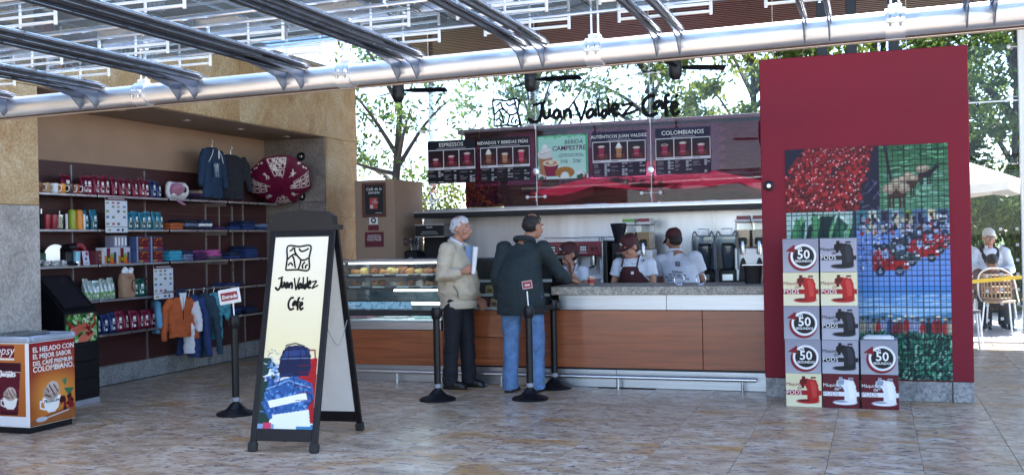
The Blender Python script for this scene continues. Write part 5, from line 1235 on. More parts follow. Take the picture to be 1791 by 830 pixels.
cv.poly([(.02, .5), (.3, .5), (.25, .9), (.05, .9)], 'b07a58'); cv.rect(.02, .47, .3, .51, 'c8beb8')
cv.ell(.15, .42, .15, .1, 'd8d4d4'); cv.ell(.17, .34, .1, .07, 'e6e4e4'); cv.ell(.15, .27, .05, .07, 'f2f0f0'); cv.line([(.06, .42), (.26, .36)], .015, 'a8a0a4'); cv.line([(.1, .33), (.22, .3)], .012, 'b4acb0')
cv.poly([(.12, .64), (.42, .64), (.37, .92), (.17, .92)], '8a2040'); cv.ell(.27, .62, .16, .07, 'e8d8c4'); cv.ell(.27, .62, .12, .045, 'b88a5a'); cv.ell(.27, .61, .05, .03, 'e8dcc8')
cv.ell(.54, .84, .19, .13, 'b87838'); cv.ell(.54, .92, .09, .1, 'e6ece8'); 
for i in range(7): a = PI * (1 + i / 6); cv.line([(.54 + .07 * math.cos(a), .9 + .07 * math.sin(a)), (.54 + .17 * math.cos(a), .86 + .12 * math.sin(a))], .012, '8a4a18')
for s0 in ((.05, .9, .16, 1.), (.8, .85, .99, 1.)): cv.dots(*s0, 14, .04, ['a01848', 'f0e8ec', '7a1030', 'c8486a', '2a5a3a'], seed=7)
cv.rect(0, .975, 1, 1, '5a1028')
obj('print', cv.mesh(.675, .575), 'gloss_print', t, (0, -.0035, 0)); obj('board', MB().box(0, .675, -.003, .004, 0, .575), 'white', t, smooth=False)
mat('ink_plum', (.12, .01, .08), .5); text('BEBIDA', .075, mat('ink_navy', (.03, .02, .06), .5), t, (.49, -.006, .455), shear=.08); text('CAMPESTRE', .085, 'ink_plum', t, (.425, -.006, .375), shear=.08, bold=.0015)
text('Combinación de café con\ntoques de canela y chocolate', .03, 'ink_navy', t, (.45, -.006, .315)); text('Grande\n$ 6.900', .032, 'ink_navy', t, (.36, -.006, .235)); text('Mediano\n$ 5.900', .032, 'ink_navy', t, (.53, -.006, .235))

# ================================================================== photo mural on the red wall
mu = E('photo_mural', 'large photo mural of coffee cherries, mules, trucks and farmers on the red wall', 'mural', (-.747, 9.545, .187))
MW, MH = 1.337, 2.008
cv = Cv(220, 330, '2a3a4a')
g = random.Random(31)
# cherries
cv.rect(0, 0, .59, .28, '14142a')
for _ in range(60): x, y = g.uniform(.38, .58), g.uniform(.12, .28); cv.line([(x, y), (x + g.uniform(-.04, .04), y + g.uniform(-.02, .02))], .004, g.choice(['2a2a4a', '3a3a5a', '1a1a30', '54546a']))
for i in range(1500):
    y = g.uniform(0, .28); lo = .0 + max(0, .13 - y * 1.1); hi = .545 - y * .42 + g.uniform(-.02, .02); x = g.uniform(lo, hi)
    s_ = .008 + .007 * y / .28; cv_c = g.choice(['6a0a16', '86121c', '4a0812', '2a060e', '3a0810', 'a02428'])
    m0 = slice(max(0, int((y - .03) * 330)), int((y + .03) * 330) + 1)
    sub = Cv.__new__(Cv); sub.w, sub.h, sub.asp = cv.w, cv.h, cv.asp; sub.a = cv.a[m0]; sub.X = cv.X[m0]; sub.Y = cv.Y[m0]
    sub.ell(x, y, s_, s_ * cv.asp, cv_c); sub.ell(x - s_ * .3, y - s_ * .3 * cv.asp, s_ * .35, s_ * .35 * cv.asp, 'f0b8b8' if g.random() < .25 else '8a1c24'); cv.a[m0] = sub.a
# mules on a green hill
cv.grad(.585, 0, 1, .28, '2a5a3a', '4a7a5a')
for _ in range(260):
    x, y = g.uniform(.585, .99), g.uniform(0, .275); cv.line([(x, y), (min(.999, x + g.uniform(.01, .06)), y + g.uniform(-.004, .004))], .004, g.choice(['1a4a2a', '5a9a6a', '2a6a44', '7ab08a', '143a24'] if y < .12 else ['4a8a6a', '6aa08a', '2a5a44', '8ab8a0']))
cv.line([(.62, .0), (.66, .16)], .012, '2a1a2a')
def mule(x, y, s, col, load):
    cv.ell(x, y, .05 * s, .026 * s, col)
    for dx in (-.035, -.018, .018, .034): cv.line([(x + dx * s, y), (x + dx * s, y + .055 * s)], .008 * s, col)
    cv.line([(x + .04 * s, y), (x + .07 * s, y - .025 * s)], .018 * s, col); cv.ell(x + .08 * s, y - .028 * s, .02 * s, .009 * s, col)
    for dx, dy in load: cv.ell(x + dx * s, y + dy * s, .032 * s, .018 * s, '8a7a68'); cv.ell(x + dx * s, y + (dy - .006) * s, .02 * s, .008 * s, 'b0a48c')
mule(.86, .125, .85, '1c1420', ((0, -.025), (-.03, -.02))); mule(.76, .165, .95, '2a1c18', ((0, -.03), (-.035, -.015), (.03, -.02))); mule(.69, .2, 1.2, '3a241a', ((0, -.03), (-.04, -.01), (.035, -.012)))
# leaves
cv.rect(0, .28, .42, .39, '9ab8b0')
for _ in range(26): x = g.uniform(0, .42); cv.poly([(x, .39), (x + g.uniform(-.02, .05), .28 + g.uniform(0, .06)), (x + g.uniform(.03, .12), .285 + g.uniform(0, .06)), (x + .05, .39)], g.choice(['1a4a3a', '2a6a4a', '4a8a5a', '0c2a2a', 'c8d8d0', '6aa070']))
cv.rect(.42, .278, .46, .6, '20304a')
# street with parked trucks
cv.grad(.44, .275, 1, .62, '5a7ab8', '6a90d0'); cv.rect(.44, .275, 1, .36, '4a6a78')
for i in range(8): a = .45 + i * .07; cv.rect(a, .278, a + .045, .36, ('2a6a78', 'b8c0b0', '3a3048', '8aa0a8', '6a8a3a', '48608a', 'c0b890', '28405a')[i]); cv.rect(a + .012, .295, a + .032, .36, '20182a')
for _ in range(90): x, y = g.uniform(.45, 1), g.uniform(.31, .38); cv.ell(x, y, .012, .011, g.choice(['2a2a3a', '7a8aa8', 'd0d4d8', '90302a', '3a4a78', 'b0a890', '1a1a24']))
def truck(x, y, s, col):
    cv.poly([(x - .13 * s, y - .03 * s), (x - .1 * s, y - .07 * s), (x + .0 * s, y - .075 * s), (x + .03 * s, y - .02 * s), (x + .13 * s, y - .01 * s), (x + .14 * s, y + .03 * s), (x - .12 * s, y + .04 * s)], col)
    cv.poly([(x - .1 * s, y - .07 * s), (x - .12 * s, y - .095 * s), (x + .0 * s, y - .1 * s), (x + .0 * s, y - .075 * s)], '1a2438'); cv.poly([(x - .06 * s, y - .065 * s), (x - .01 * s, y - .068 * s), (x + .015 * s, y - .03 * s), (x - .05 * s, y - .025 * s)], '8aa4c8')
    for dx in (-.07, .07): cv.ell(x + dx * s, y + .04 * s, .036 * s, .026 * s, '0c0c14'); cv.ell(x + dx * s, y + .04 * s, .014 * s, .01 * s, '8a90a0')
    cv.rect(x + .105 * s, y - .004 * s, x + .135 * s, y + .008 * s, 'e0e0e4'); cv.line([(x + .03 * s, y + .038 * s), (x + .15 * s, y + .03 * s)], .008 * s, '707888')
for x, y, s, c_ in ((.98, .355, .4, '8a9aa8'), (.93, .362, .42, '90202a'), (.97, .378, .48, '2a3a58'), (.88, .378, .48, 'a8aeb8'), (.94, .4, .54, 'a01c26'), (.84, .405, .56, '30445c'), (.9, .425, .62, '8a1820'), (.79, .435, .66, '20343c'), (.84, .455, .7, '9a1a22'), (.72, .47, .74, '2c4048'), (.64, .505, .84, '9c161c')): truck(x, y, s, c_)
for _ in range(500):
    x, y = g.uniform(.45, 1), g.uniform(.33, .53)
    if y > .40 + (1 - x) * .32: continue
    m0 = slice(int((y - .02) * 330), int((y + .02) * 330) + 1); sub = Cv.__new__(Cv); sub.w, sub.h, sub.asp = cv.w, cv.h, cv.asp; sub.a = cv.a[m0]; sub.X = cv.X[m0]; sub.Y = cv.Y[m0]
    sub.ell(x, y, g.uniform(.003, .009), g.uniform(.002, .006), g.choice(['0c1020', '1a2438', 'd8dce4', '8a96b0', '5a1018', '3a4a68', '90a4c8', '10141c']), .8); cv.a[m0] = sub.a
cv.put(np.clip((cv.Y - .5) * 8, 0, 1) * ((cv.X > .44) & (cv.Y > .53) & (cv.Y < .62)), '4a80cc', .5)
# sky over farmers
cv.grad(.3, .6, 1, .74, '3a78c0', '88b4d8')
for _ in range(40): x, y = g.uniform(.3, 1), g.uniform(.64, .72); cv.line([(x, y), (min(.999, x + .08), y - .004)], .007, 'b0d0e4', .5)
cv.rect(.3, .73, 1, .8, '2a5a5a'); cv.poly([(.3, .74), (.6, .715), (.8, .73), (1, .715), (1, .76), (.3, .76)], '4a7a9a')
for i in range(19):
    x = .4 + i * .033 + g.uniform(-.008, .008); c_ = g.choice(['7a2028', '3a4a7a', 'b0a890', '202434', '8a90a0', '4a3040', 'a83030', '9098b8'])
    dy = g.uniform(-.012, .012); cv.poly([(x - .019, .765 + dy), (x - .009, .754 + dy), (x + .009, .754 + dy), (x + .019, .765 + dy), (x + .014, .83), (x - .014, .83)], c_); cv.line([(x - .006, .76 + dy), (x - .01, .81)], .006, '14141e', .5); cv.ell(x, .744 + dy, .0085, .0095, '5a3a30'); cv.ell(x, .739 + dy, .014, .004, g.choice(['c8b890', '2a2420', '5a4a3a', 'e0d8c0']))
cv.rect(.3, .805, 1, 1, '0c2a26')
for _ in range(900):
    x, y = g.uniform(.36, 1), g.uniform(.79, 1); a = g.uniform(0, PI); r_ = g.uniform(.01, .024)
    m0 = slice(max(0, int((y - .03) * 330)), int((y + .03) * 330) + 1); sub = Cv.__new__(Cv); sub.w, sub.h, sub.asp = cv.w, cv.h, cv.asp; sub.a = cv.a[m0]; sub.X = cv.X[m0]; sub.Y = cv.Y[m0]
    sub.line([(x, y), (x + r_ * math.cos(a), y + r_ * math.sin(a))], .006, g.choice(['1a5a48', '0a1a1c', '3a8a6a', '2a6a58', '8ac0a8', '104038'])); cv.a[m0] = sub.a
gm = ((cv.X > .585) | (cv.Y > .28)).astype(float)
gl_ = np.maximum(((cv.X * 30) % 1 < .16).astype(float), ((cv.Y * 45) % 1 < .16).astype(float)); cv.put(gm * gl_, '0a0e18', .8)
obj('print', cv.mesh(MW, MH), 'print', mu, (0, -.003, 0)); obj('backing', MB().box(0, MW, -.001, .006, 0, MH), 'black', mu, smooth=False)

# ================================================================== stacked coffee machine boxes
BW, BH, BD = .29, .281, .3
def machine(c, body, hi, dark):
    c.poly([(.6, .15), (.84, .18), (.91, .36), (.93, .8), (.6, .82), (.6, .5), (.54, .37), (.42, .36), (.38, .3), (.39, .2), (.47, .14)], body); c.poly([(.4, .21), (.47, .15), (.6, .16), (.58, .3), (.41, .32)], dark); c.rect(.43, .33, .52, .44, dark)
    c.poly([(.68, .22), (.8, .22), (.86, .4), (.86, .7), (.74, .72)], hi, .6); c.ell(.61, .83, .32, .07, body); c.ell(.5, .805, .18, .03, dark); c.rect(.46, .08, .54, .14, dark); c.rect(.7, .1, .84, .15, dark)
def art(kind):
    c = Cv(64, 62, {'fifty': '8a8a98', 'black': '9a9aa8', 'red': 'd8d0aa', 'white': '5a0c1c'}[kind])
    c.put(np.clip((c.Y - .3) * .8, 0, 1), 'ffffff', .25) if kind != 'white' else None
    if kind == 'fifty':
        c.ell(.55, .56, .4, .4, '7a0c1c'); c.rect(.02, .14, .3, .4, '8f8f9d') ; c.ell(.58, .52, .36, .36, 'e8e8ec'); c.ell(.58, .52, .3, .3, '16141a'); c.poly([(.08, .36), (.34, .16), (.36, .42)], '7a0c1c'); c.poly([(.3, .1), (.44, .1), (.4, .24), (.34, .2)], '8f8f9d')
    else:
        c.rect(0, .52 if kind != 'red' else .5, 1, .64, {'black': '14141c', 'red': '9a1a1e', 'white': 'e6e4e6'}[kind])
        machine(c, {'black': '15151f', 'red': 'a8181c', 'white': 'e4e4ea'}[kind], {'black': '34343f', 'red': 'd04a40', 'white': 'f8f8fa'}[kind], {'black': '050509', 'red': '5a0a10', 'white': '9098a8'}[kind])
    return c.mesh(BW - .004, BH - .004)
ARTS = {}
TXT = {}
def mbox(kind, ci, ri, label, side):
    x = -.745 + ci * .302 + BW / 2; z = (4 - ri) * (BH + .001)
    t = E('coffee_machine_box', label, 'box', (x + rnd.uniform(-.004, .004), 9.08 + rnd.uniform(0, .012), z), rnd.uniform(-.012, .012), 'stacked coffee machine boxes')
    if kind not in ARTS:
        ARTS[kind] = art(kind); ARTS[kind].materials.append(MATS['gloss_print'])
        if kind == 'fifty': TXT[kind] = [(text_mesh('50', .105, bold=.002), 'white', (.024, .115)), (text_mesh('En', .045, bold=.001), 'white', (-.01, .192)), (text_mesh('SEGUNDOS', .027, bold=.0005), 'white', (.024, .085))]
        else:
            ink = {'black': 'black', 'red': 'sign_red', 'white': 'white'}[kind]
            TXT[kind] = [(text_mesh('Máquina\nde', .038, align='RIGHT'), ink, (-.015, .178)), (text_mesh('PODS', .05, align='RIGHT'), 'white' if kind != 'white' else 'grey_strip', (-.015, .104))]
        for me, m, p in TXT[kind]: me.materials.append(MATS[m])
    cm = mat('carton_' + kind, {'fifty': (.28, .28, .33), 'black': (.3, .3, .35), 'red': (.6, .55, .38), 'white': (.1, .01, .025)}[kind], .55)
    obj('carton', MB().box(-BW / 2, BW / 2, 0, BD, 0, BH, .003), cm, t, smooth=False)
    obj('print', ARTS[kind], None, t, (-BW / 2 + .002, -.0015, .002))
    for me, m, p in TXT[kind]: obj('lettering', me, None, t, (p[0], -.0035, p[1]))
lay = [['fifty', 'black'], ['red', 'red'], ['fifty', 'black'], ['fifty', 'black', 'fifty'], ['red', 'white', 'white']]
rn = ('top', 'second', 'third', 'fourth', 'bottom'); cn = ('left', 'middle', 'right')
dn = {'fifty': 'grey box with a round 50 emblem', 'black': 'grey box showing a black coffee machine', 'red': 'cream box showing a red coffee machine', 'white': 'maroon box showing a white coffee machine'}
for ri, row_ in enumerate(lay):
    for ci, k in enumerate(row_): mbox(k, ci, ri, '%s, %s column, %s row from the top' % (dn[k], cn[ci], rn[ri]) if ri not in (0, 4) else '%s, %s column, %s row' % (dn[k], cn[ci], rn[ri]), 0)
tag(obj('folded_flyer_tray', MB().box(-.12, .12, -.05, .1, 0, .02, .006).box(-.1, .1, -.03, .08, .02, .028, .004), 'white', None, (.005, 9.2, 2 * (BH + .001) + .001)), 'flat white tray lying on the right column of boxes', 'tray')
# ================================================================== people
mat('skin_a', (.42, .2, .13), .5, 0, .12, 25, .1, 120); mat('skin_b', (.36, .17, .11), .5, 0, .12, 25, .1, 120)
mat('hair_white', (.5, .5, .52), .7, 0, .3, 60, .6, 150); mat('hair_black', (.012, .009, .008), .6, 0, .4, 60, .6, 150)
mat('beige_jacket', (.5, .43, .32), .75, 0, .1, 12, .35, 120); mat('green_jacket', (.013, .024, .028), .85, 0, .25, 20, .4, 200)
mat('jeans', (.1, .19, .36), .85, 0, .35, 14, .4, 250); mat('trousers_dark', (.007, .008, .014), .8, 0, .3, 14, .3, 200); mat('shoe', (.01, .009, .009), .35, 0, .2)
mat('polo_white', (.62, .66, .74), .8, 0, .06, 14, .3, 200); mat('apron_maroon', (.05, .008, .012), .8, 0, .2, 20, .3, 200); mat('cap_maroon', (.06, .01, .012), .7, 0, .2, 30, .3, 200)
mat('eye_white', (.7, .7, .7), .2); mat('iris', (.02, .012, .008), .15); mat('lip', (.3, .08, .07), .45)
JB = dict(pel=(0, 0, .95), waist=(0, 0, 1.08), chest=(0, 0, 1.28), neck=(0, .02, 1.44), head=(0, -.005, 1.60),
          shL=(.185, .01, 1.40), elL=(.225, .03, 1.12), wrL=(.23, -.03, .88), shR=(-.185, .01, 1.40), elR=(-.225, .03, 1.12), wrR=(-.23, -.03, .88),
          hpL=(.09, 0, .92), knL=(.1, -.02, .5), anL=(.1, .02, .09), hpR=(-.09, 0, .92), knR=(-.1, -.02, .5), anR=(-.1, .02, .09))
def Vv(p): return Vector(p)
def head(b, M):
    b.ell((0, .02, .032), (.074, .092, .088), M=M).ell((0, -.018, -.03), (.062, .07, .082), M=M).ell((0, -.04, -.085), (.042, .042, .03), M=M)
    b.tube([(0, -.088, .015), (0, -.106, -.018), (0, -.112, -.035)], [.009, .013, .016], 8, M=M).ell((0, -.1, -.042), (.02, .014, .01), M=M)
    for s in (-1, 1):
        b.ell((s * .076, .012, -.012), (.012, .024, .034), M=M).ell((s * .04, -.062, -.03), (.026, .024, .026), M=M).ell((s * .03, -.08, .028), (.03, .014, .011), M=M)
    b.ell((0, -.086, -.068), (.024, .012, .009), M=M).ell((0, -.083, -.08), (.02, .012, .009), M=M)
def hand(b, w, d, n, grip=.0):
    """palm, four fingers and a thumb; d = pointing direction, n = palm normal (fingers curl that way)"""
    w, d, n = Vv(w), Vv(d).normalized(), Vv(n).normalized(); s = d.cross(n).normalized(); n = s.cross(d).normalized()
    for k, (off, ln) in enumerate(((-.03, .062), (-.01, .074), (.011, .07), (.031, .054))):
        a = w + d * .015 + s * off * .7; e = w + d * .088 + s * off
        b.tube([a, e], [.015, .0125], 8)
        c1 = 1.0 - grip; p1 = e + (d * (.35 + .65 * c1) + n * grip * .9).normalized() * ln * .5 + s * off * .06
        p2 = p1 + (d * (c1 * .8 - grip * .5 + .15) + n * (.25 + grip)).normalized() * ln * .5
        b.tube([e, p1, p2], [.0105, .0095, .0075], 8)
    t0 = w + d * .025 - s * .022 + n * .006; t1 = w + d * .06 - s * .05 + n * (.012 + .02 * grip); t2 = t1 + (d * .7 - s * (.25 - .5 * grip) + n * grip * .5).normalized() * .038
    b.tube([t0, t1, t2], [.016, .0125, .009], 8)
def person(label, loc, rz, J=None, hyaw=0., hpitch=0., scale=1., skin='skin_a', hair=None, top=None, legs=None, hands=None, shoes=True, voxel=.0075, belly=0., hroll=0.):
    j = dict(JB); j.update(J or {}); j = {k: Vv(v_) for k, v_ in j.items()}
    t = E('person', label, 'person', loc, rz); t.scale = (scale,) * 3
    HM = Matrix.Translation(j['head']) @ Matrix.Rotation(hyaw, 4, 'Z') @ Matrix.Rotation(hpitch, 4, 'X') @ Matrix.Rotation(hroll, 4, 'Y')
    b = MB(); head(b, HM)
    b.tube([j['chest'] + Vv((0, .01, .1)), j['neck'], HM @ Vv((0, .015, -.07))], [.07, .056, .052], 14)
    b.loft([(j['pel'] - Vv((0, 0, .06)), (.14, .1)), (j['pel'], (.155, .11)), (j['waist'], (.135, .1)), (j['chest'], (.155, .11)), (j['neck'] - Vv((0, 0, .06)), (.14, .08)), (j['neck'] - Vv((0, 0, .01)), (.07, .06))], 20)
    for s in 'LR':
        b.tube([j['sh' + s], j['el' + s], j['wr' + s]], [.05, .038, .027], 12); b.ell(j['sh' + s], (.05, .046, .048))
        b.tube([j['hp' + s], j['kn' + s], j['an' + s]], [.08, .052, .038], 12)
        d = (j['wr' + s] - j['el' + s]).normalized(); hd = (hands or {}).get(s, {})
        hand(b, j['wr' + s], hd.get('d', d), hd.get('n', Vv((1 if s == 'R' else -1, 0, 0))), hd.get('grip', .25))
        b.tube([j['an' + s] + Vv((0, .03, -.05)), j['an' + s] + Vv((0, -.14, -.06))], [.036, .028], 10)
    bo = obj('body', remesh(b, voxel, 2, name='body'), skin, t)
    for s in (-1, 1):
        e_ = obj('eye', MB().ell((0, 0, 0), (.0125, .0085, .008), 12, 8), 'eye_white', t); e_.matrix_local = HM @ Matrix.Translation((s * .031, -.0825, .004))
        i_ = obj('iris', MB().ell((0, -.006, 0), (.0058, .004, .0058), 10, 6), 'iris', e_)
        q = obj('eyebrow', MB().tube([(s * .014, -.094, .026), (s * .032, -.093, .031), (s * .05, -.082, .026)], [.004, .0048, .003], 6), hair[1] if hair else 'hair_black', t); q.matrix_local = HM
    q = obj('lips', MB().ell((0, -.0955, -.0735), (.021, .006, .0075), 12, 6), 'lip', t); q.matrix_local = HM
    if hair:
        hb = MB()
        if hair[0] == 'short':
            hb.ell((0, .03, .042), (.083, .095, .088)).ell((0, .055, -.005), (.08, .066, .078)).ell((0, -.015, .075), (.066, .075, .052))
        elif hair[0] == 'balding':
            hb.ell((0, .045, .0), (.083, .078, .07)).ell((0, .03, .035), (.081, .09, .075)).ell((0, .0, .068), (.062, .07, .052))
        elif hair[0] == 'tied':
            hb.ell((0, .032, .035), (.082, .093, .086)).ell((0, .05, -.02), (.077, .066, .07)).ell((0, .11, -.02), (.04, .035, .04))
        q = obj('hair', remesh(hb, .0065, 1, .0045, 34, 2., 'hair'), hair[1], t); q.matrix_local = HM
    if legs:
        lb = MB(); k = legs.get('bulk', 1.)
        lb.loft([(j['pel'] - Vv((0, 0, .1)), (.165 * k, .125 * k)), (j['pel'], (.172 * k, .13 * k)), (j['waist'], (.155 * k, .125 * k))], 22)
        for s in 'LR': lb.tube([j['hp' + s] - Vv((0, 0, -.02)), (j['hp' + s] + j['kn' + s]) / 2, j['kn' + s], (j['kn' + s] + j['an' + s]) / 2, j['an' + s] + Vv((0, 0, -.005)), j['an' + s] + Vv((0, -.01, -.055))], [.104 * k, .098 * k, .08 * k, .076 * k, .078 * k, .08 * k], 16)
        obj('trousers', remesh(lb, .011, 3, .007, 9, 4., 'trousers'), legs['m'], t)
    if shoes:
        for s in 'LR':
            a = j['an' + s]; sb_ = MB().tube([a + Vv((0, .045, -.05)), a + Vv((0, -.03, -.047)), a + Vv((0, -.12, -.058)), a + Vv((0, -.165, -.064))], [.044, .047, .042, .026], 12).box(a.x - .042, a.x + .042, a.y - .18, a.y + .075, a.z - .09, a.z - .066, .01)
            obj('shoe', remesh(sb_, .009, 2, name='shoe'), 'shoe', t)
    if top:
        k = top.get('bulk', 1.); b = MB(); hem = top.get('hem', .9); L_ = top.get('sleeve', 1.)
        pel = Vv((j['pel'].x * .9 + j['waist'].x * .1, j['pel'].y, hem))
        rings = [(pel, (.178 * k * top.get('flare', 1.), .135 * k * top.get('flare', 1.) + belly * .5)), (pel.lerp(j['waist'], .45), (.182 * k * top.get('puff', 1.), .14 * k * top.get('puff', 1.) + belly)), (j['waist'], (.178 * k * top.get('puff', 1.), .142 * k + belly)), (j['waist'].lerp(j['chest'], .5), (.182 * k, .14 * k + belly * .7)),
                 (j['chest'], (.188 * k, .138 * k)), (j['neck'] - Vv((0, 0, .07)), (.17 * k, .105 * k)), (j['neck'] - Vv((0, 0, .02)), (.105 * k, .085 * k)), (j['neck'] + Vv((0, .0, .012)), (.07, .07))]
        b.loft(rings, 28, pw=2.3)
        for s in 'LR':
            b.ell(j['sh' + s] + Vv((0, 0, -.005)), (.078 * k, .076 * k, .072 * k))
            a, e, w = j['sh' + s], j['el' + s], j['wr' + s]; kk_ = k * top.get('arm', 1.)
            if L_ >= 1: b.tube([a - Vv((a.x * .25, 0, -.005)), a.lerp(e, .12), a.lerp(e, .55), e, e.lerp(w, .5), e.lerp(w, .93)], [.074 * kk_, .082 * kk_, .074 * kk_, .067 * kk_, .06 * kk_, .046], 16)
            else: b.tube([a - Vv((a.x * .25, 0, -.005)), a.lerp(e, .12), a.lerp(e, L_)], [.072 * kk_, .077 * kk_, .075 * kk_], 16)
        tp = obj('top', remesh(b, .0095, 3, top.get('amp', .009), top.get('sc', 7), 1.3, 'top'), top['m'], t); tp.name = top.get('name', 'jacket')
    return t
def place(parent, o, M): o.parent = parent; o.matrix_local = M

# ---- man in beige jacket, side on, holding a rolled paper
m1 = person('white-haired man in beige jacket and dark trousers holding a rolled paper', (-3.91, 9.56, 0), R(88), dict(
    waist=(0, -.02, 1.06), chest=(0, -.01, 1.27), neck=(0, .0, 1.42), head=(0, -.055, 1.575), shR=(-.19, .01, 1.375), elR=(-.25, .06, 1.1), wrR=(-.2, -.15, 1.15), shL=(.19, 0, 1.375), elL=(.23, .02, 1.09), wrL=(.2, -.14, .87),
    anR=(-.09, .06, .09), knR=(-.1, .02, .5), anL=(.1, -.06, .09), knL=(.1, -.05, .5)), hyaw=R(-4), hpitch=R(6), hair=('balding', 'hair_white'),
    top=dict(m='beige_jacket', bulk=1.02, hem=.84, puff=1.1, flare=.97, amp=.012, sc=8), legs=dict(m='trousers_dark', bulk=.98), hands={'R': dict(d=(.35, -.85, .35), n=(.9, .3, .2), grip=.8), 'L': dict(grip=.4)}, belly=.05)
obj('hem_band', MB().loft([((0, -.01, .79), (.18, .175)), ((0, -.01, .81), (.19, .185)), ((0, -.01, .85), (.192, .187)), ((0, -.01, .865), (.185, .18))], 30), 'beige_jacket', m1)
for s in (1,): obj('cuff', MB().tube([(-.217, -.075, 1.131), (-.205, -.12, 1.144)], [.05, .043], 14), 'beige_jacket', m1)
obj('collar', remesh(MB().tube(smooth_path([(-.06, -.08, 1.37), (-.085, -.02, 1.42), (-.05, .055, 1.45), (.05, .055, 1.45), (.085, -.02, 1.42), (.06, -.08, 1.37)]), .022, 10), .008, 2), 'beige_jacket', m1)
obj('shirt_collar', MB().tube(smooth_path([(-.04, -.075, 1.41), (-.064, -.01, 1.45), (-.03, .045, 1.475), (.03, .045, 1.475), (.064, -.01, 1.45), (.04, -.075, 1.41)]), .016, 8), 'polo_white', m1)
obj('shirt_front', MB().prism([(-.055, 1.40), (.055, 1.40), (.03, 1.18), (-.03, 1.18)], -.165, -.12), mat('shirt_blue', (.2, .3, .5), .8), m1, smooth=False)
obj('pocket_flap', MB().tube(smooth_path([(-.235, -.06, 1.02), (-.225, -.1, .96), (-.215, -.1, .9)]), .007, 8), mat('seam_dark', (.2, .16, .12), .8), m1)
pr_ = E('paper_roll', 'white rolled paper held upright by the man in beige', 'paper', (-3.66, 9.36, 1.13), R(20))
obj('sheet', MB().lathe([(.02, 0), (.026, .26), (.024, .26), (.018, 0)], 16).tube([(.005, 0, .0), (.006, 0, .258)], .012, 10), 'white', pr_, rot=(R(-4), R(6), 0))

# ---- man in green jacket, back to us, leaning on the counter
m2 = person('man in dark green jacket and blue jeans leaning on the counter, seen from behind', (-3.2, 9.44, 0), R(176), dict(
    waist=(0.02, -.01, 1.08), chest=(0, -.05, 1.28), neck=(-.02, -.07, 1.425), head=(-.085, -.12, 1.575), shR=(-.2, -.06, 1.37), elR=(-.31, -.2, 1.12), wrR=(-.33, -.44, 1.05), shL=(.19, -.04, 1.37), elL=(.245, .03, 1.1), wrL=(.25, -.03, .87),
    anR=(-.13, -.02, .09), knR=(-.13, -.04, .5), anL=(.12, .04, .09), knL=(.12, .0, .5), hpR=(-.1, 0, .92), hpL=(.1, 0, .92)), hyaw=R(-28), hpitch=R(10), hair=('balding', 'hair_black'), skin='skin_b',
    top=dict(m='green_jacket', bulk=1.05, hem=.74, flare=1.24, puff=1.14, amp=.012, sc=6, arm=.9), legs=dict(m='jeans', bulk=.99), hands={'R': dict(d=(-.1, -1, -.2), n=(0, 0, -1), grip=.2)}, belly=.05)
obj('jacket_collar', remesh(MB().tube(smooth_path([(-.08, -.13, 1.41), (-.1, -.05, 1.45), (-.06, .01, 1.465), (.03, .01, 1.465), (.075, -.05, 1.45), (.05, -.13, 1.41)]), .026, 10), .008, 2), 'green_jacket', m2)
obj('back_vent', MB().tube([(.0, .19, .75), (.0, .185, .95)], .004, 6), 'black_cloth', m2)

# ---- staff: caps, aprons, polo collars
def cap_on(t, J_head, hyaw, hpitch, back=False, hroll=0.):
    HM = Matrix.Translation(Vv(J_head)) @ Matrix.Rotation(hyaw, 4, 'Z') @ Matrix.Rotation(hpitch, 4, 'X') @ Matrix.Rotation(hroll, 4, 'Y')
    c_ = obj('cap', MB().loft([((0, .018, .02), (.088, .108)), ((0, .018, .06), (.089, .109)), ((0, .02, .1), (.078, .094)), ((0, .022, .128), (.05, .06)), ((0, .022, .136), (.01, .012))], 26), 'cap_maroon', t); c_.matrix_local = HM
    n = 14; P = []
    for dz in (0, -.007):
        for i in range(n + 1):
            a = PI * i / n; P.append((.085 * math.cos(a), -.06 - .115 * math.sin(a), .03 - .022 * math.cos(a) ** 2 - .02 * math.sin(a) + dz))
        for i in range(n + 1):
            a = PI * (n - i) / n; P.append((.085 * math.cos(a), .01 - .085 * math.sin(a), .03 + dz))
    m_ = 2 * (n + 1)
    b = obj('visor', MB().add(P, [tuple(range(m_)), tuple(range(m_, 2 * m_))[::-1]] + [(i, i + m_, (i + 1) % m_ + m_, (i + 1) % m_) for i in range(m_)]), 'cap_maroon', c_, smooth=False)
    obj('visor_trim', MB().tube([(.086 * math.cos(PI * i / n), -.061 - .115 * math.sin(PI * i / n), .027 - .022 * math.cos(PI * i / n) ** 2 - .02 * math.sin(PI * i / n)) for i in range(n + 1)], .003, 6), mat('trim_tan', (.4, .3, .25), .7), c_)
    obj('cap_badge', MB().box(-.012, .012, -.0975, -.094, .06, .085).box(.014, .03, -.097, -.0935, .062, .068), 'white', c_, smooth=False)
def apron(t, j, s=1.):
    ch, wa = Vv(j['chest']), Vv(j['waist'])
    a = MB().loft([(wa - Vv((0, .02, .25)), (.2, .16)), (wa - Vv((0, .02, 0)), (.195, .165)), (ch - Vv((0, .025, .02)), (.145, .15)), (ch - Vv((0, .03, -.05)), (.11, .125))], 28)
    o = obj('apron', remesh(a, .011, 2, .004, 9), 'apron_maroon', t)
    for q in (-1, 1): obj('apron_strap', MB().tube(smooth_path([tuple(ch + Vv((q * .09, -.13, .05))), tuple(ch + Vv((q * .085, -.08, .13))), tuple(ch + Vv((q * .07, .0, .17)))]), .009, 6, flat=(1, .6, 1)), 'apron_maroon', t)
    obj('apron_badge', MB().box(-.015, .015, -.165, -.158, -.0, .03), 'white', t, tuple(ch + Vv((.05, .0, -.03))), smooth=False)
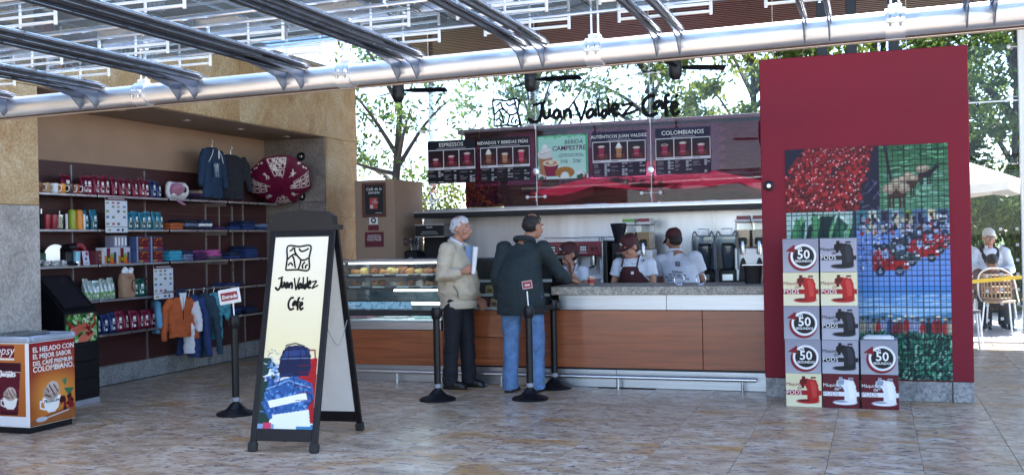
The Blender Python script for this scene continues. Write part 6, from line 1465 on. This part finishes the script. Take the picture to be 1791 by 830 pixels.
def polo_collar(t, nk):
    n = Vv(nk)
    obj('polo_collar', remesh(MB().tube(smooth_path([tuple(n + Vv(p)) for p in ((-.03, -.1, -.05), (-.075, -.05, -.005), (-.06, .045, .03), (.06, .045, .03), (.075, -.05, -.005), (.03, -.1, -.05))]), .017, 10), .007, 2), 'polo_white', t)
G1 = dict(pel=(0, .04, .86), waist=(0, .01, 1.0), chest=(0, -.06, 1.18), neck=(0, -.09, 1.31), head=(.01, -.14, 1.455), shL=(.16, -.07, 1.27), elL=(.2, -.12, 1.08), wrL=(.12, -.26, 1.24), shR=(-.16, -.07, 1.27), elR=(-.2, -.16, 1.06), wrR=(-.1, -.36, 1.14), hpL=(.09, .04, .84), hpR=(-.09, .04, .84), knL=(.1, 0, .47), knR=(-.1, 0, .47))
g1 = person('capped girl with raised hand serving the man in green, white polo and maroon apron', (-3.12, 10.98, -.15), R(-14), G1, hyaw=R(-22), hpitch=R(8), scale=.985, hair=('tied', 'hair_black'),
    top=dict(m='polo_white', bulk=.9, hem=.86, sleeve=.62, amp=.006, name='polo_shirt'), legs=dict(m='trousers_dark', bulk=.95), hands={'L': dict(d=(.0, -.1, 1), n=(-.6, -.7, 0), grip=.25), 'R': dict(n=(0, 0, -1), grip=.3)})
cap_on(g1, G1['head'], R(-22), R(8)); apron(g1, G1); polo_collar(g1, G1['neck'])
G2 = dict(pel=(0, .04, .9), waist=(0, .01, 1.05), chest=(0, -.05, 1.24), neck=(0, -.07, 1.37), head=(-.015, -.13, 1.50), shL=(.18, -.05, 1.32), elL=(.23, -.08, 1.1), wrL=(.06, -.28, 1.06), shR=(-.18, -.05, 1.32), elR=(-.23, -.08, 1.1), wrR=(-.05, -.28, 1.07), hpL=(.09, .04, .88), hpR=(-.09, .04, .88))
g2_ = person('capped girl looking down at her hands, white polo and maroon apron', (-2.44, 11.05, -.15), R(-12), G2, hyaw=R(-28), hpitch=R(24), scale=1.0, hair=('tied', 'hair_black'),
    top=dict(m='polo_white', bulk=.95, hem=.9, sleeve=.62, amp=.006, name='polo_shirt'), legs=dict(m='trousers_dark', bulk=.95), hands={'L': dict(n=(0, 0, 1), grip=.4), 'R': dict(n=(0, 0, 1), grip=.4)})
cap_on(g2_, G2['head'], R(-28), R(24)); apron(g2_, G2); polo_collar(g2_, G2['neck'])
G3 = dict(pel=(-.02, .06, .92), waist=(.0, .02, 1.07), chest=(.05, -.08, 1.28), neck=(.1, -.13, 1.42), head=(.14, -.2, 1.56), shL=(.25, -.1, 1.34), elL=(.3, -.2, 1.1), wrL=(.2, -.4, 1.06), shR=(-.13, -.06, 1.37), elR=(-.2, -.12, 1.12), wrR=(-.14, -.34, 1.05))
g3_ = person('man in white polo with printed back, working at the back counter', (-2.03, 11.55, -.15), R(178), G3, hyaw=R(42), hpitch=R(14), skin='skin_b', hair=('short', 'hair_black'),
    top=dict(m='polo_white', bulk=1.08, hem=.88, sleeve=.66, amp=.007, name='polo_shirt'), legs=dict(m='trousers_dark', bulk=1.))
cap_on(g3_, G3['head'], R(42), R(14)); polo_collar(g3_, G3['neck'])
bt = text_mesh('trabajo\nen la tienda\nde los cafeteros\ncolombianos', .042, bold=.0006)
q = obj('back_print', bt, mat('ink_dark', (.05, .03, .06), .7), g3_); q.matrix_local = Matrix.Translation((.03, .128, 1.2)) @ Matrix.Rotation(PI, 4, 'Z') @ Matrix.Rotation(R(-7), 4, 'X') @ Matrix.Rotation(R(5), 4, 'Y')
q = obj('back_emblem', strokes(EMBLEM, .006, .002, .045, .045), 'ink_dark', g3_); q.matrix_local = Matrix.Translation((.055, .1, 1.275)) @ Matrix.Rotation(PI, 4, 'Z')
# ================================================================== terrace outside the glass
def chair(label, loc, rz, seatm):
    t = E('bistro_chair', label, 'chair', loc, rz, 'bistro chairs on the terrace')
    obj('seat', MB().loft([((0, 0, .43), (.2, .2)), ((0, 0, .455), (.215, .21)), ((0, 0, .46), (.2, .2))], 24, pw=3.4), seatm, t)
    bk = MB()
    for i in range(9):
        a = -.9 + 1.8 * i / 8; bk.tube([(.24 * math.sin(a), .05 + .18 * math.cos(a), .5), (.235 * math.sin(a), .08 + .2 * math.cos(a), .84)], .011, 6)
    for z in (.5, .58, .66, .74, .82): bk.tube([(.238 * math.sin(-.9 + 1.8 * i / 10), .05 + (z - .5) * .08 + .19 * math.cos(-.9 + 1.8 * i / 10), z) for i in range(11)], .012, 6)
    obj('woven_back', bk, seatm, t)
    obj('frame', MB().tube(smooth_path([(.24, -.1, .44), (.25, .08, .55), (.22, .22, .8), (.12, .29, .9), (0, .31, .92), (-.12, .29, .9), (-.22, .22, .8), (-.25, .08, .55), (-.24, -.1, .44)]), .012, 8), 'white_metal', t)
    for sx in (-1, 1):
        obj('leg', MB().tube([(sx * .17, -.17, .44), (sx * .21, -.21, 0)], .012, 8), 'white_metal', t); obj('leg', MB().tube([(sx * .16, .17, .44), (sx * .2, .25, 0)], .012, 8), 'white_metal', t)
    return t
mat('rattan', (.3, .2, .12), .6, 0, .5, 60); mat('rattan_dark', (.05, .04, .04), .6, 0, .4, 60)
chair('rattan-backed bistro chair in front of the seated man', (1.62, 16.15, 0), R(165), 'rattan')
chair('dark-backed bistro chair near the glass beside the red wall', (1.0, 14.1, 0), R(80), 'rattan_dark')
chair('bistro chair at the right edge behind the glass post', (2.16, 16.5, 0), R(-100), 'rattan')
sc2 = E('bistro_chair', 'bistro chair under the seated man with the scarf', 'chair', (1.6, 17.35, 0), 0, 'bistro chairs on the terrace')
obj('seat', MB().box(-.22, .22, -.2, .22, .42, .46, .01), 'rattan', sc2)
for sx in (-1, 1):
    for yy in (-.18, .2): obj('leg', MB().tube([(sx * .2, yy, 0), (sx * .18, yy * .9, .42)], .012, 8), 'white_metal', sc2)
obj('backrest', MB().box(-.22, .22, .2, .23, .5, .85, .01), 'rattan', sc2)
tb = E('bistro_table', 'round terrace table beside the seated man', 'table', (2.35, 15.9, 0)); obj('table_top', MB().lathe([(.001, .72), (.36, .72), (.37, .735), (.36, .75), (.001, .75)], 30), 'black_metal', tb); obj('pedestal', MB().lathe([(.22, 0), (.2, .02), (.04, .04), (.035, .72)], 20), 'black_metal', tb)
mat('yellow_tape', (.75, .5, .02), .5); mat('scarf', (.015, .016, .03), .85)
yr = E('yellow_barrier', 'yellow barrier strip crossing in front of the seated man', 'barrier', (1.2, 15.6, 0)); obj('strip', MB().box(-.2, 1.3, -.004, .004, .0, .05), 'yellow_tape', yr, (0, 0, .72), rot=(0, R(-5.5), 0), smooth=False)
for x in (-.21, 1.3): obj('post', MB().tube([(x, 0, 0), (x, 0, .78 if x < 0 else .92)], .02, 10), 'black_metal', yr)

SJ = dict(pel=(0, .05, .55), waist=(0, .04, .68), chest=(0, -.01, .9), neck=(0, -.03, 1.06), head=(0, -.07, 1.22), shL=(.19, -.02, 1.02), elL=(.25, -.12, .78), wrL=(.08, -.3, .74), shR=(-.19, -.02, 1.02), elR=(-.27, -.1, .8), wrR=(-.1, -.32, .78),
          hpL=(.1, .02, .52), knL=(.14, -.42, .5), anL=(.14, -.4, .09), hpR=(-.1, .02, .52), knR=(-.14, -.42, .5), anR=(-.14, -.4, .09))
sm = person('seated white-haired man in pale shirt and dark scarf outside on the terrace', (1.6, 17.3, 0), R(8), SJ, hpitch=R(18), scale=1.1, hair=('short', 'hair_white'), top=dict(m='polo_white', bulk=1.1, hem=.56, amp=.01, name='shirt'), legs=dict(m='trousers_dark', bulk=1.), voxel=.011)
obj('scarf', remesh(MB().tube(smooth_path([(-.05, -.15, .88), (-.09, -.1, 1.0), (-.07, .03, 1.08), (.07, .03, 1.08), (.09, -.1, 1.0), (.05, -.15, .86)]), .035, 10), .012, 2, .006, 14), 'scarf', sm)
obj('glasses', MB().tube([(.032 + .016 * math.cos(a), -.165, 1.222 + .013 * math.sin(a)) for a in [2 * PI * i / 14 for i in range(15)]], .0025, 6).tube([(-.032 + .016 * math.cos(a), -.165, 1.222 + .013 * math.sin(a)) for a in [2 * PI * i / 14 for i in range(15)]], .0025, 6).tube([(-.016, -.166, 1.225), (.016, -.166, 1.225)], .0025, 6), 'black_metal', sm)
CJ = dict(pel=(0, 0, .4), waist=(0, -.03, .52), chest=(0, -.1, .68), neck=(0, -.14, .8), head=(0, -.2, .92), shL=(.17, -.12, .77), elL=(.25, -.22, .6), wrL=(.1, -.36, .55), shR=(-.17, -.12, .77), elR=(-.25, -.22, .6), wrR=(-.1, -.36, .55), hpL=(.09, 0, .38), knL=(.13, -.3, .42), anL=(.13, -.28, .09), hpR=(-.09, 0, .38), knR=(-.13, -.3, .42), anR=(-.13, -.28, .09))
person('stooped seated person in brown and dark clothes in front of the scarfed man', (1.58, 16.75, .05), R(0), CJ, hpitch=R(40), scale=1., hair=('short', 'hair_black'), skin='skin_b', top=dict(m=mat('brown_coat', (.12, .07, .06), .85, 0, .3, 12), bulk=1.1, hem=.4, amp=.012, name='coat'), legs=dict(m='trousers_dark'), voxel=.011)
st_ = E('low_stool', 'low stool under the stooped person on the terrace', 'stool', (1.58, 16.75, 0)); obj('seat', MB().lathe([(.001, .3), (.17, .3), (.175, .32), (.17, .345), (.001, .35)], 20), 'rattan_dark', st_)
for k in range(3): obj('leg', MB().tube([(.12 * math.cos(2.1 * k), .12 * math.sin(2.1 * k), .3), (.16 * math.cos(2.1 * k), .16 * math.sin(2.1 * k), 0)], .012, 8), 'white_metal', st_)

# ---- parasols
def parasol(label, loc, r, z0, z1, m, n=8, droop=0.05, rz=0., sag=.0):
    t = E('parasol', label, 'parasol', loc, rz, 'parasols on the terrace')
    b = MB(); rings = 7; vs = []; fs = []; sub = 4; N = n * sub
    for i in range(rings + 1):
        q = i / rings
        for k in range(N):
            a = 2 * PI * k / N; seg = (k % sub) / sub; sc_ = math.cos(PI / n) / math.cos((seg - .5) * 2 * PI / n) if True else 1
            rr = r * max(.012, q) * sc_; vs.append((rr * math.cos(a), rr * math.sin(a), z1 + (z0 - z1) * (q ** (1 + sag)) - droop * q * math.sin(PI * seg)))
    for i in range(rings):
        for k in range(N): fs.append((i * N + k, i * N + (k + 1) % N, (i + 1) * N + (k + 1) % N, (i + 1) * N + k))
    base = len(vs); vs += [(x, y, z - .006) for x, y, z in vs]; fs += [tuple(i + base for i in f[::-1]) for f in fs[:]]
    for k in range(N): fs.append((rings * N + k, rings * N + (k + 1) % N, base + rings * N + (k + 1) % N, base + rings * N + k))
    b.add(vs, fs); obj('canopy', b, m, t)
    obj('valance', MB().add([(r * math.cos(PI / n) / math.cos(((k % sub) / sub - .5) * 2 * PI / n) * math.cos(2 * PI * k / N), r * math.cos(PI / n) / math.cos(((k % sub) / sub - .5) * 2 * PI / n) * math.sin(2 * PI * k / N), z0 - dz - droop * math.sin(PI * (k % sub) / sub)) for dz in (.007, .13) for k in range(N)], [(k, (k + 1) % N, N + (k + 1) % N, N + k) for k in range(N)]), m, t)
    obj('pole', MB().tube([(0, 0, 0), (0, 0, z1 + .05)], .024, 12), 'white_metal', t)
    for k in range(n): obj('rib', MB().tube([(0, 0, z1 - .04), (r * .97 * math.cos(2 * PI * k / n), r * .97 * math.sin(2 * PI * k / n), z0 - .015)], .009, 6), 'dark_wood', t)
    return t
mat('canvas_white', (.72, .7, .66), .85, 0, .05); mat('canvas_red', (.24, .012, .04), .8, 0, .1)
parasol('white parasol behind the red wall shading the seated man', (.75, 17.9, 0), 1.55, 2.17, 2.78, 'canvas_white', 8)
parasol('small white parasol far off at the right edge', (4.6, 25.5, 0), 1.5, 2.3, 2.9, 'canvas_white', 8, rz=.3)
rp_ = parasol('dark red parasol with white lettering seen through the glass under the menus', (-3.7, 18.8, 0), 2.35, 2.3, 2.86, 'canvas_red', 6, .1, .25)
lw = strokes(SCRIPT_A, .09, .012, .2, .5, -.8, 0); q = obj('lettering', lw, 'white', rp_); q.matrix_local = Matrix.Rotation(-.25, 4, 'Z') @ Matrix.Translation((.0, -1.85, 2.45)) @ Matrix.Rotation(R(-76), 4, 'X')
parasol('red parasol half hidden behind the red wall', (-.9, 19.6, 0), 1.5, 2.0, 2.5, 'canvas_red', 6, .09)

# ---- pavilion behind the tinted film
pv = E('garden_pavilion', 'low pavilion with brick end and pale blue wall behind the glass', 'building', (-5.34, 22, 0)); pv.scale = (1, 1, 1.11)
mat('pav_blue', (.36, .42, .56), .8, 0, .06, 1.5); mat('pav_dark', (.07, .05, .06), .7, 0, .3, 2); mat('pav_brick', (.26, .13, .1), .85, 0, .25, 6); mat('pav_trim', (.5, .5, .52), .7)
obj('wall', MB().box(-3.4, 2.3, 0, 3, 0, 3.42), 'pav_dark', pv, smooth=False)
for x0, x1, z0 in ((-2.4, -1.75, 2.4), (-.95, .6, 1.6), (.605, 2.3, 1.6)): obj('blue_wall', MB().box(x0, x1, -.03, .0, z0, 3.44), 'pav_blue', pv, smooth=False)
bw = MB().box(2.302, 5.4, -.05, 3, 0, 3.42); bo_ = obj('brick_wing', bw, 'pav_trim', pv, smooth=False)
bkm = MB().box(0, .235, -.012, .0, 0, .075, .003).mesh('brick', False); bkm.materials.append(MATS['pav_brick'])
for r_ in range(17):
    for k in range(11):
        x = 2.31 + k * .245 + (.12 if r_ % 2 else 0)
        if x + .235 < 5.42 - .02 + .02: obj('brick', bkm, None, bo_, (x, -.051, 1.98 + r_ * .085))
obj('roof_edge', MB().box(-3.5, 5.5, -.2, 3.1, 3.45, 3.55, .01), 'pav_dark', pv, smooth=False)
for i in range(3): w_ = obj('window', MB().box(-3.2 + i * .0 + .02 * i, -2.55, -.04, -.001, 2.4, 3.2) if i == 0 else MB().box(-1.6 + (i - 1) * .55, -1.15 + (i - 1) * .55, -.04, -.001, 2.3, 3.2), 'pav_trim', pv, smooth=False); obj('pane', MB().box(-3.14, -2.61, -.05, -.041, 2.45, 3.15) if i == 0 else MB().box(-1.56 + (i - 1) * .55, -1.19 + (i - 1) * .55, -.05, -.041, 2.35, 3.15), mat('dark_pane', (.02, .02, .03), .1), w_, smooth=False)
hw = tag(obj('red_terrace_wall', MB().box(-5.6, 3.2, 0, .2, 0, 2.0, .01), mat('terrace_red', (.2, .02, .045), .8, 0, .15, 2), None, (-2.6, 20.9, 0), smooth=False), 'long low dark red wall behind the parasols', 'wall')
# ---- trees
mat('bark', (.045, .035, .028), .9, 0, .4, 12, .6, 30)
def leaf_mat(name, c0, c1):
    m = bpy.data.materials.new(name); m.use_nodes = True; t = m.node_tree; n = t.nodes; L = t.links; n.clear()
    geo = n.new('ShaderNodeNewGeometry'); x = n.new('ShaderNodeTexNoise'); x.inputs['Scale'].default_value = 1.6; x.inputs['Detail'].default_value = 6; L.new(geo.outputs['Position'], x.inputs['Vector'])
    r_ = n.new('ShaderNodeValToRGB'); r_.color_ramp.elements[0].position = .35; r_.color_ramp.elements[1].position = .65; r_.color_ramp.elements[0].color = c0 + (1,); r_.color_ramp.elements[1].color = c1 + (1,); L.new(x.outputs[0], r_.inputs[0])
    d = n.new('ShaderNodeBsdfPrincipled'); d.inputs['Roughness'].default_value = .45; tl = n.new('ShaderNodeBsdfTranslucent'); mx = n.new('ShaderNodeMixShader'); mx.inputs[0].default_value = .55; o = n.new('ShaderNodeOutputMaterial')
    L.new(r_.outputs[0], d.inputs['Base Color']); L.new(r_.outputs[0], tl.inputs[0]); L.new(d.outputs[0], mx.inputs[1]); L.new(tl.outputs[0], mx.inputs[2]); L.new(mx.outputs[0], o.inputs[0]); MATS[name] = m
leaf_mat('leaf_a', (.035, .075, .012), (.11, .17, .03)); leaf_mat('leaf_b', (.05, .085, .025), (.12, .17, .06)); leaf_mat('leaf_c', (.06, .1, .012), (.19, .22, .03))
def leaves(centres, n_per, spread, size, seed):
    g = np.random.default_rng(seed); k = len(centres) * n_per
    c = np.repeat(np.array(centres, float), n_per, 0) + g.normal(0, 1, (k, 3)) * spread * np.repeat(g.uniform(.35, 1.15, (len(centres), 1)), n_per, 0) * np.array([1, 1, .7])
    a = g.normal(0, 1, (k, 3)); a /= np.linalg.norm(a, axis=1)[:, None]; b = np.cross(a, g.normal(0, 1, (k, 3))); b /= np.linalg.norm(b, axis=1)[:, None]
    s = size * g.uniform(.5, 1.5, (k, 1)); v = np.stack([c - a * s, c - b * s * .42, c + a * s, c + b * s * .42], 1).reshape(-1, 3)
    me = bpy.data.meshes.new('crown'); me.vertices.add(k * 4); me.vertices.foreach_set('co', v.reshape(-1)); me.loops.add(k * 4); me.loops.foreach_set('vertex_index', np.arange(k * 4)); me.polygons.add(k)
    me.polygons.foreach_set('loop_start', np.arange(k) * 4); me.polygons.foreach_set('loop_total', np.full(k, 4)); me.update(calc_edges=True); return me
def tree(label, loc, h, r, lm, seed, cl_n=90, per=90, base=.35, size=.07, spread=.28, lean=0.):
    g = random.Random(seed); t = E('tree', label, 'tree', loc, 0, 'trees behind the glass'); b = MB(); cs = []
    top = Vv((lean, 0, h * .85)); b.tube(smooth_path([(0, 0, 0), (lean * .2 + g.uniform(-.1, .1), .05, h * .3), (lean * .6 + g.uniform(-.15, .15), 0, h * .6), tuple(top)], 4), [.11 * h / 5 * (1 - .85 * i / 12) for i in range(13)], 10)
    for k in range(11):
        z = h * g.uniform(base * .7, .8); a = g.uniform(0, 2 * PI); s = r * g.uniform(.55, .95); p0 = Vv((lean * z / h, 0, z)); p2 = p0 + Vv((math.cos(a) * s, math.sin(a) * s, h * g.uniform(.08, .28))); p1 = p0.lerp(p2, .5) + Vv((0, 0, g.uniform(-.1, .2)))
        b.tube(smooth_path([tuple(p0), tuple(p1), tuple(p2)], 4), [.045 * h / 5 * (1 - .85 * i / 8) for i in range(9)], 7)
        for q in range(3): f = g.uniform(.4, 1.); e = p0.lerp(p2, f) + Vv((g.uniform(-.6, .6), g.uniform(-.6, .6), g.uniform(-.3, .5))); b.tube([tuple(p0.lerp(p2, f * .8)), tuple(e)], [.014, .005], 5); cs.append(tuple(e))
        cs.append(tuple(p2))
    while len(cs) < cl_n:
        u, v_, w = (g.gauss(0, 1) for _ in range(3)); l = math.sqrt(u * u + v_ * v_ + w * w); f = g.uniform(.45, 1.) ** .5
        cs.append((lean * .7 + r * f * u / l, r * f * v_ / l, h * (base + (1 - base) * .5) + h * (1 - base) * .5 * f * w / l))
    obj('trunk', b, 'bark', t); obj('crown', leaves(cs, per, spread, size, seed), lm, t); return t
tree('slender backlit tree with dark trunk left of the ESPRESSOS board', (-9.9, 20.6, 0), 6.8, 2.1, 'leaf_a', 3, 62, 48, .3, .07, .3, .3)
tree('loose leafy tree above the shop emblem', (-8.9, 27.5, 0), 8.2, 2.2, 'leaf_b', 5, 62, 50, .42, .085, .34)
tree('tall airy tree behind the middle of the shop name', (-5.9, 28.5, 0), 9.2, 2.3, 'leaf_b', 8, 66, 50, .36, .085, .36)
tree('yellow-green bushy tree left of the red wall top', (-2.9, 27.0, 0), 8.2, 2.5, 'leaf_c', 12, 150, 85, .3, .085, .34)
tree('dense tree behind the red wall', (.2, 27.0, 0), 9.0, 2.7, 'leaf_c', 15, 150, 90, .2, .085, .34)
tree('dense dark tree at the right edge behind the white parasol', (2.8, 24.2, 0), 8.4, 2.4, 'leaf_a', 19, 230, 110, .08, .08, .3)
tree('leafy tree at the far right behind the terrace', (5.4, 25.5, 0), 7.8, 2.5, 'leaf_a', 23, 200, 100, .08, .08, .3)
def shrub(label, loc, sx, sz, lm, seed, n=70):
    g = random.Random(seed); cs = [(g.uniform(-sx, sx), g.uniform(-.35, .35), g.uniform(.15, sz)) for _ in range(n)]
    t = E('hedge_shrub', label, 'hedge', loc, 0, 'hedges behind the glass'); b = MB()
    for k in range(5): b.tube([(g.uniform(-sx, sx) * .5, 0, 0), (g.uniform(-sx, sx), g.uniform(-.2, .2), sz * .8)], [.03, .01], 6)
    obj('stems', b, 'bark', t); obj('foliage', leaves(cs, 90, .22, .05, seed), lm, t)
shrub('pale clipped hedge below the ESPRESSOS board', (-8.7, 19.3, 0), 1.5, 2.55, 'leaf_c', 31, 110)
shrub('low hedge right of the pavilion under the red wall edge', (1.6, 20.2, 0), 1.2, 2.2, 'leaf_a', 33, 90)
shrub('wide hedge behind the seated man', (3.0, 20.8, 0), 2.0, 2.0, 'leaf_b', 35, 130)
# ------------------------------------------------------------------ link everything
for o in PENDING: C.objects.link(o)
